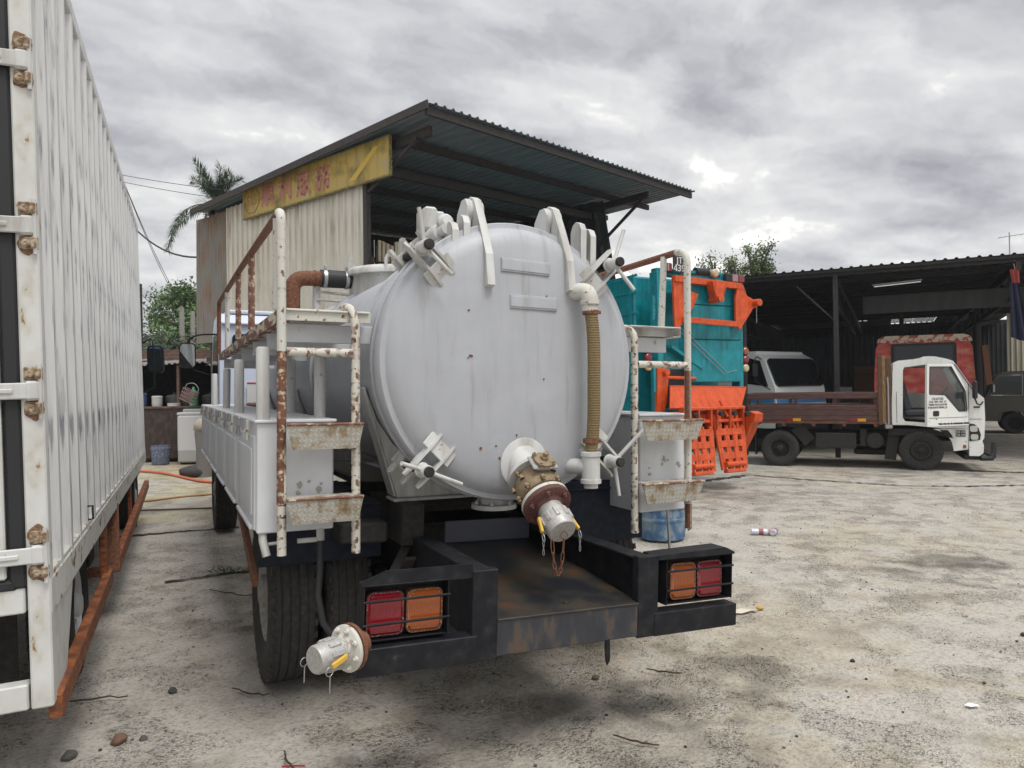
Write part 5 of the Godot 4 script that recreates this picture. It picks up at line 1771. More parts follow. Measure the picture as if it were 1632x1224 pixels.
func compactor_truck() -> void:
	var T := thing("refuse_truck", "turquoise refuse compactor truck seen from behind with orange lifting gear", "truck", Vector3(2.45, 0, -11.6), 28.0)
	var teal := paint(91, Vector3(0.004, 0.23, 0.28), 0.0, 0.35, M.t_streak, 0.012, 0.25, 0.7)
	var org := paint(92, Vector3(0.62, 0.085, 0.016), 0.0, 0.45, M.t_streak, 0.015, 0.25, 0.9)
	var g := Geo.new()
	g.box(Vector3(0.73, 2.3, -2.6), Vector3(1.84, 2.4, 4.2), 0.03)
	var body := obj("hopper_body", g, teal, T)
	g = Geo.new()
	for z in [-0.6, -1.5, -2.4, -3.3, -4.2]:
		g.box(Vector3(-0.2, 2.3, z), Vector3(0.03, 2.36, 0.08), 0.006)
	for y in [2.88, 3.22, 3.5, 2.2, 1.5]:
		g.box(Vector3(-0.2, y, -2.4), Vector3(0.022, 0.035, 4.0), 0.006)
	obj("body_rib", g, teal, body)
	# tailgate
	g = Geo.new()
	g.box(Vector3(-0.1, 2.2, -0.06), Vector3(0.1, 2.6, 0.2), 0.01)
	g.box(Vector3(0.01, 2.3, -0.12), Vector3(0.1, 2.4, 0.1), 0.01)
	g.box(Vector3(1.66, 2.5, -0.06), Vector3(0.09, 1.9, 0.2), 0.01)
	g.box(Vector3(0.78, 3.5, -0.05), Vector3(1.84, 0.12, 0.16), 0.01)
	var tg := obj("tailgate_frame", g, teal, T)
	g = Geo.new()
	for q in [[3.44, 3.0], [2.99, 2.43], [2.42, 1.72]]:
		g.box(Vector3(1.08, (q[0] + q[1]) * 0.5, 0.02), Vector3(1.1, q[0] - q[1], 0.08), 0.012)
	obj("tailgate_panel", g, teal, tg)
	g = Geo.new()
	g.box(Vector3(0.3, 2.45, -0.12), Vector3(0.6, 1.5, 0.05), 0.01)
	g.bar(Vector3(0.12, 2.3, -0.02), Vector3(0.75, 1.95, 0.0), 0.05, 0.16, Vector3.BACK)
	obj("tailgate_panel", g, teal, tg)
	g = Geo.new()
	g.box(Vector3(0.3, 1.62, -0.1), Vector3(0.7, 0.62, 0.06), 0.01)
	obj("hopper_mouth", g, M.rubber, tg)
	g = Geo.new()
	g.tube([Vector3(0.2, 2.65, 0.08), Vector3(0.55, 2.42, 0.09), Vector3(1.28, 1.88, 0.09), Vector3(1.5, 1.92, 0.08)], 0.006, 5)
	g.tube([Vector3(0.2, 2.6, 0.08), Vector3(1.22, 1.84, 0.09)], 0.006, 5)
	obj("cable", g, M.steel, tg)
	for s in [0, 1]:
		g = Geo.new()
		for k in 5:
			g.tube([Vector3(-0.2, 3.05 - k * 0.06 if s == 0 else 1.9 - k * 0.06, 0.05), Vector3(-0.24, 3.03 - k * 0.06 if s == 0 else 1.88 - k * 0.06, 0.05)], 0.01, 5)
		g.bar(Vector3(-0.24, 3.1 - s * 1.15, 0.05), Vector3(-0.24, 2.72 - s * 1.15, 0.05), 0.02, 0.05)
		obj("hinge_plate", g, teal, tg)
	# lamps
	for q in [[-0.33, 2.12, 3], [1.78, 2.1, 3]]:
		g = Geo.new()
		g.box(Vector3(q[0], q[1], -0.02), Vector3(0.13, 0.46, 0.04), 0.01)
		var lb := obj("lamp_bracket", g, M.rubber, T)
		for k in 3:
			g = Geo.new()
			g.disc_at(Vector3(q[0], q[1] + 0.145 - k * 0.145, 0.0), Vector3.BACK, [Vector2(0.066, 0), Vector2(0.066, 0.03), Vector2(0.05, 0.045), Vector2(0, 0.05)], 18)
			obj("lamp", g, [M.amber_lamp, M.red_lamp, flat(0.5, 0.42, 0.24, 0.2)][k], lb)
	for q in [[-0.06, 0.1, 3.56], [1.25, 1.68, 3.47]]:
		g = Geo.new()
		g.box(Vector3((q[0] + q[1]) * 0.5, q[2], 0.08), Vector3(q[1] - q[0], 0.15, 0.06), 0.01)
		var lb := obj("lamp_bar", g, M.rubber, T)
		for k in 3:
			g = Geo.new()
			var w: float = (q[1] - q[0]) / 3.0
			g.box(Vector3(q[0] + w * (k + 0.5), q[2], 0.115), Vector3(w - 0.012, 0.12, 0.02), 0.006)
			obj("lamp", g, [M.rubber, flat(0.3, 0.2, 0.2, 0.2), M.red_lamp][k], lb)
	g = Geo.new()
	g.disc_at(Vector3(1.03, 3.53, 0.05), Vector3.BACK, [Vector2(0.07, 0), Vector2(0.07, 0.06), Vector2(0.05, 0.08), Vector2(0, 0.085)], 18)
	obj("work_lamp", g, flat(0.5, 0.4, 0.25, 0.2), T)
	g = Geo.new()
	g.tube([Vector3(0.68, 3.55, 0.0), Vector3(0.95, 3.55, 0.0)], 0.07, 12)
	g.box(Vector3(0.85, 3.5, 0.02), Vector3(0.7, 0.03, 0.05), 0.004)
	obj("beacon_mount", g, M.rubber, T)
	# plate
	g = Geo.new()
	g.box(Vector3(0.27, 3.62, 0.13), Vector3(0.34, 0.27, 0.012), 0.004)
	var np := obj("number_plate", g, M.rubber, T)
	lettering("plate_text", "JTS", 0.105, M.white, np, Transform3D(Basis(), Vector3(0.27, 3.68, 0.138)), "Droid Sans")
	lettering("plate_text", "4399", 0.105, M.white, np, Transform3D(Basis(), Vector3(0.27, 3.555, 0.138)), "Droid Sans")
	# orange lifting frame at the top
	g = Geo.new()
	g.bar(Vector3(0.1, 3.38, 0.14), Vector3(1.55, 3.33, 0.14), 0.1, 0.1)
	g.bar(Vector3(0.25, 2.72, 0.2), Vector3(1.42, 2.68, 0.2), 0.08, 0.09)
	var lf := obj("lift_frame", g, org, T)
	g = Geo.new()
	g.prism(pv([0.08, 3.42, 0.26, 3.42, 0.42, 3.2, 0.6, 3.15, 0.5, 2.95, 0.22, 2.62, 0.1, 2.55]), 0.12, 0.16)
	obj("lift_plate", g, org, lf)
	g = Geo.new()
	g.prism(pv([1.46, 3.36, 1.58, 3.36, 1.66, 3.18, 1.86, 3.1, 1.9, 3.0, 1.8, 2.96, 1.5, 2.6, 1.4, 2.66, 1.4, 3.1]), 0.14, 0.18)
	g.tube([Vector3(1.84, 3.06, 0.08), Vector3(1.84, 3.06, 0.3)], 0.06, 12)
	obj("lift_plate", g, org, lf)
	g = Geo.new()
	g.prism(pv([0.78, 3.36, 1.1, 3.36, 1.05, 3.2, 0.98, 3.08, 0.88, 3.08, 0.82, 3.2]), 0.14, 0.3)
	g.tube([Vector3(0.93, 3.08, 0.1), Vector3(0.93, 3.08, 0.34)], 0.06, 12)
	obj("lift_hook", g, org, lf)
	g = Geo.new()
	g.tube([Vector3(1.86, 3.0, 0.2), Vector3(1.86, 2.72, 0.2)], 0.006, 5)
	obj("cable", g, M.steel, lf)
	# tray and bin lift
	g = Geo.new()
	g.quad(Vector3(0.0, 1.66, 0.14), Vector3(1.66, 1.62, 0.14), Vector3(1.3, 1.27, 0.36), Vector3(-0.2, 1.32, 0.36), Vector3(0, 0.4, 1).normalized())
	g.quad(Vector3(0.0, 1.64, 0.12), Vector3(1.66, 1.6, 0.12), Vector3(1.3, 1.25, 0.34), Vector3(-0.2, 1.3, 0.34), Vector3(0, -0.4, -1).normalized())
	g.bar(Vector3(0.0, 1.66, 0.13), Vector3(1.66, 1.62, 0.13), 0.03, 0.03)
	obj("tray", g, org, T)
	g = Geo.new()
	g.prism(pv([-0.2, 1.98, -0.06, 1.98, 0.02, 1.8, -0.02, 1.4, -0.08, 1.25, -0.22, 1.25]), 0.02, 0.08)
	g.tube([Vector3(0.0, 1.8, 0.06), Vector3(0.6, 1.78, 0.06)], 0.03, 8)
	g.tube([Vector3(-0.06, 1.88, 0.02), Vector3(-0.06, 1.88, 0.16)], 0.05, 10)
	obj("side_arm", g, org, T)
	g = Geo.new()
	g.box(Vector3(0.45, 1.14, 0.3), Vector3(1.5, 0.14, 0.24), 0.02)
	g.tube([Vector3(-0.2, 1.2, 0.34), Vector3(1.22, 1.2, 0.34)], 0.055, 12)
	g.tube([Vector3(0.6, 1.27, 0.44), Vector3(1.1, 1.27, 0.44)], 0.035, 8)
	g.tube([Vector3(0.78, 1.42, 0.42), Vector3(0.86, 1.16, 0.5)], 0.024, 7)
	for x in [0.12, 0.25, 0.62, 0.72, 1.0, 1.1]:
		g.tube([Vector3(x, 1.2, 0.44), Vector3(x + 0.01, 0.84, 0.48)], 0.03 if x < 0.5 else 0.036, 9)
	for x in [-0.02, 0.24, 0.5, 0.63, 0.9, 1.19]:
		g.box(Vector3(x, 1.12, 0.46), Vector3(0.036, 0.42, 0.15), 0.008)
	g.box(Vector3(0.6, 1.3, 0.44), Vector3(1.24, 0.05, 0.2), 0.01)
	var bl := obj("bin_lift", g, org, T)
	g = Geo.new()
	g.box(Vector3(0.6, 1.06, 0.33), Vector3(1.24, 0.34, 0.04), 0.01)  # dark sheet put in for the shaded cavity behind the lift arms
	obj("cavity_shade", g, M.dark, bl)
	g = Geo.new()
	g.t = Transform3D(Basis(Vector3.UP, PI / 2), Vector3(1.26, 0, 0))
	g.prism(pv([-0.72, 1.2, -0.6, 1.24, -0.5, 1.12, -0.4, 0.9, -0.3, 0.62, -0.36, 0.6, -0.56, 0.9, -0.62, 1.04, -0.7, 1.08]), -0.02, 0.16)
	g.box(Vector3(-0.2, 0.4, 0.05), Vector3(0.3, 0.08, 0.2), 0.01)
	obj("lift_claw", g, org, bl)
	for q in [[-0.06, 0.52], [0.6, 1.2]]:
		g = Geo.new()
		g.t = Transform3D(Basis(Vector3.RIGHT, -0.18), Vector3(0, 0.9, 0.52))
		var x0: float = q[0]
		var x1: float = q[1]
		var w := x1 - x0
		for y in [0.02, -0.17, -0.36]:
			g.bar(Vector3(x0 + (0.02 - y) * 0.12, y, 0), Vector3(x1 - (0.02 - y) * 0.16, y, 0), 0.05, 0.105, Vector3.UP)
		for k in 4:
			var a := x0 + w * (0.04 + 0.3 * k)
			g.bar(Vector3(a, 0.05, 0), Vector3(lerpf(x0 + 0.05, x1 - 0.1, k / 3.0), -0.58, 0), 0.095, 0.04, Vector3.BACK)
		g.tube([Vector3(x0 + 0.06, -0.5, 0.05), Vector3(x1 - 0.14, -0.5, 0.05)], 0.045, 10)
		g.box(Vector3((x0 + x1) * 0.5 - 0.04, -0.6, 0.02), Vector3(w - 0.2, 0.06, 0.1), 0.01)
		for k in 4:
			g.tube([Vector3(x0 + w * (0.08 + 0.28 * k), 0.03, 0), Vector3(x0 + w * (0.08 + 0.28 * k), 0.12, 0.01)], 0.032, 9)
		g.box(Vector3((x0 + x1) * 0.5, 0.2, -0.02), Vector3(w, 0.05, 0.09), 0.008)
		obj("comb", g, org, bl)
	for q in [[0.1, 1.3], [0.62, 1.32], [0.9, 1.32], [1.18, 1.3]]:
		g = Geo.new()
		g.tube([Vector3(q[0], q[1] - 0.1, 0.58), Vector3(q[0], q[1] - 0.1, 0.64)], 0.04, 8)
		obj("pivot_pin", g, M.dark, bl)
	# running gear and cab
	g = Geo.new()
	for x in [0.35, 1.1]:
		g.box(Vector3(x, 0.9, -3.2), Vector3(0.09, 0.24, 6.4), 0.005)
	g.box(Vector3(0.73, 0.72, -1.9), Vector3(1.5, 0.3, 0.3), 0.02)
	obj("chassis", g, M.dark, T)
	for x in [-0.02, 1.48]:
		wheel(T, Vector3(x, 0.48, -1.9), 0.48, 0.26, -1.0 if x < 0.5 else 1.0, M.dark)
		wheel(T, Vector3(x, 0.48, -5.6), 0.48, 0.26, -1.0 if x < 0.5 else 1.0, M.dark)
	g = Geo.new()
	g.box(Vector3(0.73, 1.7, -5.8), Vector3(2.0, 1.9, 1.6), 0.08)
	var cab := obj("cab", g, flat(0.6, 0.6, 0.58, 0.35), T)
	g = Geo.new()
	g.box(Vector3(0.73, 2.2, -5.8), Vector3(2.02, 0.6, 1.2), 0.02)
	obj("side_window", g, M.glass_dark, cab)


func parked_vehicles() -> void:
	var S := Transform3D(Basis(Vector3.UP, deg_to_rad(-27.5)), Vector3(5.52, 0, -17.2))
	var g: Geo
	# blue and white lorry
	var T := thing("blue_white_truck", "white-roofed lorry with a blue waist band standing behind the brown dropside bed", "truck", S * Vector3(0.6, 0, -1.7), 30.0)
	var wht := flat(0.82, 0.85, 0.85, 0.3)
	var side := Transform3D(Basis(Vector3.UP, PI / 2), Vector3.ZERO)
	g = Geo.new()
	g.t = side
	g.prism(pv([-0.62, 0.6, -0.66, 1.2, -0.62, 1.58, -0.3, 2.3, 0.0, 2.46, 1.6, 2.5, 1.65, 1.0, 1.2, 0.6]), -0.92, 0.92)
	g.t = Transform3D()
	var cab := obj("cab", g, wht, T)
	g = Geo.new()
	g.box(Vector3(0, 2.46, -0.7), Vector3(1.72, 0.1, 1.5), 0.04)
	obj("roof_panel", g, wht, cab)
	g = Geo.new()
	g.t = Transform3D(Basis(Vector3.RIGHT, -0.42), Vector3(0, 1.97, 0.475))
	g.prism(rrect(-0.86, -0.38, 0.86, 0.37, 0.1, 4), -0.02, 0.025)
	obj("windscreen", g, M.glass_dark, cab)
	g = Geo.new()
	g.bar(Vector3(-0.2, 1.62, 0.66), Vector3(0.12, 1.82, 0.58), 0.012, 0.012)
	g.bar(Vector3(0.35, 1.63, 0.66), Vector3(0.62, 1.76, 0.6), 0.012, 0.012)
	obj("wiper", g, M.rubber, cab)
	for s in [-1.0, 1.0]:
		g = Geo.new()
		g.t = Transform3D(Basis(Vector3.UP, PI / 2), Vector3(s * 0.92, 0, 0))
		g.prism(pv([-0.42, 1.62, -0.18, 2.26, 0.15, 2.34, 0.9, 2.34, 0.95, 1.85, 0.4, 1.72]), -0.01, 0.01)
		obj("side_window", g, M.glass_dark, cab)
		g = Geo.new()
		g.tube([Vector3(s * 0.9, 2.3, 0.2), Vector3(s * 1.3, 2.34, 0.45)] + arc(Vector3(s * 1.32, 2.34, 0.45), Vector3(s * 1.42, 2.33, 0.45), Vector3(s * 1.42, 2.2, 0.45)) + [Vector3(s * 1.42, 1.75, 0.45), Vector3(s * 0.95, 1.55, 0.5)], 0.014, 6)
		g.box(Vector3(s * 1.42, 2.02, 0.46), Vector3(0.16, 0.3, 0.05), 0.03)
		obj("wing_mirror", g, M.rubber, cab)
	g = Geo.new()
	g.box(Vector3(0, 1.32, 0.655), Vector3(1.8, 0.22, 0.02), 0.004)
	g.box(Vector3(-0.925, 1.32, -0.4), Vector3(0.014, 0.22, 2.0), 0.004)
	g.box(Vector3(0.925, 1.32, -0.4), Vector3(0.014, 0.22, 2.0), 0.004)
	obj("blue_band", g, flat(0.07, 0.25, 0.52, 0.4), cab)
	g = Geo.new()
	g.box(Vector3(0, 0.62, 0.66), Vector3(1.86, 0.26, 0.12), 0.03)
	obj("bumper", g, M.rubber, cab)
	for x in [-0.66, 0.66]:
		g = Geo.new()
		g.box(Vector3(x, 0.95, 0.66), Vector3(0.34, 0.2, 0.03), 0.02)
		obj("headlamp", g, flat(0.5, 0.5, 0.48, 0.15), cab)
	wheel(T, Vector3(-0.8, 0.4, -0.2), 0.4, 0.22, -1.0, M.dark)
	wheel(T, Vector3(0.8, 0.4, -0.2), 0.4, 0.22, 1.0, M.dark)
	# red cab seen from behind
	T = thing("red_truck", "weathered red lorry cab seen from behind under the workshop roof", "truck", S * Vector3(3.8, 0, -1.9), -27.5)
	var red := pm(nt(101, 0.012, [[0.0, lin(0.4, 0.05, 0.05)], [0.4, lin(0.58, 0.08, 0.075)], [0.65, lin(0.64, 0.16, 0.11)], [0.85, lin(0.64, 0.26, 0.15)], [1.0, lin(0.68, 0.42, 0.3)]], 5), Vector3(0.3, 0.5, 0.3), 0.6)
	var peel := pm(nt(102, 0.008, [[0.0, lin(0.34, 0.05, 0.04)], [0.45, lin(0.45, 0.12, 0.08)], [0.5, lin(0.6, 0.48, 0.38)], [1.0, lin(0.68, 0.6, 0.5)]], 6), Vector3.ONE * 1.4, 0.7)
	g = Geo.new()
	g.prism(pv([-1.03, 0.95, -1.05, 1.7, -1.0, 2.5, -0.92, 2.66, 0.92, 2.66, 1.0, 2.5, 1.05, 1.7, 1.03, 0.95]), -1.75, 0.0)
	cab = obj("cab", g, red, T)
	g = Geo.new()
	g.prism(pv([-0.98, 2.62, -0.94, 2.74, -0.82, 2.8, 0.82, 2.79, 0.96, 2.74, 1.0, 2.62]), -1.6, 0.03)
	obj("roof_panel", g, peel, cab)
	g = Geo.new()
	for x in [-0.5, -0.05, 0.4]:
		g.box(Vector3(x, 2.71, 0.035), Vector3(0.36, 0.07, 0.02), 0.008)
	obj("roof_vent", g, peel, cab)
	g = Geo.new()
	g.frame(rrect(-0.67, 2.03, 0.68, 2.6, 0.06, 4), rrect(-0.6, 2.09, 0.61, 2.55, 0.05, 4), 0.0, 0.03)
	obj("window_frame", g, M.rubber, cab)
	g = Geo.new()
	g.prism(rrect(-0.61, 2.08, 0.62, 2.56, 0.05, 4), 0.002, 0.012)
	obj("rear_window", g, M.glass_dark, cab)
	g = Geo.new()
	for q in [[-0.9, -0.72, 1.75, 2.5], [0.76, 0.98, 2.2, 2.52], [0.76, 0.98, 1.75, 2.14], [-0.6, 0.6, 1.2, 1.9]]:
		g.frame(rrect(q[0], q[2], q[1], q[3], 0.04, 3), rrect(q[0] + 0.03, q[2] + 0.03, q[1] - 0.03, q[3] - 0.03, 0.025, 3), 0.0, 0.02)
	obj("pressed_rib", g, red, cab)
	g = Geo.new()
	g.tube([Vector3(1.12, 0.9, 0.1), Vector3(1.1, 2.85, 0.1)] + arc(Vector3(1.1, 2.9, 0.1), Vector3(1.1, 2.99, 0.1), Vector3(1.2, 3.0, 0.1)) + [Vector3(1.48, 3.04, 0.1)], 0.06, 12)
	obj("exhaust_stack", g, M.dark, T)
	g = Geo.new()
	g.bar(Vector3(1.22, 2.5, 0.12), Vector3(1.3, 1.6, 0.14), 0.12, 0.03, Vector3.BACK)
	obj("mud_flap", g, M.rust, T)
	g = Geo.new()
	for x in [-0.4, 0.4]:
		g.box(Vector3(x, 0.8, 0.8), Vector3(0.09, 0.22, 4.5), 0.005)
	obj("chassis", g, M.dark, T)
	for x in [-0.95, 0.95]:
		wheel(T, Vector3(x, 0.5, -0.8), 0.5, 0.26, -1.0 if x < 0 else 1.0, M.dark)
	# olive van in the shade
	T = thing("van", "dark olive van parked deep in the shade at the right end of the workshop", "van", S * Vector3(7.0, 0, -9.9), -30.0)
	var ol := paint(103, Vector3(0.075, 0.07, 0.055), 0.0, 0.3, null)
	g = Geo.new()
	g.prism(pv([-1.2, 0.4, -1.25, 0.85, -1.17, 1.15, -0.9, 1.8, -0.75, 1.95, -0.5, 2.0, 3.0, 2.0, 3.1, 1.2, 3.1, 0.4, 2.6, 0.4, 2.5, 0.7, 2.2, 0.75, 1.9, 0.7, 1.8, 0.4, 0.0, 0.4, -0.1, 0.68, -0.4, 0.75, -0.7, 0.68, -0.8, 0.4]), -1.6, 0.0)
	cab = obj("body", g, ol, T)
	for q in [[-1.0, -0.78, -0.2], [-0.1, -0.1, 0.85], [0.95, 0.95, 1.9], [2.0, 2.0, 2.95]]:
		g = Geo.new()
		g.prism(pv([q[0], 1.25, q[1], 1.82, q[2], 1.84, q[2], 1.25]), -0.004, 0.012)
		obj("side_window", g, M.glass_dark, cab)
		g = Geo.new()
		g.tube([Vector3(q[0] - 0.02, 1.23, 0.01), Vector3(q[1] - 0.02, 1.85, 0.01), Vector3(q[2] + 0.02, 1.87, 0.01), Vector3(q[2] + 0.02, 1.23, 0.01)], 0.014, 6, false, true)
		obj("window_frame", g, M.steel, cab)
	g = Geo.new()
	g.box(Vector3(-0.95, 1.45, 0.14), Vector3(0.08, 0.26, 0.16), 0.03)
	obj("wing_mirror", g, M.steel, cab)
	g = Geo.new()
	g.frame(pv([-0.82, 0.4, -0.72, 0.74, -0.4, 0.82, -0.08, 0.74, 0.02, 0.4]), pv([-0.78, 0.4, -0.69, 0.69, -0.4, 0.76, -0.11, 0.69, -0.02, 0.4]), 0.0, 0.03)
	obj("wheel_arch", g, ol, cab)
	g = Geo.new()
	g.t = Transform3D(Basis(Vector3.BACK, 0.0), Vector3.ZERO)
	g.quad(Vector3(-1.175, 1.17, -0.1), Vector3(-0.915, 1.8, -0.16), Vector3(-0.915, 1.8, -1.44), Vector3(-1.175, 1.17, -1.5), Vector3(-0.85, 0.5, 0).normalized())
	obj("windscreen", g, M.glass_dark, cab)
	for x in [-0.4, 2.2]:
		wheel(T, Vector3(x, 0.34, -0.13), 0.34, 0.2, 1.0, M.dark, 0.2, Vector3.BACK)
		wheel(T, Vector3(x, 0.34, -1.47), 0.34, 0.2, -1.0, M.dark, 0.2, Vector3.BACK)


# ---------- buildings ----------
const RIB := [Vector2(0.0, 0.0), Vector2(0.58, 0.0), Vector2(0.7, 1.0), Vector2(0.88, 1.0)]
const WAVE := [Vector2(0.0, 0.0), Vector2(0.125, 0.15), Vector2(0.25, 0.5), Vector2(0.375, 0.85), Vector2(0.5, 1.0), Vector2(0.625, 0.85), Vector2(0.75, 0.5), Vector2(0.875, 0.15)]


# strokes of the four characters on the signboard, on a 10 by 10 field with y down
const HAN := [
	[[1, 1, 1, 6, 0, 9.5], [2.2, 1.5, 2.2, 8], [3.4, 1, 3.4, 9.5], [4.6, 1, 9.8, 1], [7, 1, 6.6, 2.6], [5.4, 2.6, 5.4, 7.4, 9.2, 7.4, 9.2, 2.6, 5.4, 2.6], [5.4, 4.2, 9.2, 4.2], [5.4, 5.8, 9.2, 5.8], [6.4, 7.6, 4.6, 9.6], [8, 7.6, 9.8, 9.6]],
	[[5, 0.6, 1, 1.8], [0.3, 3.6, 6, 3.6], [3.1, 1.4, 3.1, 9.8], [3, 3.8, 0.3, 7.4], [3.2, 4.2, 5.6, 6.6], [7, 1.6, 7, 7], [9.4, 0.6, 9.4, 9.4, 8, 8.6]],
	[[1.2, 1, 1.2, 6.5, 0.2, 9.5], [1.2, 1, 4, 1, 4, 9.3, 3, 8.8], [1.2, 3.6, 4, 3.6], [1.2, 6.2, 4, 6.2], [5.4, 9.8, 5.4, 0.8, 9.2, 0.8, 9.2, 3.2, 8, 3.2], [5.4, 4.6, 9, 4.6, 7.6, 7.6, 5.8, 9.6], [6.2, 5, 7.4, 7.4, 9.8, 9.6]],
	[[0.4, 1, 3.8, 1, 2.2, 3], [1, 2, 3, 3.4], [0.2, 4.2, 4.4, 4.2, 3.4, 5.6], [2.4, 4.2, 2.4, 9.4, 1.4, 8.8], [2.3, 4.6, 0.2, 7.4], [6.4, 0.4, 5, 2.8], [6, 1.6, 9.2, 1.6, 7.4, 4, 5, 5.2], [6, 2.4, 7.6, 4, 9.8, 5], [5, 6.4, 9, 6.4, 8.6, 9.4, 7.4, 9], [6.8, 5.4, 6.6, 7.6, 4.8, 9.8]],
]


func strokes(g: Geo, f: Transform3D, list: Array, sx: float, sy: float, w: float) -> void:
	for s in list:
		for i in range(0, s.size() - 2, 2):
			var a := Vector3((s[i] / 10.0 - 0.5) * sx, (0.5 - s[i + 1] / 10.0) * sy, 0)
			var b := Vector3((s[i + 2] / 10.0 - 0.5) * sx, (0.5 - s[i + 3] / 10.0) * sy, 0)
			var d := (b - a).normalized()
			g.t = f
			g.bar(a - d * w * 0.35, b + d * w * 0.35, w * (1.15 if absf(d.y) > 0.7 else 0.8), 0.004, Vector3.BACK, 0.0)


func shed() -> void:
	var T := thing("shed", "tall tin shed with cream ribbed wall and open front under a wide overhanging roof", "shed", Vector3(-1.273, 0, -11.0), 50.0)
	var g: Geo
	var ry := func(x: float, z: float) -> float: return 6.011 + 0.05 * x + 0.052 * z
	var cream := pm(nt(111, 0.01, [[0.0, lin(0.4, 0.37, 0.3)], [0.3, lin(0.58, 0.55, 0.47)], [1.0, lin(0.66, 0.63, 0.55)]], 6), Vector3(0.6, 0.15, 0.6), 0.5, 0.0, M.t_streak, Vector3(0.4, 0.1, 0.4))
	var zinc := pm(nt(112, 0.012, [[0.0, lin(0.15, 0.16, 0.16)], [0.5, lin(0.22, 0.215, 0.2)], [0.62, lin(0.22, 0.16, 0.11)], [0.8, lin(0.22, 0.11, 0.055)], [1.0, lin(0.14, 0.06, 0.03)]], 6), Vector3(1.6, 0.12, 1.6), 0.7)
	var tin := pm(nt(113, 0.012, [[0.0, lin(0.1, 0.13, 0.145)], [0.5, lin(0.15, 0.185, 0.2)], [0.8, lin(0.2, 0.22, 0.22)], [1.0, lin(0.2, 0.15, 0.1)]], 6), Vector3(0.7, 0.7, 0.14), 0.6)
	var steel := pm(nt(114, 0.02, [[0.0, lin(0.022, 0.02, 0.02)], [0.7, lin(0.045, 0.036, 0.034)], [1.0, lin(0.09, 0.055, 0.04)]], 5), Vector3.ONE, 0.7)
	var dtin := pm(nt(119, 0.012, [[0.0, lin(0.03, 0.034, 0.038)], [0.6, lin(0.06, 0.066, 0.07)], [1.0, lin(0.1, 0.09, 0.08)]], 5), Vector3(0.7, 0.15, 0.7), 0.7)
	# left wall: one part for each sheet
	var g0 := Geo.new()
	for y in [0.9, 2.4, 3.9, 5.2]:
		g0.box(Vector3(0.36, y, -4.6), Vector3(0.05, 0.1, 5.8), 0.004)
	var frame := obj("wall_frame", g0, steel, T)
	for k in 6:
		g = Geo.new()
		var z := -1.86 - k * 0.77
		g.ribs(Vector3(0.3, 0.0, z), Vector3(0, 0, -0.765), Vector3(0, ry.call(0.3, z - 0.4) - 0.12, 0), Vector3.LEFT, 4, RIB, 0.032)
		obj("wall_sheet", g, cream, frame)
	for k in 2:
		g = Geo.new()
		var z := -6.5 - k * 0.56
		g.ribs(Vector3(0.29 - 0.05 * k, 2.75, z), Vector3(-0.05, 0, -0.58), Vector3(0.02, ry.call(0.3, z) - 2.9, 0.0), Vector3.LEFT, 7, WAVE, 0.025)
		obj("rusty_sheet", g, zinc, frame)
	# back and right walls
	for k in 9:
		g = Geo.new()
		g.ribs(Vector3(0.35 + k * 0.77, 0.0, -7.3), Vector3(0.76, 0, 0), Vector3(0, ry.call(0.4 + k * 0.77, -7.3) - 0.05, 0), Vector3.BACK, 4, RIB, 0.03)
		obj("back_sheet", g, dtin, frame)
	for k in 8:
		g = Geo.new()
		var z := -1.45 - k * 0.77
		g.ribs(Vector3(7.65, 0.0, z + (0.8 if k == 0 else 0.0)), Vector3(0, 0, -0.77 - (0.8 if k == 0 else 0.0)), Vector3(-0.25, ry.call(7.4, z - 0.4) - 0.04, -0.9 if k == 0 else 0.0), Vector3.LEFT, 4, RIB, 0.03)
		obj("side_sheet", g, dtin, frame)
	# roof: sheets running front to back, each its own part
	g = Geo.new()
	for z in [0.0, -1.2, -2.45, -3.7, -4.95, -6.2, -7.2]:
		var dy := 0.1 if z < 0 else 0.075
		var xa := 0.02 if z > -0.1 else 0.36
		g.bar(Vector3(xa, ry.call(xa, z) - dy, z), Vector3(9.0, ry.call(9.0, z) - dy, z), 0.06, 0.13, Vector3.UP)
	for x in [0.36, 7.3]:
		g.bar(Vector3(x, ry.call(x, -0.25) - 0.24, -0.25), Vector3(x, ry.call(x, -7.3) - 0.24, -7.3), 0.07, 0.16, Vector3.UP)
	g.bar(Vector3(0.3, ry.call(0.3, -0.5) - 0.3, -0.5), Vector3(0.32, 5.05, -1.8), 0.05, 0.05)
	g.bar(Vector3(7.3, ry.call(7.3, -0.4) - 0.3, -0.4), Vector3(7.34, 5.1, -1.7), 0.06, 0.06)
	g.bar(Vector3(0.34, ry.call(0.3, -1.9) - 0.4, -1.85), Vector3(7.3, ry.call(7.3, -1.9) - 0.4, -1.85), 0.08, 0.16, Vector3.UP)
	var pr := obj("roof_frame", g, steel, T)
	for k in 12:
		g = Geo.new()
		var x := k * 0.752
		var lift := 0.006
		g.ribs(Vector3(x, ry.call(x, 0.1) + lift, 0.1), Vector3(0.752, 0.05 * 0.752, 0), Vector3(0, -0.052 * 7.5, -7.5), Vector3.UP, 4, RIB, 0.034)
		obj("roof_sheet", g, tin, pr)
	g = Geo.new()
	g.bar(Vector3(-0.03, ry.call(0, 0.1) - 0.02, 0.1), Vector3(-0.03, ry.call(0, -7.4) - 0.02, -7.4), 0.03, 0.13, Vector3.UP)
	obj("barge_board", g, steel, pr)
	for q in [[0.32, -1.82], [7.34, -1.75], [4.4, -7.2], [0.35, -7.2]]:
		g = Geo.new()
		g.box(Vector3(q[0], 2.9, q[1]), Vector3(0.1, 5.75, 0.1), 0.006)
		obj("post", g, steel, T)
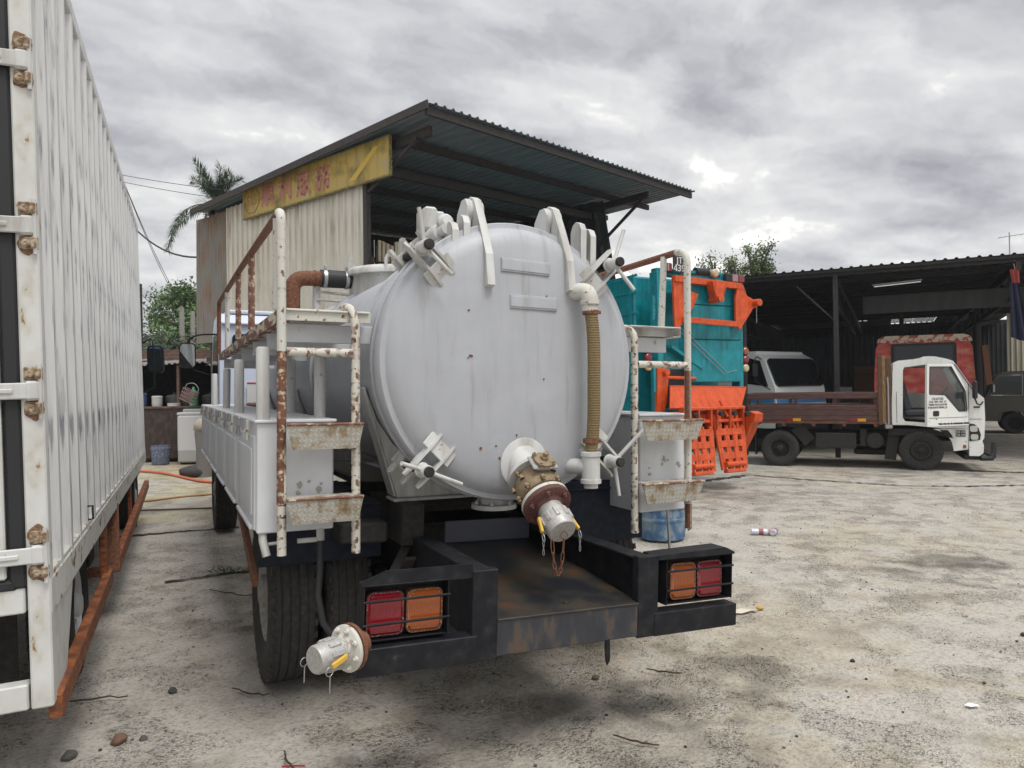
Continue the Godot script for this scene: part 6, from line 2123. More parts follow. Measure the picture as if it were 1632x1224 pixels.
	# signboard hanging outside the wall
	var B := thing("signboard", "faded yellow signboard with red Chinese characters on the cream shed wall", "sign", Vector3(-1.273, 0, -11.0), 50.0)
	var yel := pm(nt(115, 0.008, [[0.0, lin(0.13, 0.11, 0.04)], [0.3, lin(0.3, 0.22, 0.05)], [0.5, lin(0.46, 0.31, 0.055)], [0.72, lin(0.44, 0.32, 0.1)], [1.0, lin(0.36, 0.3, 0.17)]], 6), Vector3(0.4, 0.4, 0.4), 0.55, 0.0, M.t_streak, Vector3(0.9, 0.12, 0.9))
	g = Geo.new()
	var F := Transform3D(Basis(Vector3.UP, -PI / 2), Vector3(0.2, 5.52, -3.33))
	g.t = F
	g.box(Vector3.ZERO, Vector3(4.56, 0.64, 0.05), 0.006)
	var bd := obj("board", g, yel, B)
	g = Geo.new()
	g.t = F
	for y in [-0.325, 0.325]:
		g.box(Vector3(0, y, 0.0), Vector3(4.58, 0.03, 0.06), 0.004)
	g.box(Vector3(2.285, 0, 0), Vector3(0.025, 0.64, 0.062), 0.004)
	obj("trim", g, pm(nt(116, 0.02, [[0.0, lin(0.05, 0.055, 0.02)], [0.5, lin(0.2, 0.17, 0.06)], [1.0, lin(0.4, 0.34, 0.2)]], 5), Vector3.ONE * 1.5, 0.7), bd)
	var ink := pm(nt(117, 0.02, [[0.0, lin(0.42, 0.29, 0.07)], [0.34, lin(0.4, 0.2, 0.1)], [0.5, lin(0.38, 0.13, 0.11)], [1.0, lin(0.46, 0.22, 0.17)]], 6), Vector3.ONE * 1.5, 0.6)
	for k in 4:
		g = Geo.new()
		strokes(g, F * Transform3D(Basis(), Vector3(-1.34 + k * 0.6, 0.03 - 0.012 * k, 0.027)), HAN[k], 0.42, 0.46, 0.06)
		obj("character", g, ink, bd)
	g = Geo.new()
	g.t = F
	var oc := []
	for k in 8:
		oc.append(Vector3(-1.93 + 0.29 * cos(TAU * (k + 0.5) / 8), 0.0 + 0.27 * sin(TAU * (k + 0.5) / 8), 0.027))
	g.tube(oc, 0.009, 5, false, true)
	obj("emblem_ring", g, flat(0.3, 0.15, 0.04, 0.6), bd)
	lettering("emblem_letter", "SLS", 0.2, flat(0.32, 0.15, 0.05, 0.6), bd, F * Transform3D(Basis(), Vector3(-1.93, 0.0, 0.027)), "Droid Sans", 0.85)
	g = Geo.new()
	g.t = F
	g.prism(pv([1.2, -0.24, 1.4, -0.24, 2.02, 0.2, 1.9, 0.22]), 0.0265, 0.0285)
	obj("painted_bar", g, flat(0.56, 0.38, 0.06, 0.6), bd)
	# bundle of timber standing in the shed front
	var K := thing("timber_bundle", "strapped bundle of pale battens standing inside the open shed front", "timber", Transform3D(Basis(Vector3.UP, deg_to_rad(50.0)), Vector3(-1.273, 0, -11.0)) * Vector3(1.5, 0, -2.7), 30.0)
	var wood := pm(nt(118, 0.02, [[0.0, lin(0.55, 0.45, 0.32)], [1.0, lin(0.78, 0.7, 0.55)]], 5), Vector3(4, 0.4, 4), 0.7)
	for k in 5:
		for j in 2:
			g = Geo.new()
			g.bar(Vector3(-0.2 + k * 0.075, 0.0, j * 0.07), Vector3(-0.14 + k * 0.075 + 0.01 * k, 4.45 + 0.03 * ((k * 7 + j * 3) % 4), j * 0.07 - 0.1), 0.06, 0.06, Vector3.BACK)
			obj("batten", g, wood, K)
	g = Geo.new()
	g.box(Vector3(0.02, 4.1, -0.03), Vector3(0.42, 0.03, 0.2), 0.003)
	obj("strap", g, M.rubber, K)


func workshop() -> void:
	var T := thing("workshop", "low dark open-fronted workshop with a long tin roof and steel posts", "workshop", Vector3(5.52, 0, -17.2), -27.5)
	var g: Geo
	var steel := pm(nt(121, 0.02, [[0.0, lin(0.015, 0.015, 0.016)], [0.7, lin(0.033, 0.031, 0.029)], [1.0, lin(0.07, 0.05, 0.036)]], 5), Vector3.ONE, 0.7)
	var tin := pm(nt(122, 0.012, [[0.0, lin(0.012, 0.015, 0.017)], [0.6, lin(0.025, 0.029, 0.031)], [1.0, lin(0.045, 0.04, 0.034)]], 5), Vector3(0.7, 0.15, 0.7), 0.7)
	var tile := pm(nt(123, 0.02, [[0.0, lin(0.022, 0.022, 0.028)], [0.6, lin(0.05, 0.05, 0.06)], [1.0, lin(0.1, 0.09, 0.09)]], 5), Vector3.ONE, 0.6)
	var ry := func(z: float) -> float: return 4.25 - 0.012 * z * 0.0 + 0.0 * z
	g = Geo.new()
	for z in [-0.05, -1.4, -2.8, -4.2, -5.6, -7.0, -8.4, -10.0, -11.6, -13.2, -18.0, -19.8]:
		g.box(Vector3(4.0, 4.17, z), Vector3(10.8, 0.13, 0.06), 0.004)
	for x in [-1.3, 2.03, 5.45, 9.3]:
		g.box(Vector3(x, 4.02, -10.0), Vector3(0.1, 0.18, 20.0), 0.004)
		g.box(Vector3(x, 3.45, -5.5), Vector3(0.07, 0.08, 11.0), 0.004)
		for k in 7:
			var z := -0.4 - k * 1.45
			g.bar(Vector3(x, 3.45, z), Vector3(x, 3.95, z - 0.72), 0.05, 0.05)
			g.bar(Vector3(x, 3.95, z - 0.72), Vector3(x, 3.45, z - 1.45), 0.05, 0.05)
	g.bar(Vector3(1.2, 3.95, -0.1), Vector3(2.0, 3.1, -0.1), 0.04, 0.04)
	var rf := obj("roof_frame", g, steel, T)
	# roof sheets: two gaps are roofed with clear sheet
	for k in 14:
		var x := -1.6 + k * 0.8
		var skylight := k == 4 or k == 6 or k == 7
		var parts := [[0.12, -20.2 if k < 11 else -9.0]]
		if skylight:
			parts = [[0.12, -13.4], [-15.2, -20.2]] if k == 4 else [[0.12, -13.4], [-17.6, -20.2]]
		for q in parts:
			g = Geo.new()
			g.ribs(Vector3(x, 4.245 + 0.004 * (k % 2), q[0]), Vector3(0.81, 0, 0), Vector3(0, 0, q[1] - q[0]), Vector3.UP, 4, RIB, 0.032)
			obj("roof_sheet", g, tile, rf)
		if skylight:
			g = Geo.new()
			g.box(Vector3(x + 0.4, 4.27, -14.3 if k == 4 else -15.5), Vector3(0.79, 0.004, 1.8 if k == 4 else 4.2), 0.0)
			obj("skylight", g, glass(0.8, 0.85, 0.9, 0.12), rf)
	g = Geo.new()
	g.box(Vector3(4.0, 4.21, 0.06), Vector3(11.2, 0.07, 0.03), 0.006)
	obj("fascia", g, steel, rf)
	# walls of ribbed sheet
	g = Geo.new()
	for y in [1.0, 2.6, 4.0]:
		g.box(Vector3(3.0, y, -19.1), Vector3(8.8, 0.1, 0.06), 0.004)
		g.box(Vector3(-1.42, y, -9.5), Vector3(0.06, 0.1, 19.0), 0.004)
	var wf := obj("wall_frame", g, steel, T)
	for k in 12:
		g = Geo.new()
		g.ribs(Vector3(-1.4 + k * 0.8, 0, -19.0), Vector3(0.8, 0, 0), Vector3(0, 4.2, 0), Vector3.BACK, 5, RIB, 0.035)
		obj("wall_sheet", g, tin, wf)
	for k in 24:
		g = Geo.new()
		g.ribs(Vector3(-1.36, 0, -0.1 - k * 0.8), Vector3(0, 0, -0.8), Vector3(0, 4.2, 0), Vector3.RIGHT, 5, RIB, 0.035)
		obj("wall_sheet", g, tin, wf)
	# inner cross wall behind the lorries
	for k in 5:
		g = Geo.new()
		g.ribs(Vector3(-1.3 + k * 0.8, 0, -6.4), Vector3(0.8, 0, 0), Vector3(0, 3.1, 0), Vector3.BACK, 5, RIB, 0.035)
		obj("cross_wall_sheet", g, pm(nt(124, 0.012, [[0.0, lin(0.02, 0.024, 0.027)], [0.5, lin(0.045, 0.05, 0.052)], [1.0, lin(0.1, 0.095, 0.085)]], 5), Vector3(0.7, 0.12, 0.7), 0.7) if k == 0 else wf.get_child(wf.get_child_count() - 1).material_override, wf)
	g = Geo.new()
	g.box(Vector3(4.2, 3.52, -1.3), Vector3(3.3, 0.42, 0.03), 0.005)
	obj("dark_board", g, pm(nt(125, 0.012, [[0.0, lin(0.02, 0.024, 0.022)], [1.0, lin(0.05, 0.052, 0.045)]], 5), Vector3(0.8, 0.2, 0.8), 0.7), rf)
	for q in [[0.02, -0.05], [2.03, -0.05], [5.75, -0.05], [2.03, -6.0], [3.4, -4.2], [5.45, -8.0], [9.3, -0.05], [9.3, -8.0]]:
		g = Geo.new()
		g.box(Vector3(q[0], 2.0, q[1]), Vector3(0.11, 4.0, 0.11), 0.006)
		obj("post", g, steel, T)
	var WS := Transform3D(Basis(Vector3.UP, deg_to_rad(-27.5)), Vector3(5.52, 0, -17.2))
	for q in [
		["leaning_board", "tall brown board leaning against the inner tin wall behind the brown lorry bed", "board", Vector3(2.45, 0, -5.9), Vector3(0.6, 2.2, 0.05), Vector3(0.13, 0.075, 0.04)],
		["crate", "greyish crate on the workshop floor left of the red lorry", "crate", Vector3(2.0, 0, -4.6), Vector3(0.7, 1.35, 0.5), Vector3(0.1, 0.1, 0.105)],
		["notice_sheet", "white sheet pinned to the crates behind the brown lorry bed", "sheet", Vector3(1.95, 1.38, -4.5), Vector3(0.42, 0.2, 0.02), Vector3(0.6, 0.63, 0.66)],
		["cabinet", "dark steel cabinet standing deep inside the workshop", "cabinet", Vector3(3.1, 0, -6.8), Vector3(0.9, 1.9, 0.5), Vector3(0.035, 0.04, 0.045)],
	]:
		var sz: Vector3 = q[4]
		var cc: Vector3 = q[5]
		var th := thing(q[0], q[1], q[2], WS * q[3], -27.5)
		g = Geo.new()
		g.box(Vector3(0, sz.y * 0.5, 0), sz, 0.015)
		obj("panel", g, flat(cc.x, cc.y, cc.z, 0.7), th)
		g = Geo.new()
		for y in [0.12, 0.5, 0.88]:
			g.box(Vector3(0, sz.y * y, sz.z * 0.5 + 0.006), Vector3(sz.x * 0.96, minf(0.05, sz.y * 0.08), 0.012), 0.003)
		obj("batten", g, flat(cc.x * 0.7, cc.y * 0.7, cc.z * 0.7, 0.7), th)
	for k in 3:
		var ty := thing("spare_tyre", ["lowest tyre of the stack beside the crate", "middle tyre of the stack beside the crate", "topmost tyre of the stack beside the crate"][k], "tyre", WS * Vector3(2.75 + 0.03 * k, 0.12 + 0.24 * k, -4.2), 20.0 * k, 0.0, "tyres stacked in the workshop")
		g = Geo.new()
		g.lathe([Vector2(0.25, -0.1), Vector2(0.4, -0.12), Vector2(0.47, -0.08), Vector2(0.48, 0.0), Vector2(0.47, 0.08), Vector2(0.4, 0.12), Vector2(0.25, 0.1), Vector2(0.27, 0.0), Vector2(0.25, -0.1)], 28)
		obj("casing", g, M.tyre, ty)
	# clear-lit tin wall beyond the open right end
	var F := thing("tin_fence", "pale ribbed tin fence showing through the open right end of the workshop", "fence", Transform3D(Basis(Vector3.UP, deg_to_rad(-27.5)), Vector3(5.52, 0, -17.2)) * Vector3(6.95, 0, -13.2), -27.5)
	g = Geo.new()
	for y in [0.8, 2.4, 4.2]:
		g.box(Vector3(3.2, y, -0.06), Vector3(6.6, 0.08, 0.05), 0.004)
	var ff := obj("fence_rail", g, steel, F)
	for k in 8:
		g = Geo.new()
		g.ribs(Vector3(-0.1 + k * 0.8, 0.9, 0), Vector3(0.79, 0, 0), Vector3(0, 3.7, 0), Vector3.BACK, 5, RIB, 0.035)
		obj("fence_sheet", g, pm(nt(126, 0.012, [[0.0, lin(0.4, 0.37, 0.28)], [1.0, lin(0.66, 0.63, 0.52)]], 5), Vector3(0.7, 0.12, 0.7), 0.6) if k == 0 else ff.get_child(0).material_override, ff)
	# tube lamp under the roof edge (not lit)
	var L := thing("tube_lamp", "unlit white fluorescent tube hanging under the workshop roof edge", "lamp", Transform3D(Basis(Vector3.UP, deg_to_rad(-27.5)), Vector3(5.52, 0, -17.2)) * Vector3(3.26, 3.83, 0.0), -26.0, 3.0)
	g = Geo.new()
	g.box(Vector3(0, 0.02, 0), Vector3(0.96, 0.03, 0.05), 0.004)
	obj("batten", g, flat(0.12, 0.12, 0.12, 0.5), L)
	g = Geo.new()
	g.tube([Vector3(-0.45, -0.02, 0.02), Vector3(0.45, -0.02, 0.02)], 0.011, 8)
	obj("tube", g, flat(0.75, 0.75, 0.75, 0.3), L)
	g = Geo.new()
	for x in [-0.4, 0.4]:
		g.tube([Vector3(x, 0.03, 0), Vector3(x, 0.3, 0)], 0.004, 5)
	obj("hanger", g, M.rubber, L)
	# flag hanging from a slanting pole
	var W := Transform3D(Basis(Vector3.UP, deg_to_rad(-27.5)), Vector3(5.52, 0, -17.2))
	var fl := thing("flag", "limp dark blue flag with a red corner on a slanting pole by the workshop", "flag", W * Vector3(5.45, 2.7, 0.1), -27.5)
	g = Geo.new()
	g.tube([Vector3(0.12, 0.0, 0), Vector3(-0.13, 1.32, 0.25)], 0.012, 8)
	obj("pole", g, flat(0.3, 0.12, 0.1, 0.6), fl)
	g = Geo.new()
	for k in 8:
		var a := k / 8.0
		var b := (k + 1) / 8.0
		var f := func(s: float, t: float) -> Vector3: return Vector3(-0.12 + 0.13 * t + (s - 0.5) * (0.14 + 0.2 * t) - 0.03 * t, 0.95 - t * 1.1 - 0.14 * s * t, 0.2 + 0.05 * sin(s * 13.0) * (0.4 + t))
		for m in 6:
			var c := m / 6.0
			var d := (m + 1) / 6.0
			g.quad(f.call(a, c), f.call(b, c), f.call(b, d), f.call(a, d))
	obj("cloth", g, flat(0.018, 0.022, 0.05, 0.8), fl)
	g = Geo.new()
	for k in 4:
		g.quad(Vector3(-0.2 + k * 0.04, 1.22 - k * 0.01, 0.24 + 0.02 * (k % 2)), Vector3(-0.16 + k * 0.04, 1.21 - k * 0.01, 0.24 + 0.02 * ((k + 1) % 2)), Vector3(-0.12 + k * 0.03, 0.93, 0.22 + 0.02 * ((k + 1) % 2)), Vector3(-0.16 + k * 0.03, 0.94, 0.22 + 0.02 * (k % 2)))
	obj("cloth_corner", g, flat(0.22, 0.03, 0.03, 0.8), fl)
	# aerial on the roof
	var an := thing("aerial", "thin television aerial standing on the workshop roof edge", "aerial", W * Vector3(5.34, 4.25, -0.3), -20.0)
	g = Geo.new()
	g.tube([Vector3.ZERO, Vector3(0, 0.52, 0)], 0.012, 6)
	obj("mast", g, M.steel, an)
	g = Geo.new()
	g.tube([Vector3(-0.2, 0.42, 0), Vector3(0.45, 0.47, 0.1)], 0.007, 5)
	for k in 7:
		g.tube([Vector3(-0.18 + k * 0.1, 0.42 + k * 0.008, -0.1), Vector3(-0.18 + k * 0.1, 0.42 + k * 0.008, 0.12)], 0.004, 4)
	obj("boom", g, M.steel, an)


func outhouse() -> void:
	var T := thing("lean_to", "dark lean-to wash shelter with patched tin roof and sagging tarpaulin edge", "shelter", Vector3(-8.0, 0, -18.6), 4.0)
	var g: Geo
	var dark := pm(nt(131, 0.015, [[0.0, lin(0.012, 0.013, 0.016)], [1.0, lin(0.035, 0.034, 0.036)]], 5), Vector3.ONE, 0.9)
	var plank := pm(nt(132, 0.02, [[0.0, lin(0.06, 0.035, 0.025)], [0.6, lin(0.13, 0.08, 0.06)], [1.0, lin(0.24, 0.18, 0.14)]], 6), Vector3(0.5, 3, 3), 0.8)
	g = Geo.new()
	g.box(Vector3(0.3, 1.3, -1.6), Vector3(6.0, 2.6, 0.06), 0.01)
	g.box(Vector3(-2.6, 1.2, -0.2), Vector3(0.06, 2.4, 2.6), 0.01)
	g.box(Vector3(2.7, 1.2, -0.2), Vector3(0.06, 2.4, 2.6), 0.01)
	obj("back_wall", g, dark, T)
	g = Geo.new()
	for k in 9:
		var x := -2.8 + k * 0.65
		g.ribs(Vector3(x, 2.34 + 0.03 * sin(k * 2.1), 1.1), Vector3(0.68, 0.02, 0), Vector3(0, 0.3, -2.9), Vector3.UP, 5, WAVE, 0.045)
	obj("roof_sheet", g, pm(nt(133, 0.02, [[0.0, lin(0.1, 0.09, 0.085)], [0.5, lin(0.22, 0.2, 0.19)], [1.0, lin(0.34, 0.3, 0.28)]], 6), Vector3.ONE * 0.8, 0.85), T)
	for k in 3:
		g = Geo.new()
		g.box(Vector3(0.5, 2.56 + k * 0.11, -0.4 - 0.06 * k), Vector3(5.6, 0.1, 0.04), 0.008, Basis(Vector3.BACK, 0.012 * (k % 3 - 1)))
		obj("upper_plank", g, plank, T)
	for x in [-2.5, -0.2, 2.4]:
		g = Geo.new()
		g.box(Vector3(x, 1.17, 1.0), Vector3(0.07, 2.34, 0.07), 0.008)
		obj("post", g, plank, T)
	# counter with the washing-up on it
	var K := thing("counter", "brown plank counter under the lean-to roof", "counter", Vector3(-8.55, 0, -17.7), 4.0)
	g = Geo.new()
	g.box(Vector3(0.0, 0.7, 0.3), Vector3(2.6, 1.2, 0.04), 0.006)
	obj("front_board", g, pm(nt(134, 0.012, [[0.0, lin(0.025, 0.018, 0.015)], [0.6, lin(0.055, 0.036, 0.03)], [1.0, lin(0.1, 0.07, 0.055)]], 6), Vector3(1.2, 0.6, 1.2), 0.75), K)
	g = Geo.new()
	g.box(Vector3(0.0, 1.32, -0.05), Vector3(2.7, 0.05, 0.8), 0.008)
	obj("worktop", g, plank, K)
	var items := [
		["yellow_can", -0.82, 0.09, 0.3, [0.35, 0.4, 0.04], "dented yellow-green tin at the left end of the wash counter", "tin"],
		["paint_tub", -0.46, 0.14, 0.34, [0.06, 0.1, 0.22], "blue plastic tub with a white lid on the wash counter", "tub"],
		["mug", -0.06, 0.12, 0.26, [0.5, 0.5, 0.48], "plain white pot between the blue tub and the green bottle", "pot"],
		["bowl", 0.35, 0.15, 0.08, [0.55, 0.55, 0.55], "flat pale bowl lying in front of the dark pots", "bowl"],
	]
	for q in items:
		g = Geo.new()
		g.lathe([Vector2(0, 0), Vector2(q[2] * 0.9, 0), Vector2(q[2], q[3] * 0.15), Vector2(q[2], q[3] * 0.8), Vector2(q[2] * 1.06, q[3] * 0.82), Vector2(q[2] * 1.06, q[3] * 0.92), Vector2(q[2] * 0.8, q[3]), Vector2(0, q[3])], 18)
		var o := obj(q[0], g, flat(q[4][0], q[4][1], q[4][2], 0.5))
		o.position = Vector3(-8.55 + q[1], 1.345, -17.5)
		tag(o, q[5], q[6])
	g = Geo.new()
	g.lathe([Vector2(0, 0), Vector2(0.09, 0), Vector2(0.1, 0.03), Vector2(0.1, 0.26), Vector2(0.08, 0.34), Vector2(0.035, 0.4), Vector2(0.035, 0.46), Vector2(0, 0.47)], 18)
	var bt := obj("bottle", g, flat(0.14, 0.4, 0.22, 0.35))
	bt.position = Vector3(-7.72, 1.345, -17.5)
	tag(bt, "green plastic bottle standing on the wash counter", "bottle")
	for q in [[-8.0, 0.24, "largest dark cooking pot, at the back of the counter behind the bowl"], [-8.35, 0.2, "dark cooking pot at the back of the counter behind the white pot"], [-7.45, 0.2, "dark cooking pot at the right end of the counter past the green bottle"]]:
		g = Geo.new()
		g.lathe([Vector2(0, 0), Vector2(q[1] * 0.8, 0), Vector2(q[1], q[1] * 0.5), Vector2(q[1] * 1.02, q[1] * 1.2), Vector2(q[1] * 0.9, q[1] * 1.3), Vector2(0.03, q[1] * 1.5), Vector2(0.03, q[1] * 1.7), Vector2(0, q[1] * 1.7)], 16)
		var o := obj("cooking_pot", g, flat(0.07, 0.068, 0.066, 0.6))
		o.position = Vector3(q[0], 1.345, -17.85)
		tag(o, q[2], "pot", "pots on the wash counter")
	# washing machine
	var wm := thing("washing_machine", "white twin-tub washing machine beside the brown counter", "washing machine", Vector3(-7.42, 0, -17.0), 6.0)
	g = Geo.new()
	g.box(Vector3(0, 0.72, 0), Vector3(0.76, 0.86, 0.5), 0.04)
	obj("cabinet", g, flat(0.55, 0.55, 0.56, 0.35), wm)
	g = Geo.new()
	g.box(Vector3(0, 0.2, 0.0), Vector3(0.75, 0.3, 0.49), 0.03)
	obj("base", g, flat(0.36, 0.36, 0.35, 0.5), wm)
	g = Geo.new()
	g.box(Vector3(0, 1.18, -0.02), Vector3(0.78, 0.07, 0.52), 0.02)
	g.box(Vector3(0, 1.24, -0.2), Vector3(0.76, 0.09, 0.12), 0.02)
	obj("lid", g, flat(0.48, 0.49, 0.5, 0.35), wm)
	for x in [-0.3, 0.3]:
		g = Geo.new()
		g.box(Vector3(x, 0.025, 0.1), Vector3(0.1, 0.05, 0.1), 0.01)
		obj("foot", g, M.rubber, wm)
	# blue bucket
	var bk := thing("bucket", "blue-grey paint bucket on the ground in front of the counter", "bucket", Vector3(-8.22, 0, -16.85))
	g = Geo.new()
	g.lathe([Vector2(0, 0.01), Vector2(0.17, 0.01), Vector2(0.185, 0.03), Vector2(0.205, 0.36), Vector2(0.215, 0.365), Vector2(0.215, 0.4), Vector2(0.205, 0.41), Vector2(0.212, 0.45), Vector2(0.2, 0.45), Vector2(0.18, 0.05), Vector2(0, 0.05)], 24)
	obj("pail", g, pm(nt(135, 0.02, [[0.0, lin(0.05, 0.07, 0.13)], [0.6, lin(0.13, 0.16, 0.25)], [0.75, lin(0.4, 0.42, 0.45)], [1.0, lin(0.5, 0.5, 0.5)]], 5), Vector3.ONE * 2.5, 0.6), bk)
	# hanging basket
	var hb := thing("hanging_basket", "pinkish wire basket hanging tilted under the lean-to roof", "basket", Vector3(-7.56, 1.72, -17.0), 0.0, -25.0)
	g = Geo.new()
	for k in 7:
		g.tube([Vector3(-0.15 + k * 0.05, 0.0, 0.1), Vector3(-0.13 + k * 0.043, -0.26, 0.08)], 0.009, 5)
		g.tube([Vector3(-0.15 + k * 0.05, 0.0, -0.1), Vector3(-0.13 + k * 0.043, -0.26, -0.08)], 0.009, 5)
	for y in [0.0, -0.09, -0.18, -0.26]:
		var w: float = 0.16 + 0.1 * y
		g.tube([Vector3(-w, y, 0.1), Vector3(w, y, 0.1), Vector3(w, y, -0.1), Vector3(-w, y, -0.1)], 0.011, 5, false, true)
	obj("mesh_side", g, flat(0.3, 0.2, 0.2, 0.6), hb)
	g = Geo.new()
	g.tube([Vector3(-0.16, 0, 0)] + arc(Vector3(-0.15, 0.1, 0), Vector3(0, 0.26, 0), Vector3(0.15, 0.1, 0)) + [Vector3(0.16, 0, 0)], 0.01, 6)
	obj("handle", g, flat(0.4, 0.38, 0.36, 0.6), hb)
	# cloth-covered stump
	var st := thing("covered_post", "grey cloth draped over a low post beside the tank truck cab", "post", Vector3(-6.12, 0, -14.3))
	g = Geo.new()
	g.t = Transform3D(Basis(), Vector3.ZERO)
	g.lathe([Vector2(0, 0), Vector2(0.16, 0), Vector2(0.14, 0.5), Vector2(0.17, 0.85), Vector2(0.16, 1.0), Vector2(0.1, 1.1), Vector2(0, 1.12)], 14)
	obj("post_body", g, flat(0.16, 0.15, 0.14, 0.8), st)
	g = Geo.new()
	g.ball(Vector3(0, 1.0, 0), Vector3(0.2, 0.16, 0.2), 9, 0.3, 3)
	obj("cloth", g, flat(0.34, 0.3, 0.25, 0.9), st)
	g = Geo.new()
	g.ball(Vector3(0.14, 0.66, 0.1), Vector3(0.06, 0.08, 0.05), 6, 0.2, 5)
	obj("orange_rag", g, flat(0.5, 0.16, 0.05, 0.7), st)
	g = Geo.new()
	g.ball(Vector3(-0.18, 0.1, 0.05), Vector3(0.26, 0.13, 0.16), 8, 0.35, 8)
	obj("sack", g, flat(0.05, 0.045, 0.045, 0.85), st)


# ---------- trees, poles, wires ----------
func leaf_mat(r: float, g: float, b: float) -> StandardMaterial3D:
	var m := flat(1, 1, 1, 0.6)
	m.vertex_color_use_as_albedo = true
	m.backlight_enabled = true
	m.backlight = lin(r, g, b)
	m.cull_mode = BaseMaterial3D.CULL_DISABLED
	return m


func leaf(g: Geo, p: Vector3, d: Vector3, up: Vector3, l: float, w: float) -> void:
	var s := d.cross(up).normalized() * w * 0.5
	var m := p + d * l * 0.45
	var nn := s.cross(d).normalized()
	if nn.y < 0:
		nn = -nn
	g.tri(p, m + s, p + d * l, nn, nn, nn)
	g.tri(p, p + d * l, m - s, nn, nn, nn)


func tree(called: String, label: String, at: Vector3, h: float, crown: Vector3, clumps: int, leaves: int, size: float, col: Vector3, sd: int, group := "", spindly := false) -> void:
	var r := RandomNumberGenerator.new()
	r.seed = sd
	var T := thing(called, label, "tree", at, 0, 0, group)
	var tr := Geo.new()
	var top := Vector3(r.randf_range(-0.3, 0.3), h - crown.y * 0.9, r.randf_range(-0.3, 0.3))
	tr.tube([Vector3.ZERO, Vector3(0.1, top.y * 0.5, 0.05), top, top + Vector3(0, crown.y * 0.7, 0)], [h * 0.028, h * 0.022, h * 0.015, h * 0.004], 8)
	var g := Geo.new()
	g.colored = true
	for k in clumps:
		var a := r.randf() * TAU
		var y := r.randf_range(-0.85, 1.0)
		var rad := sqrt(maxf(0.05, 1.0 - y * y)) * sqrt(r.randf_range(0.12, 1.0))
		var c := Vector3(0, h - crown.y, 0) + Vector3(cos(a) * rad * crown.x, y * crown.y, sin(a) * rad * crown.z)
		if spindly:
			c.y = h - crown.y * 2.0 + crown.y * 2.0 * r.randf()
		tr.tube([top - Vector3(0, r.randf() * h * 0.2, 0), top.lerp(c, 0.55) + Vector3(0, -0.15, 0), c + Vector3(0, 0.1, 0)], [h * 0.01, h * 0.006, h * 0.002], 5)
		var tone := r.randf_range(0.6, 1.35)
		var cs := (0.34 if spindly else 0.3) * crown.x * r.randf_range(0.7, 1.2)
		for j in leaves:
			var o := Vector3(r.randfn(0, 0.5), r.randfn(0, 0.75 if spindly else 0.42), r.randfn(0, 0.5)) * cs
			var t := tone * r.randf_range(0.75, 1.25)
			g.col = Color(col.x * t * r.randf_range(0.85, 1.25), col.y * t, col.z * t)
			var d := Vector3(r.randfn(), r.randfn() - 0.2, r.randfn()).normalized()
			leaf(g, c + o, d, Vector3(r.randfn(), 1.5, r.randfn()).normalized(), size * r.randf_range(0.7, 1.3), size * 0.55)
	obj("trunk", tr, M.bark, T)
	obj("crown", g, leaf_mat(col.x * 1.2, col.y * 1.2, col.z * 0.8), T)


func palm(called: String, label: String, at: Vector3, h: float, fl: float, fronds: int, col: Vector3, sd: int, group := "", plume := 0) -> void:
	var r := RandomNumberGenerator.new()
	r.seed = sd
	var T := thing(called, label, "palm", at, 0, 0, group)
	var g := Geo.new()
	g.tube([Vector3.ZERO, Vector3(0.05, h * 0.5, 0), Vector3(0, h, 0)], [0.22, 0.17, 0.14], 10)
	obj("trunk", g, M.bark, T)
	for k in fronds:
		g = Geo.new()
		g.colored = true
		var a := TAU * k / fronds * 2.4 + r.randf_range(-0.3, 0.3)
		var up := r.randf_range(-0.1, 1.2)
		var l := fl * r.randf_range(0.8, 1.1)
		if k < plume:
			up = 1.9
			l = fl * 0.75
			a = PI * 0.25 * k
		var dir := Vector3(cos(a), up, sin(a)).normalized()
		var p := Vector3(0, h, 0)
		var pts := []
		var n := 16
		for i in n + 1:
			pts.append(p)
			p += dir * l / n
			dir = (dir + Vector3(0, -0.085 - 0.05 * i / n, 0)).normalized()
		var tone := r.randf_range(0.65, 1.3)
		g.col = Color(col.x * 1.3 * tone, col.y * 1.1 * tone, col.z * tone)
		g.tube(pts, [0.035, 0.034, 0.033, 0.03, 0.028, 0.026, 0.024, 0.022, 0.02, 0.018, 0.016, 0.014, 0.012, 0.01, 0.008, 0.006, 0.003], 4)
		for i in range(2, n):
			for m in 3:
				var q: Vector3 = pts[i].lerp(pts[i + 1], m / 3.0)
				var d: Vector3 = (pts[i + 1] - pts[i]).normalized()
				var s := d.cross(Vector3.UP).normalized()
				var ll := fl * 0.2 * sin(PI * clampf((i + m / 3.0) / n * 0.92 + 0.1, 0, 1)) + 0.08
				for side in [-1.0, 1.0]:
					var t := tone * r.randf_range(0.7, 1.3)
					g.col = Color(col.x * t, col.y * t, col.z * t)
					leaf(g, q, (s * side + d * 0.55 + Vector3(0, r.randf_range(-0.7, 0.25), 0)).normalized(), Vector3.UP, ll, 0.05 + fl * 0.006)
		obj("frond", g, M.palm_leaf, T)


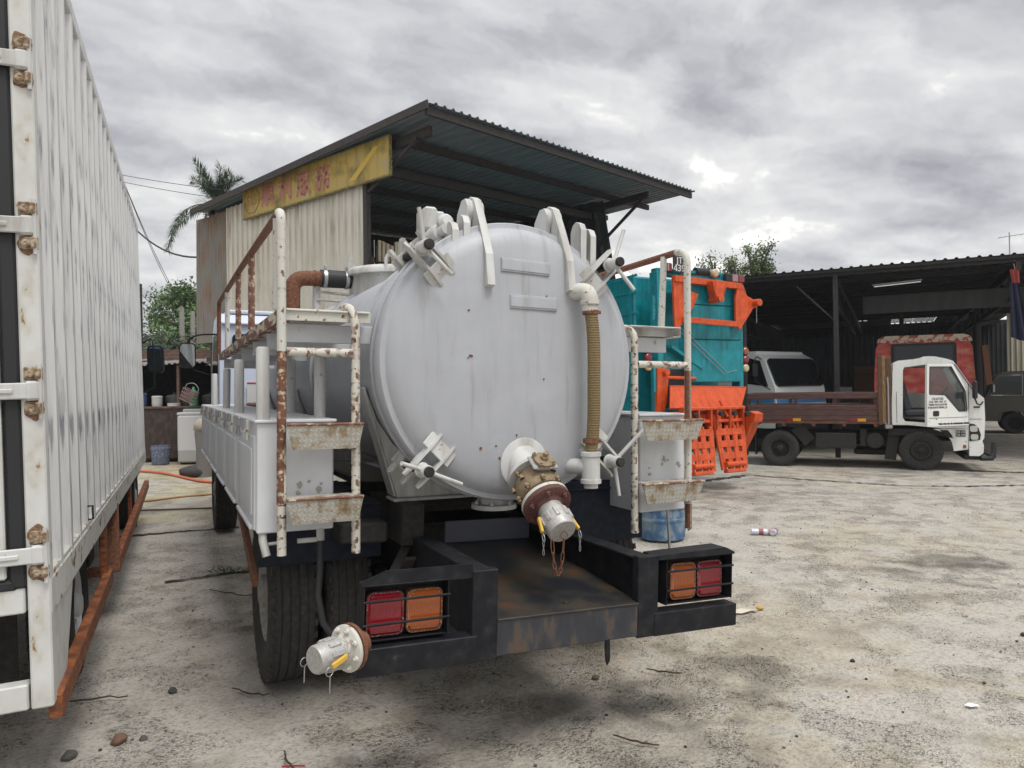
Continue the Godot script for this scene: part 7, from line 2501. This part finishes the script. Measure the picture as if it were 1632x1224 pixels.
# palm behind the shed: a bushy upright plume and one long drooping frond
func plume_palm() -> void:
	var r := RandomNumberGenerator.new()
	r.seed = 19
	var T := thing("tall_palm", "tall palm whose crown shows above the left end of the shed roof", "palm", Vector3(-10.25, 0, -25.0))
	var g := Geo.new()
	g.tube([Vector3.ZERO, Vector3(0.05, 4, 0), Vector3(0, 8.2, 0)], [0.22, 0.17, 0.13], 10)
	obj("trunk", g, M.bark, T)
	var list := [[2.6, -0.2, 2.5, 0.5, 0.17], [3.3, 0.25, 2.2, 0.48, 0.15], [4.0, 0.3, 1.8, 0.4, 0.12], [0.3, 0.1, 1.4, 0.4, 0.1]]
	for k in 9:
		list.append([TAU * k / 9.0 + 0.3, r.randf_range(1.2, 3.2), r.randf_range(1.1, 1.6), 0.5, 0.07])
	for q in list:
		g = Geo.new()
		g.colored = true
		var dir := Vector3(cos(q[0]), q[1], sin(q[0])).normalized()
		var p := Vector3(0.1, 8.15, 0)
		var pts := []
		var rad := []
		for i in 15:
			pts.append(p)
			rad.append(0.022 * (1.0 - i / 15.0) + 0.003)
			p += dir * float(q[2]) / 14.0
			dir = (dir + Vector3(0, -float(q[4]) * (0.4 + i / 9.0), 0)).normalized()
		g.col = Color(0.06, 0.075, 0.045)
		g.tube(pts, rad, 4)
		for i in range(2, 14):
			for m in 4:
				var o: Vector3 = pts[i].lerp(pts[i + 1], m / 4.0)
				var d: Vector3 = (pts[i + 1] - pts[i]).normalized()
				for n in 5:
					var a := r.randf() * TAU
					var s := d.cross(Vector3(0.2, 0.3, 1).normalized()).normalized().rotated(d, a)
					var t := r.randf_range(0.6, 1.35)
					g.col = Color(0.085 * t, 0.12 * t, 0.075 * t)
					leaf(g, o, (s + d * 0.9 + Vector3(0, -0.25, 0)).normalized(), Vector3(0.1, 1, 0.2), float(q[3]) * r.randf_range(0.7, 1.1) * (1.0 - 0.4 * i / 14.0), 0.03)
		obj("frond", g, M.palm_leaf, T)


func wire(called: String, label: String, a: Vector3, b: Vector3, sag: float, r: float, group := "") -> void:
	var g := Geo.new()
	var p := []
	for i in 15:
		var s := i / 14.0
		p.append((b - a) * s + Vector3(0, -4.0 * sag * s * (1.0 - s), 0))
	g.tube(p, r, 5)
	var o := obj(called, g, M.rubber)
	o.position = a
	tag(o, label, "wire", group)


func pole(label: String, at: Vector3, h: float, mat: Material, arms: bool) -> void:
	var T := thing("utility_pole", label, "pole", at)
	var g := Geo.new()
	g.tube([Vector3.ZERO, Vector3(0, h, 0)], [0.15, 0.1], 10)
	obj("shaft", g, mat, T)
	if arms:
		for k in 2:
			g = Geo.new()
			var y := h - 0.28 - k * 0.17
			g.tube([Vector3(0.06, y, 0), Vector3(0.22, y, 0)], 0.012, 5)
			g.disc_at(Vector3(0.2, y - 0.05, 0), Vector3.UP, [Vector2(0, -0.03), Vector2(0.05, -0.02), Vector2(0.06, 0.02), Vector2(0.04, 0.04), Vector2(0.05, 0.07), Vector2(0, 0.09)], 10)
			obj("insulator", g, M.dark, T)


func backdrop() -> void:
	M.bark = pm(nt(141, 0.02, [[0.0, lin(0.05, 0.04, 0.03)], [1.0, lin(0.16, 0.13, 0.1)]], 5), Vector3(2, 0.6, 2), 0.9)
	M.palm_leaf = leaf_mat(0.05, 0.08, 0.03)
	var conc := pm(nt(142, 0.02, [[0.0, lin(0.2, 0.19, 0.17)], [1.0, lin(0.36, 0.35, 0.32)]], 5), Vector3.ONE, 0.9)
	tree("broadleaf_tree", "rounded green tree rising behind the lean-to and the pale house roof", Vector3(-17.7, 0, -40), 7.2, Vector3(2.6, 2.0, 2.4), 100, 150, 0.22, Vector3(0.12, 0.2, 0.07), 5)
	tree("broadleaf_tree", "darker low tree just left of the rusty shed corner", Vector3(-15.9, 0, -37), 5.0, Vector3(1.7, 1.7, 1.7), 50, 110, 0.2, Vector3(0.09, 0.15, 0.055), 6)
	for q in [[-17.2, -31.0, 3.4, 4.4, "oil palm with arching fronds nearest the box truck edge"], [-14.6, -29.0, 3.1, 3.8, "oil palm with arching fronds behind the tall tank truck mirror"], [-13.2, -33.0, 2.4, 4.0, "low oil palm between the pale house and the rusty shed"]]:
		palm("oil_palm", q[4], Vector3(q[0], 0, q[1]), q[2], q[3], 20, Vector3(0.045, 0.068, 0.032), int(q[0] * -10), "oil palms beyond the yard")
	plume_palm()
	# three sparse trees behind the compactor
	tree("sparse_tree", "thin wispy tree directly above the compactor number plate", Vector3(8.9, 0, -32.0), 7.5, Vector3(0.8, 1.6, 0.8), 30, 75, 0.11, Vector3(0.1, 0.14, 0.05), 11, "", true)
	tree("sparse_tree", "slim leaning tree between the two other thin trees", Vector3(10.2, 0, -33.0), 7.35, Vector3(0.75, 1.4, 0.8), 28, 75, 0.11, Vector3(0.105, 0.145, 0.05), 12, "", true)
	tree("sparse_tree", "fullest of the thin trees beside the workshop roof", Vector3(11.1, 0, -32.0), 7.75, Vector3(0.85, 1.2, 0.85), 46, 95, 0.12, Vector3(0.1, 0.15, 0.05), 13, "", true)
	tree("sparse_tree", "short twiggy tree peeping over the left of the compactor body", Vector3(5.6, 0, -31.0), 6.4, Vector3(0.6, 1.2, 0.6), 14, 40, 0.1, Vector3(0.1, 0.13, 0.05), 14, "", true)
	# far belt of trees that closes the view
	var r := RandomNumberGenerator.new()
	r.seed = 77
	var g := Geo.new()
	g.colored = true
	for k in 9000:
		var x := r.randf_range(-95.0, 90.0)
		var hh := 4.2 + 1.6 * sin(x * 0.3) + 1.1 * sin(x * 0.83 + 1.0)
		var p := Vector3(x, pow(r.randf(), 0.7) * hh, -75.0 - r.randf() * 6.0)
		var t := r.randf_range(0.6, 1.3)
		g.col = Color(0.05 * t, 0.08 * t, 0.032 * t)
		leaf(g, p, Vector3(r.randfn(), r.randfn(), r.randfn()).normalized(), Vector3(r.randfn(), 1, r.randfn()).normalized(), 1.5, 0.9)
	var belt := obj("tree_belt", g, leaf_mat(0.05, 0.08, 0.03))
	stuff(belt)
	belt.set_meta("label", "far belt of trees beyond the yard")
	# small house
	var H := thing("house", "small house with a pale hipped tin roof among the palms", "house", Vector3(-19.0, 0, -40.5), 12.0)
	g = Geo.new()
	g.box(Vector3(0, 1.6, 0), Vector3(4.6, 3.2, 4.0), 0.02)
	obj("wall", g, flat(0.4, 0.42, 0.4, 0.9), H)
	g = Geo.new()
	var e := [Vector3(-2.7, 3.2, 2.4), Vector3(2.7, 3.2, 2.4), Vector3(2.7, 3.2, -2.4), Vector3(-2.7, 3.2, -2.4)]
	var tp := [Vector3(-0.4, 4.6, 0), Vector3(0.4, 4.6, 0)]
	g.ribs(e[0], e[1] - e[0], Vector3(0, 0.02, -0.02), Vector3(0, 0.5, 0.8).normalized(), 1, [Vector2(0, 0), Vector2(0.5, 0)], 0.0)
	for k in 10:
		var s0 := k / 10.0
		var s1 := (k + 1) / 10.0
		g.quad(e[0].lerp(e[1], s0), e[0].lerp(e[1], s1), tp[0].lerp(tp[1], s1), tp[0].lerp(tp[1], s0), Vector3(0.06 * (k % 2), 0.85, 0.5).normalized())
	g.tri(e[1], e[2], tp[1], Vector3(0.5, 0.8, 0), Vector3(0.5, 0.8, 0), Vector3(0.5, 0.8, 0))
	g.tri(e[3], e[0], tp[0], Vector3(-0.5, 0.8, 0), Vector3(-0.5, 0.8, 0), Vector3(-0.5, 0.8, 0))
	g.quad(e[2], e[3], tp[0], tp[1], Vector3(0, 0.8, -0.5).normalized())
	obj("roof", g, flat(0.5, 0.54, 0.52, 0.6), H)
	g = Geo.new()
	g.box(Vector3(-0.8, 1.9, 2.0), Vector3(1.0, 1.0, 0.06), 0.01)
	obj("window", g, M.glass_dark, H)
	# poles and wires
	pole("dark pole with two insulators showing its top above the box truck roof", Vector3(-10.98, 0, -20.0), 8.02, M.dark, true)
	pole("distant dark pole right against the box truck edge", Vector3(-18.0, 0, -35.0), 7.0, M.dark, false)
	pole("pale concrete pole rising between the two lorry mirrors", Vector3(-13.7, 0, -30.0), 5.25, conc, false)
	pole("shorter pale concrete pole close to the rusty shed corner", Vector3(-15.1, 0, -34.2), 5.55, conc, false)
	wire("overhead_wire", "upper of the two thin wires running from the insulators towards the palm", Vector3(-10.72, 7.74, -20), Vector3(-4.6, 6.9, -19.5), 0.12, 0.008)
	wire("overhead_wire", "lower of the two thin wires running from the insulators towards the palm", Vector3(-10.72, 7.55, -20), Vector3(-4.6, 6.6, -19.5), 0.12, 0.008)
	wire("overhead_wire", "left wire of the thin pair dropping away to the concrete poles", Vector3(-10.76, 7.7, -20), Vector3(-13.7, 5.2, -30), 0.25, 0.01)
	wire("overhead_wire", "right wire of the thin pair dropping away to the concrete poles", Vector3(-10.7, 7.55, -20), Vector3(-13.5, 5.05, -30), 0.25, 0.01)
	wire("overhead_wire", "thick black cable sagging from the box truck roof line to the shed", Vector3(-11.0, 6.9, -20.2), Vector3(-6.85, 4.72, -16.2), 0.42, 0.022)
	wire("overhead_wire", "wire from the distant pole top towards the pale concrete pole", Vector3(-18.0, 6.6, -35), Vector3(-13.7, 4.9, -30), 0.3, 0.014)
	wire("overhead_wire", "second wire hanging lower from the distant dark pole", Vector3(-18.0, 6.2, -35), Vector3(-15.1, 4.7, -34.2), 0.2, 0.014)


# ---------- small things on the ground ----------
func ground_strip(called: String, label: String, pts: Array, w: float, mat: Material, sd: int) -> void:
	# painted crack or joint shade: a narrow uneven sheet 4 mm above the slab
	var r := RandomNumberGenerator.new()
	r.seed = sd
	var g := Geo.new()
	var l: Array = []
	for i in pts.size() - 1:
		var a: Vector3 = pts[i]
		var b: Vector3 = pts[i + 1]
		var n := maxi(2, int(a.distance_to(b) / 0.06))
		for k in n:
			l.append(a.lerp(b, float(k) / n))
	var rows: Array = []
	for i in l.size():
		var d: Vector3 = (l[mini(i + 1, l.size() - 1)] - l[maxi(i - 1, 0)]).normalized()
		var s := Vector3(-d.z, 0, d.x)
		var o: Vector3 = l[i] + s * r.randf_range(-0.4, 0.4) * w + Vector3(0, 0.012, 0)
		var hw := w * r.randf_range(0.2, 0.7)
		rows.append([o - s * hw, o + s * hw])
	for i in rows.size() - 1:
		g.quad(rows[i][0], rows[i][1], rows[i + 1][1], rows[i + 1][0], Vector3.UP)
	var o := obj(called, g, mat)
	o.set_meta("label", label)
	struct(o)


func rock(g: Geo, r: float, sd: int) -> void:
	# convex lump cut by random planes, flat facets
	var q := RandomNumberGenerator.new()
	q.seed = sd
	var cut: Array = []
	for k in 13:
		cut.append([Vector3(q.randfn(), q.randfn(), q.randfn()).normalized(), q.randf_range(0.6, 0.95)])
	var rows: Array = []
	for i in 9:
		var row: Array = []
		for j in 16:
			var th := PI * i / 8.0
			var ph := TAU * j / 16.0
			var d := Vector3(sin(th) * cos(ph), cos(th), sin(th) * sin(ph))
			var m := 1.0
			for c in cut:
				var dp: float = d.dot(c[0])
				if dp > 0.05:
					m = minf(m, c[1] / dp)
			row.append(d * m * Vector3(r, r * 0.7, r * 0.85))
		rows.append(row)
	for i in 8:
		for j in 16:
			var l := (j + 1) % 16
			for t in [[rows[i][j], rows[i][l], rows[i + 1][l]], [rows[i][j], rows[i + 1][l], rows[i + 1][j]]]:
				var nn: Vector3 = (t[1] - t[0]).cross(t[2] - t[0])
				if nn.length() < 1e-12:
					continue
				nn = nn.normalized()
				if nn.dot(t[0] + t[1] + t[2]) < 0:
					nn = -nn
				g.tri(t[0], t[1], t[2], nn, nn, nn)


func small_things() -> void:
	var g: Geo
	var r := RandomNumberGenerator.new()
	r.seed = 99
	var crack_shade := pm(nt(151, 0.02, [[0.0, lin(0.015, 0.014, 0.012)], [1.0, lin(0.06, 0.052, 0.042)]], 5), Vector3.ONE * 3, 0.95)  # dark tone painted for the shade down in cracks and joints
	ground_strip("slab_joint", "dark joint across the slab between the two trucks", [Vector3(-4.6, 0, -8.3), Vector3(-4.0, 0, -8.6), Vector3(-3.3, 0, -8.85)], 0.07, crack_shade, 1)
	ground_strip("slab_crack", "crack running away beneath the brown lorry", [Vector3(4.4, 0, -13.2), Vector3(5.0, 0, -12.6), Vector3(5.8, 0, -12.0), Vector3(6.3, 0, -11.6), Vector3(7.2, 0, -11.45), Vector3(8.2, 0, -11.5), Vector3(9.4, 0, -11.2)], 0.07, crack_shade, 2)
	ground_strip("slab_step", "broken dark slab edge under the compactor lift", [Vector3(2.6, 0, -12.3), Vector3(3.4, 0, -12.6), Vector3(4.3, 0, -13.3)], 0.16, crack_shade, 3)
	ground_strip("slab_crack", "dark line in front of the white lorry cab", [Vector3(8.3, 0, -13.6), Vector3(9.2, 0, -13.1), Vector3(10.6, 0, -13.0)], 0.12, crack_shade, 4)
	ground_strip("slab_crack", "short dark crack between the two trucks", [Vector3(-3.05, 0, -6.3), Vector3(-2.6, 0, -6.6), Vector3(-2.15, 0, -6.75)], 0.045, crack_shade, 5)
	# hoses lying behind the trucks
	for q in [
		["thick orange hose curling over the slab towards the tank truck", [Vector3(-8.2, 0.03, -15.4), Vector3(-7.3, 0.03, -14.9), Vector3(-6.4, 0.03, -14.0), Vector3(-5.7, 0.03, -13.3), Vector3(-5.0, 0.03, -13.0), Vector3(-4.4, 0.03, -13.2)], 0.026, flat(0.5, 0.12, 0.05, 0.6)],
		["thin tan hose lying across the slab nearer the box truck", [Vector3(-6.6, 0.02, -10.7), Vector3(-5.7, 0.02, -11.0), Vector3(-5.2, 0.02, -11.5), Vector3(-4.6, 0.02, -11.8)], 0.018, flat(0.4, 0.26, 0.14, 0.7)],
		["thin dark brown hose nearest the slab joint", [Vector3(-5.6, 0.02, -10.1), Vector3(-4.8, 0.02, -10.2), Vector3(-4.0, 0.02, -10.3)], 0.013, flat(0.1, 0.06, 0.04, 0.7)],
	]:
		g = Geo.new()
		var pts := []
		var src: Array = q[1]
		for i in src.size() - 1:
			for k in 4:
				pts.append(src[maxi(i - 1, 0)].cubic_interpolate(src[i + 1], src[maxi(i - 1, 0)], src[mini(i + 2, src.size() - 1)], k / 4.0) if false else src[i].cubic_interpolate(src[i + 1], src[maxi(i - 1, 0)], src[mini(i + 2, src.size() - 1)], k / 4.0))
		pts.append(src[src.size() - 1])
		g.tube(pts, q[2], 7)
		tag(obj("hose", g, q[3]), q[0], "hose")
	# blue tub behind the right ladder
	var tub := thing("plastic_tub", "faded blue plastic tub standing behind the right ladder of the tank truck", "tub", Vector3(1.6, 0, -7.85))
	g = Geo.new()
	g.lathe([Vector2(0, 0.01), Vector2(0.22, 0.01), Vector2(0.25, 0.03), Vector2(0.268, 0.22), Vector2(0.275, 0.225), Vector2(0.275, 0.25), Vector2(0.27, 0.255), Vector2(0.275, 0.36), Vector2(0.29, 0.365), Vector2(0.29, 0.4), Vector2(0.27, 0.4), Vector2(0.24, 0.05), Vector2(0, 0.04)], 32)
	obj("tub_wall", g, pm(nt(152, 0.008, [[0.0, lin(0.025, 0.07, 0.16)], [0.4, lin(0.06, 0.14, 0.27)], [0.55, lin(0.2, 0.27, 0.33)], [1.0, lin(0.4, 0.42, 0.4)]], 6), Vector3(1.8, 0.9, 1.8), 0.5), tub)
	g = Geo.new()
	for s in [-1.0, 1.0]:
		g.tube(arc(Vector3(s * 0.285, 0.3, 0.05), Vector3(s * 0.34, 0.12, 0.08), Vector3(s * 0.27, 0.1, 0.06)), 0.008, 6)
	obj("handle", g, M.rubber, tub)
	# two spray cans
	for q in [[2.72, -7.98, 80.0, "white spray can lying lengthwise on the concrete"], [2.88, -8.0, 150.0, "second spray can lying end-on with a dark nozzle"]]:
		var can := thing("spray_can", q[3], "spray can", Vector3(q[0], 0.036, q[1]), q[2])
		g = Geo.new()
		g.disc_at(Vector3(0, 0, -0.1), Vector3.BACK, [Vector2(0, 0.004), Vector2(0.028, 0), Vector2(0.034, 0.004), Vector2(0.034, 0.165), Vector2(0.031, 0.172), Vector2(0.02, 0.186), Vector2(0, 0.188)], 18)
		obj("can_body", g, flat(0.55, 0.56, 0.64, 0.3, 0.1), can)
		g = Geo.new()
		g.disc_at(Vector3(0, 0, 0.085), Vector3.BACK, [Vector2(0.026, 0), Vector2(0.026, 0.035), Vector2(0.02, 0.04), Vector2(0, 0.04)], 14)
		obj("cap", g, flat(0.2, 0.2, 0.2, 0.5) if q[2] > 100 else flat(0.5, 0.06, 0.06, 0.4), can)
		g = Geo.new()
		g.disc_at(Vector3(0, 0, -0.02), Vector3.BACK, [Vector2(0.0343, 0), Vector2(0.0343, 0.05)], 18)
		obj("label_band", g, flat(0.3, 0.08, 0.12, 0.4), can)
	# scraps
	g = Geo.new()
	g.quad(Vector3(-0.06, 0.012, -0.02), Vector3(0.0, 0.02, -0.05), Vector3(0.03, 0.014, 0.01), Vector3(-0.03, 0.018, 0.035))
	g.quad(Vector3(0.0, 0.02, -0.05), Vector3(0.07, 0.012, -0.03), Vector3(0.06, 0.016, 0.02), Vector3(0.03, 0.014, 0.01))
	var o := obj("paper_scrap", g, flat(0.75, 0.77, 0.78, 0.7))
	o.scale = Vector3.ONE * 0.55
	o.position = Vector3(2.31, 0.005, -3.67)
	tag(o, "small torn white paper scrap on the concrete at right", "paper")
	g = Geo.new()
	g.quad(Vector3(-0.14, 0.012, 0.02), Vector3(-0.02, 0.03, -0.02), Vector3(0.06, 0.02, 0.0), Vector3(-0.03, 0.014, 0.05))
	g.quad(Vector3(-0.02, 0.03, -0.02), Vector3(0.09, 0.014, -0.05), Vector3(0.12, 0.02, -0.01), Vector3(0.06, 0.02, 0.0))
	o = obj("plastic_wrapper", g, flat(0.58, 0.52, 0.42, 0.5))
	o.position = Vector3(1.66, 0.0, -5.25)
	tag(o, "crumpled pale wrapper on the concrete right of the bumper", "wrapper")
	g = Geo.new()
	g.ball(Vector3.ZERO, Vector3(0.03, 0.012, 0.02), 6, 0.4, 2)
	o = obj("dry_leaf", g, flat(0.5, 0.3, 0.06, 0.7))
	o.position = Vector3(1.8, 0.015, -5.32)
	tag(o, "curled yellow leaf beside the pale wrapper", "leaf")
	# stones at the lower left
	for q in [[-1.88, -3.42, 0.05, 0.16, 0.09, 0.06, "reddish brown stone in front of the box truck"], [-2.03, -3.28, 0.045, 0.1, 0.095, 0.085, "grey stone nearest the box truck corner"], [-1.78, -3.45, 0.025, 0.08, 0.08, 0.075, "little dark stone beside the reddish one"], [-1.9, -4.0, 0.03, 0.05, 0.05, 0.045, "black lump of stone between the trucks"], [0.45, -4.1, 0.03, 0.1, 0.085, 0.06, "dark brown pebble ahead of the bumper shadow"], [2.0, -4.3, 0.022, 0.04, 0.04, 0.038, "black pebble on the bright concrete at right"], [3.3, -4.7, 0.025, 0.04, 0.04, 0.035, "black pebble farthest right on the pale slab"]]:
		g = Geo.new()
		rock(g, q[2] * 0.85, int(q[2] * 1000) + int(q[0] * 37))
		o = obj("stone", g, flat(q[3], q[4], q[5], 0.9))
		o.position = Vector3(q[0], q[2] * 0.4, q[1])
		tag(o, q[6], "stone")
	# twigs and dead leaves one can pick out
	for q in [[-1.45, -3.95, 0.25, 0.4, "bent dark twig curling up near the box truck"], [-2.3, -3.85, 0.42, 2.9, "long thin twig arching by the box truck corner"], [-1.0, -3.2, 0.2, 1.0, "short dark twig at the lower left"], [0.55, -3.35, 0.22, 0.5, "brown twig under the middle of the bumper"], [0.85, -4.15, 0.2, 0.3, "rusty brown twig right of the tow pin"], [-2.25, -5.9, 0.6, 0.35, "bark strip lying beside the orange side guard"], [-1.25, -4.45, 0.3, 0.8, "brown stick against the rear wheel"]]:
		g = Geo.new()
		var a := float(q[3])
		var l := float(q[2])
		var d := Vector3(cos(a), 0, sin(a))
		var s := Vector3(-d.z, 0, d.x)
		var tp := []
		var tr := []
		for j in 10:
			var u := j / 9.0 - 0.5
			tp.append(d * l * u + s * l * (0.16 * (0.25 - u * u) * 2.0 + r.randf_range(-0.025, 0.025)) + Vector3(0, 0.006 + r.randf_range(0, 0.008), 0))
			tr.append(0.0022 + 0.0026 * (1.0 - absf(u) * 1.6) + r.randf_range(0, 0.0012))
		g.tube(tp, tr, 6)
		for j in [3, 6]:
			g.tube([tp[j], tp[j] + (s * (1.0 if j == 3 else -1.0) + d * 0.8).normalized() * l * 0.14 + Vector3(0, 0.008, 0)], [0.002, 0.001], 5)
		o = obj("twig", g, flat(0.06, 0.035, 0.022, 0.9))
		o.position = Vector3(q[0], 0.012, q[1])
		tag(o, q[4], "twig")
	# red wire scrap
	g = Geo.new()
	g.tube([Vector3(-0.05, 0, 0), Vector3(0, 0.006, 0.006), Vector3(0.05, 0, -0.004)], 0.004, 6)
	o = obj("wire_scrap", g, flat(0.35, 0.02, 0.03, 0.6))
	o.position = Vector3(-0.98, 0.012, -3.17)
	tag(o, "short bright red scrap of wire on the concrete", "wire")
	# weeds in the crack
	g = Geo.new()
	g.colored = true
	for k in 60:
		g.col = Color(0.05, 0.1 * r.randf_range(0.7, 1.2), 0.03)
		leaf(g, Vector3(r.randfn(0, 0.12), 0.01, r.randfn(0, 0.03)), Vector3(r.randfn(), 1.2, r.randfn()).normalized(), Vector3.RIGHT, 0.07, 0.015)
	o = obj("weed", g, leaf_mat(0.05, 0.1, 0.03))
	o.position = Vector3(-2.55, 0, -6.62)
	tag(o, "little tuft of weeds growing in the crack between the trucks", "weed")
	# loose grit and crumbs nobody could count
	var gm := Geo.new()
	gm.ball(Vector3.ZERO, Vector3(1, 0.6, 0.85), 3, 0.4, 3)
	var mm := MultiMesh.new()
	mm.transform_format = MultiMesh.TRANSFORM_3D
	mm.use_colors = true
	mm.mesh = gm.mesh()
	mm.instance_count = 5200
	for k in 5200:
		var x := r.randf_range(-3.2, 6.5)
		var z := -1.9 - pow(r.randf(), 1.5) * 10.0
		var s := 0.002 + 0.009 * pow(r.randf(), 6.0)
		mm.set_instance_transform(k, Transform3D(Basis(Vector3.UP, r.randf() * TAU).scaled(Vector3.ONE * s), Vector3(x, 0.004, z)))
		var t := r.randf_range(0.06, 0.4) if r.randf() < 0.75 else r.randf_range(0.03, 0.09)
		mm.set_instance_color(k, Color(t * 1.1, t * 0.96, t * 0.8))
	var mi := MultiMeshInstance3D.new()
	mi.name = "grit"
	mi.multimesh = mm
	var m := flat(1, 1, 1, 0.95)
	m.vertex_color_use_as_albedo = true
	mi.material_override = m
	add_child(mi, true)
	stuff(mi)
	mi.set_meta("label", "loose grit scattered over the concrete")
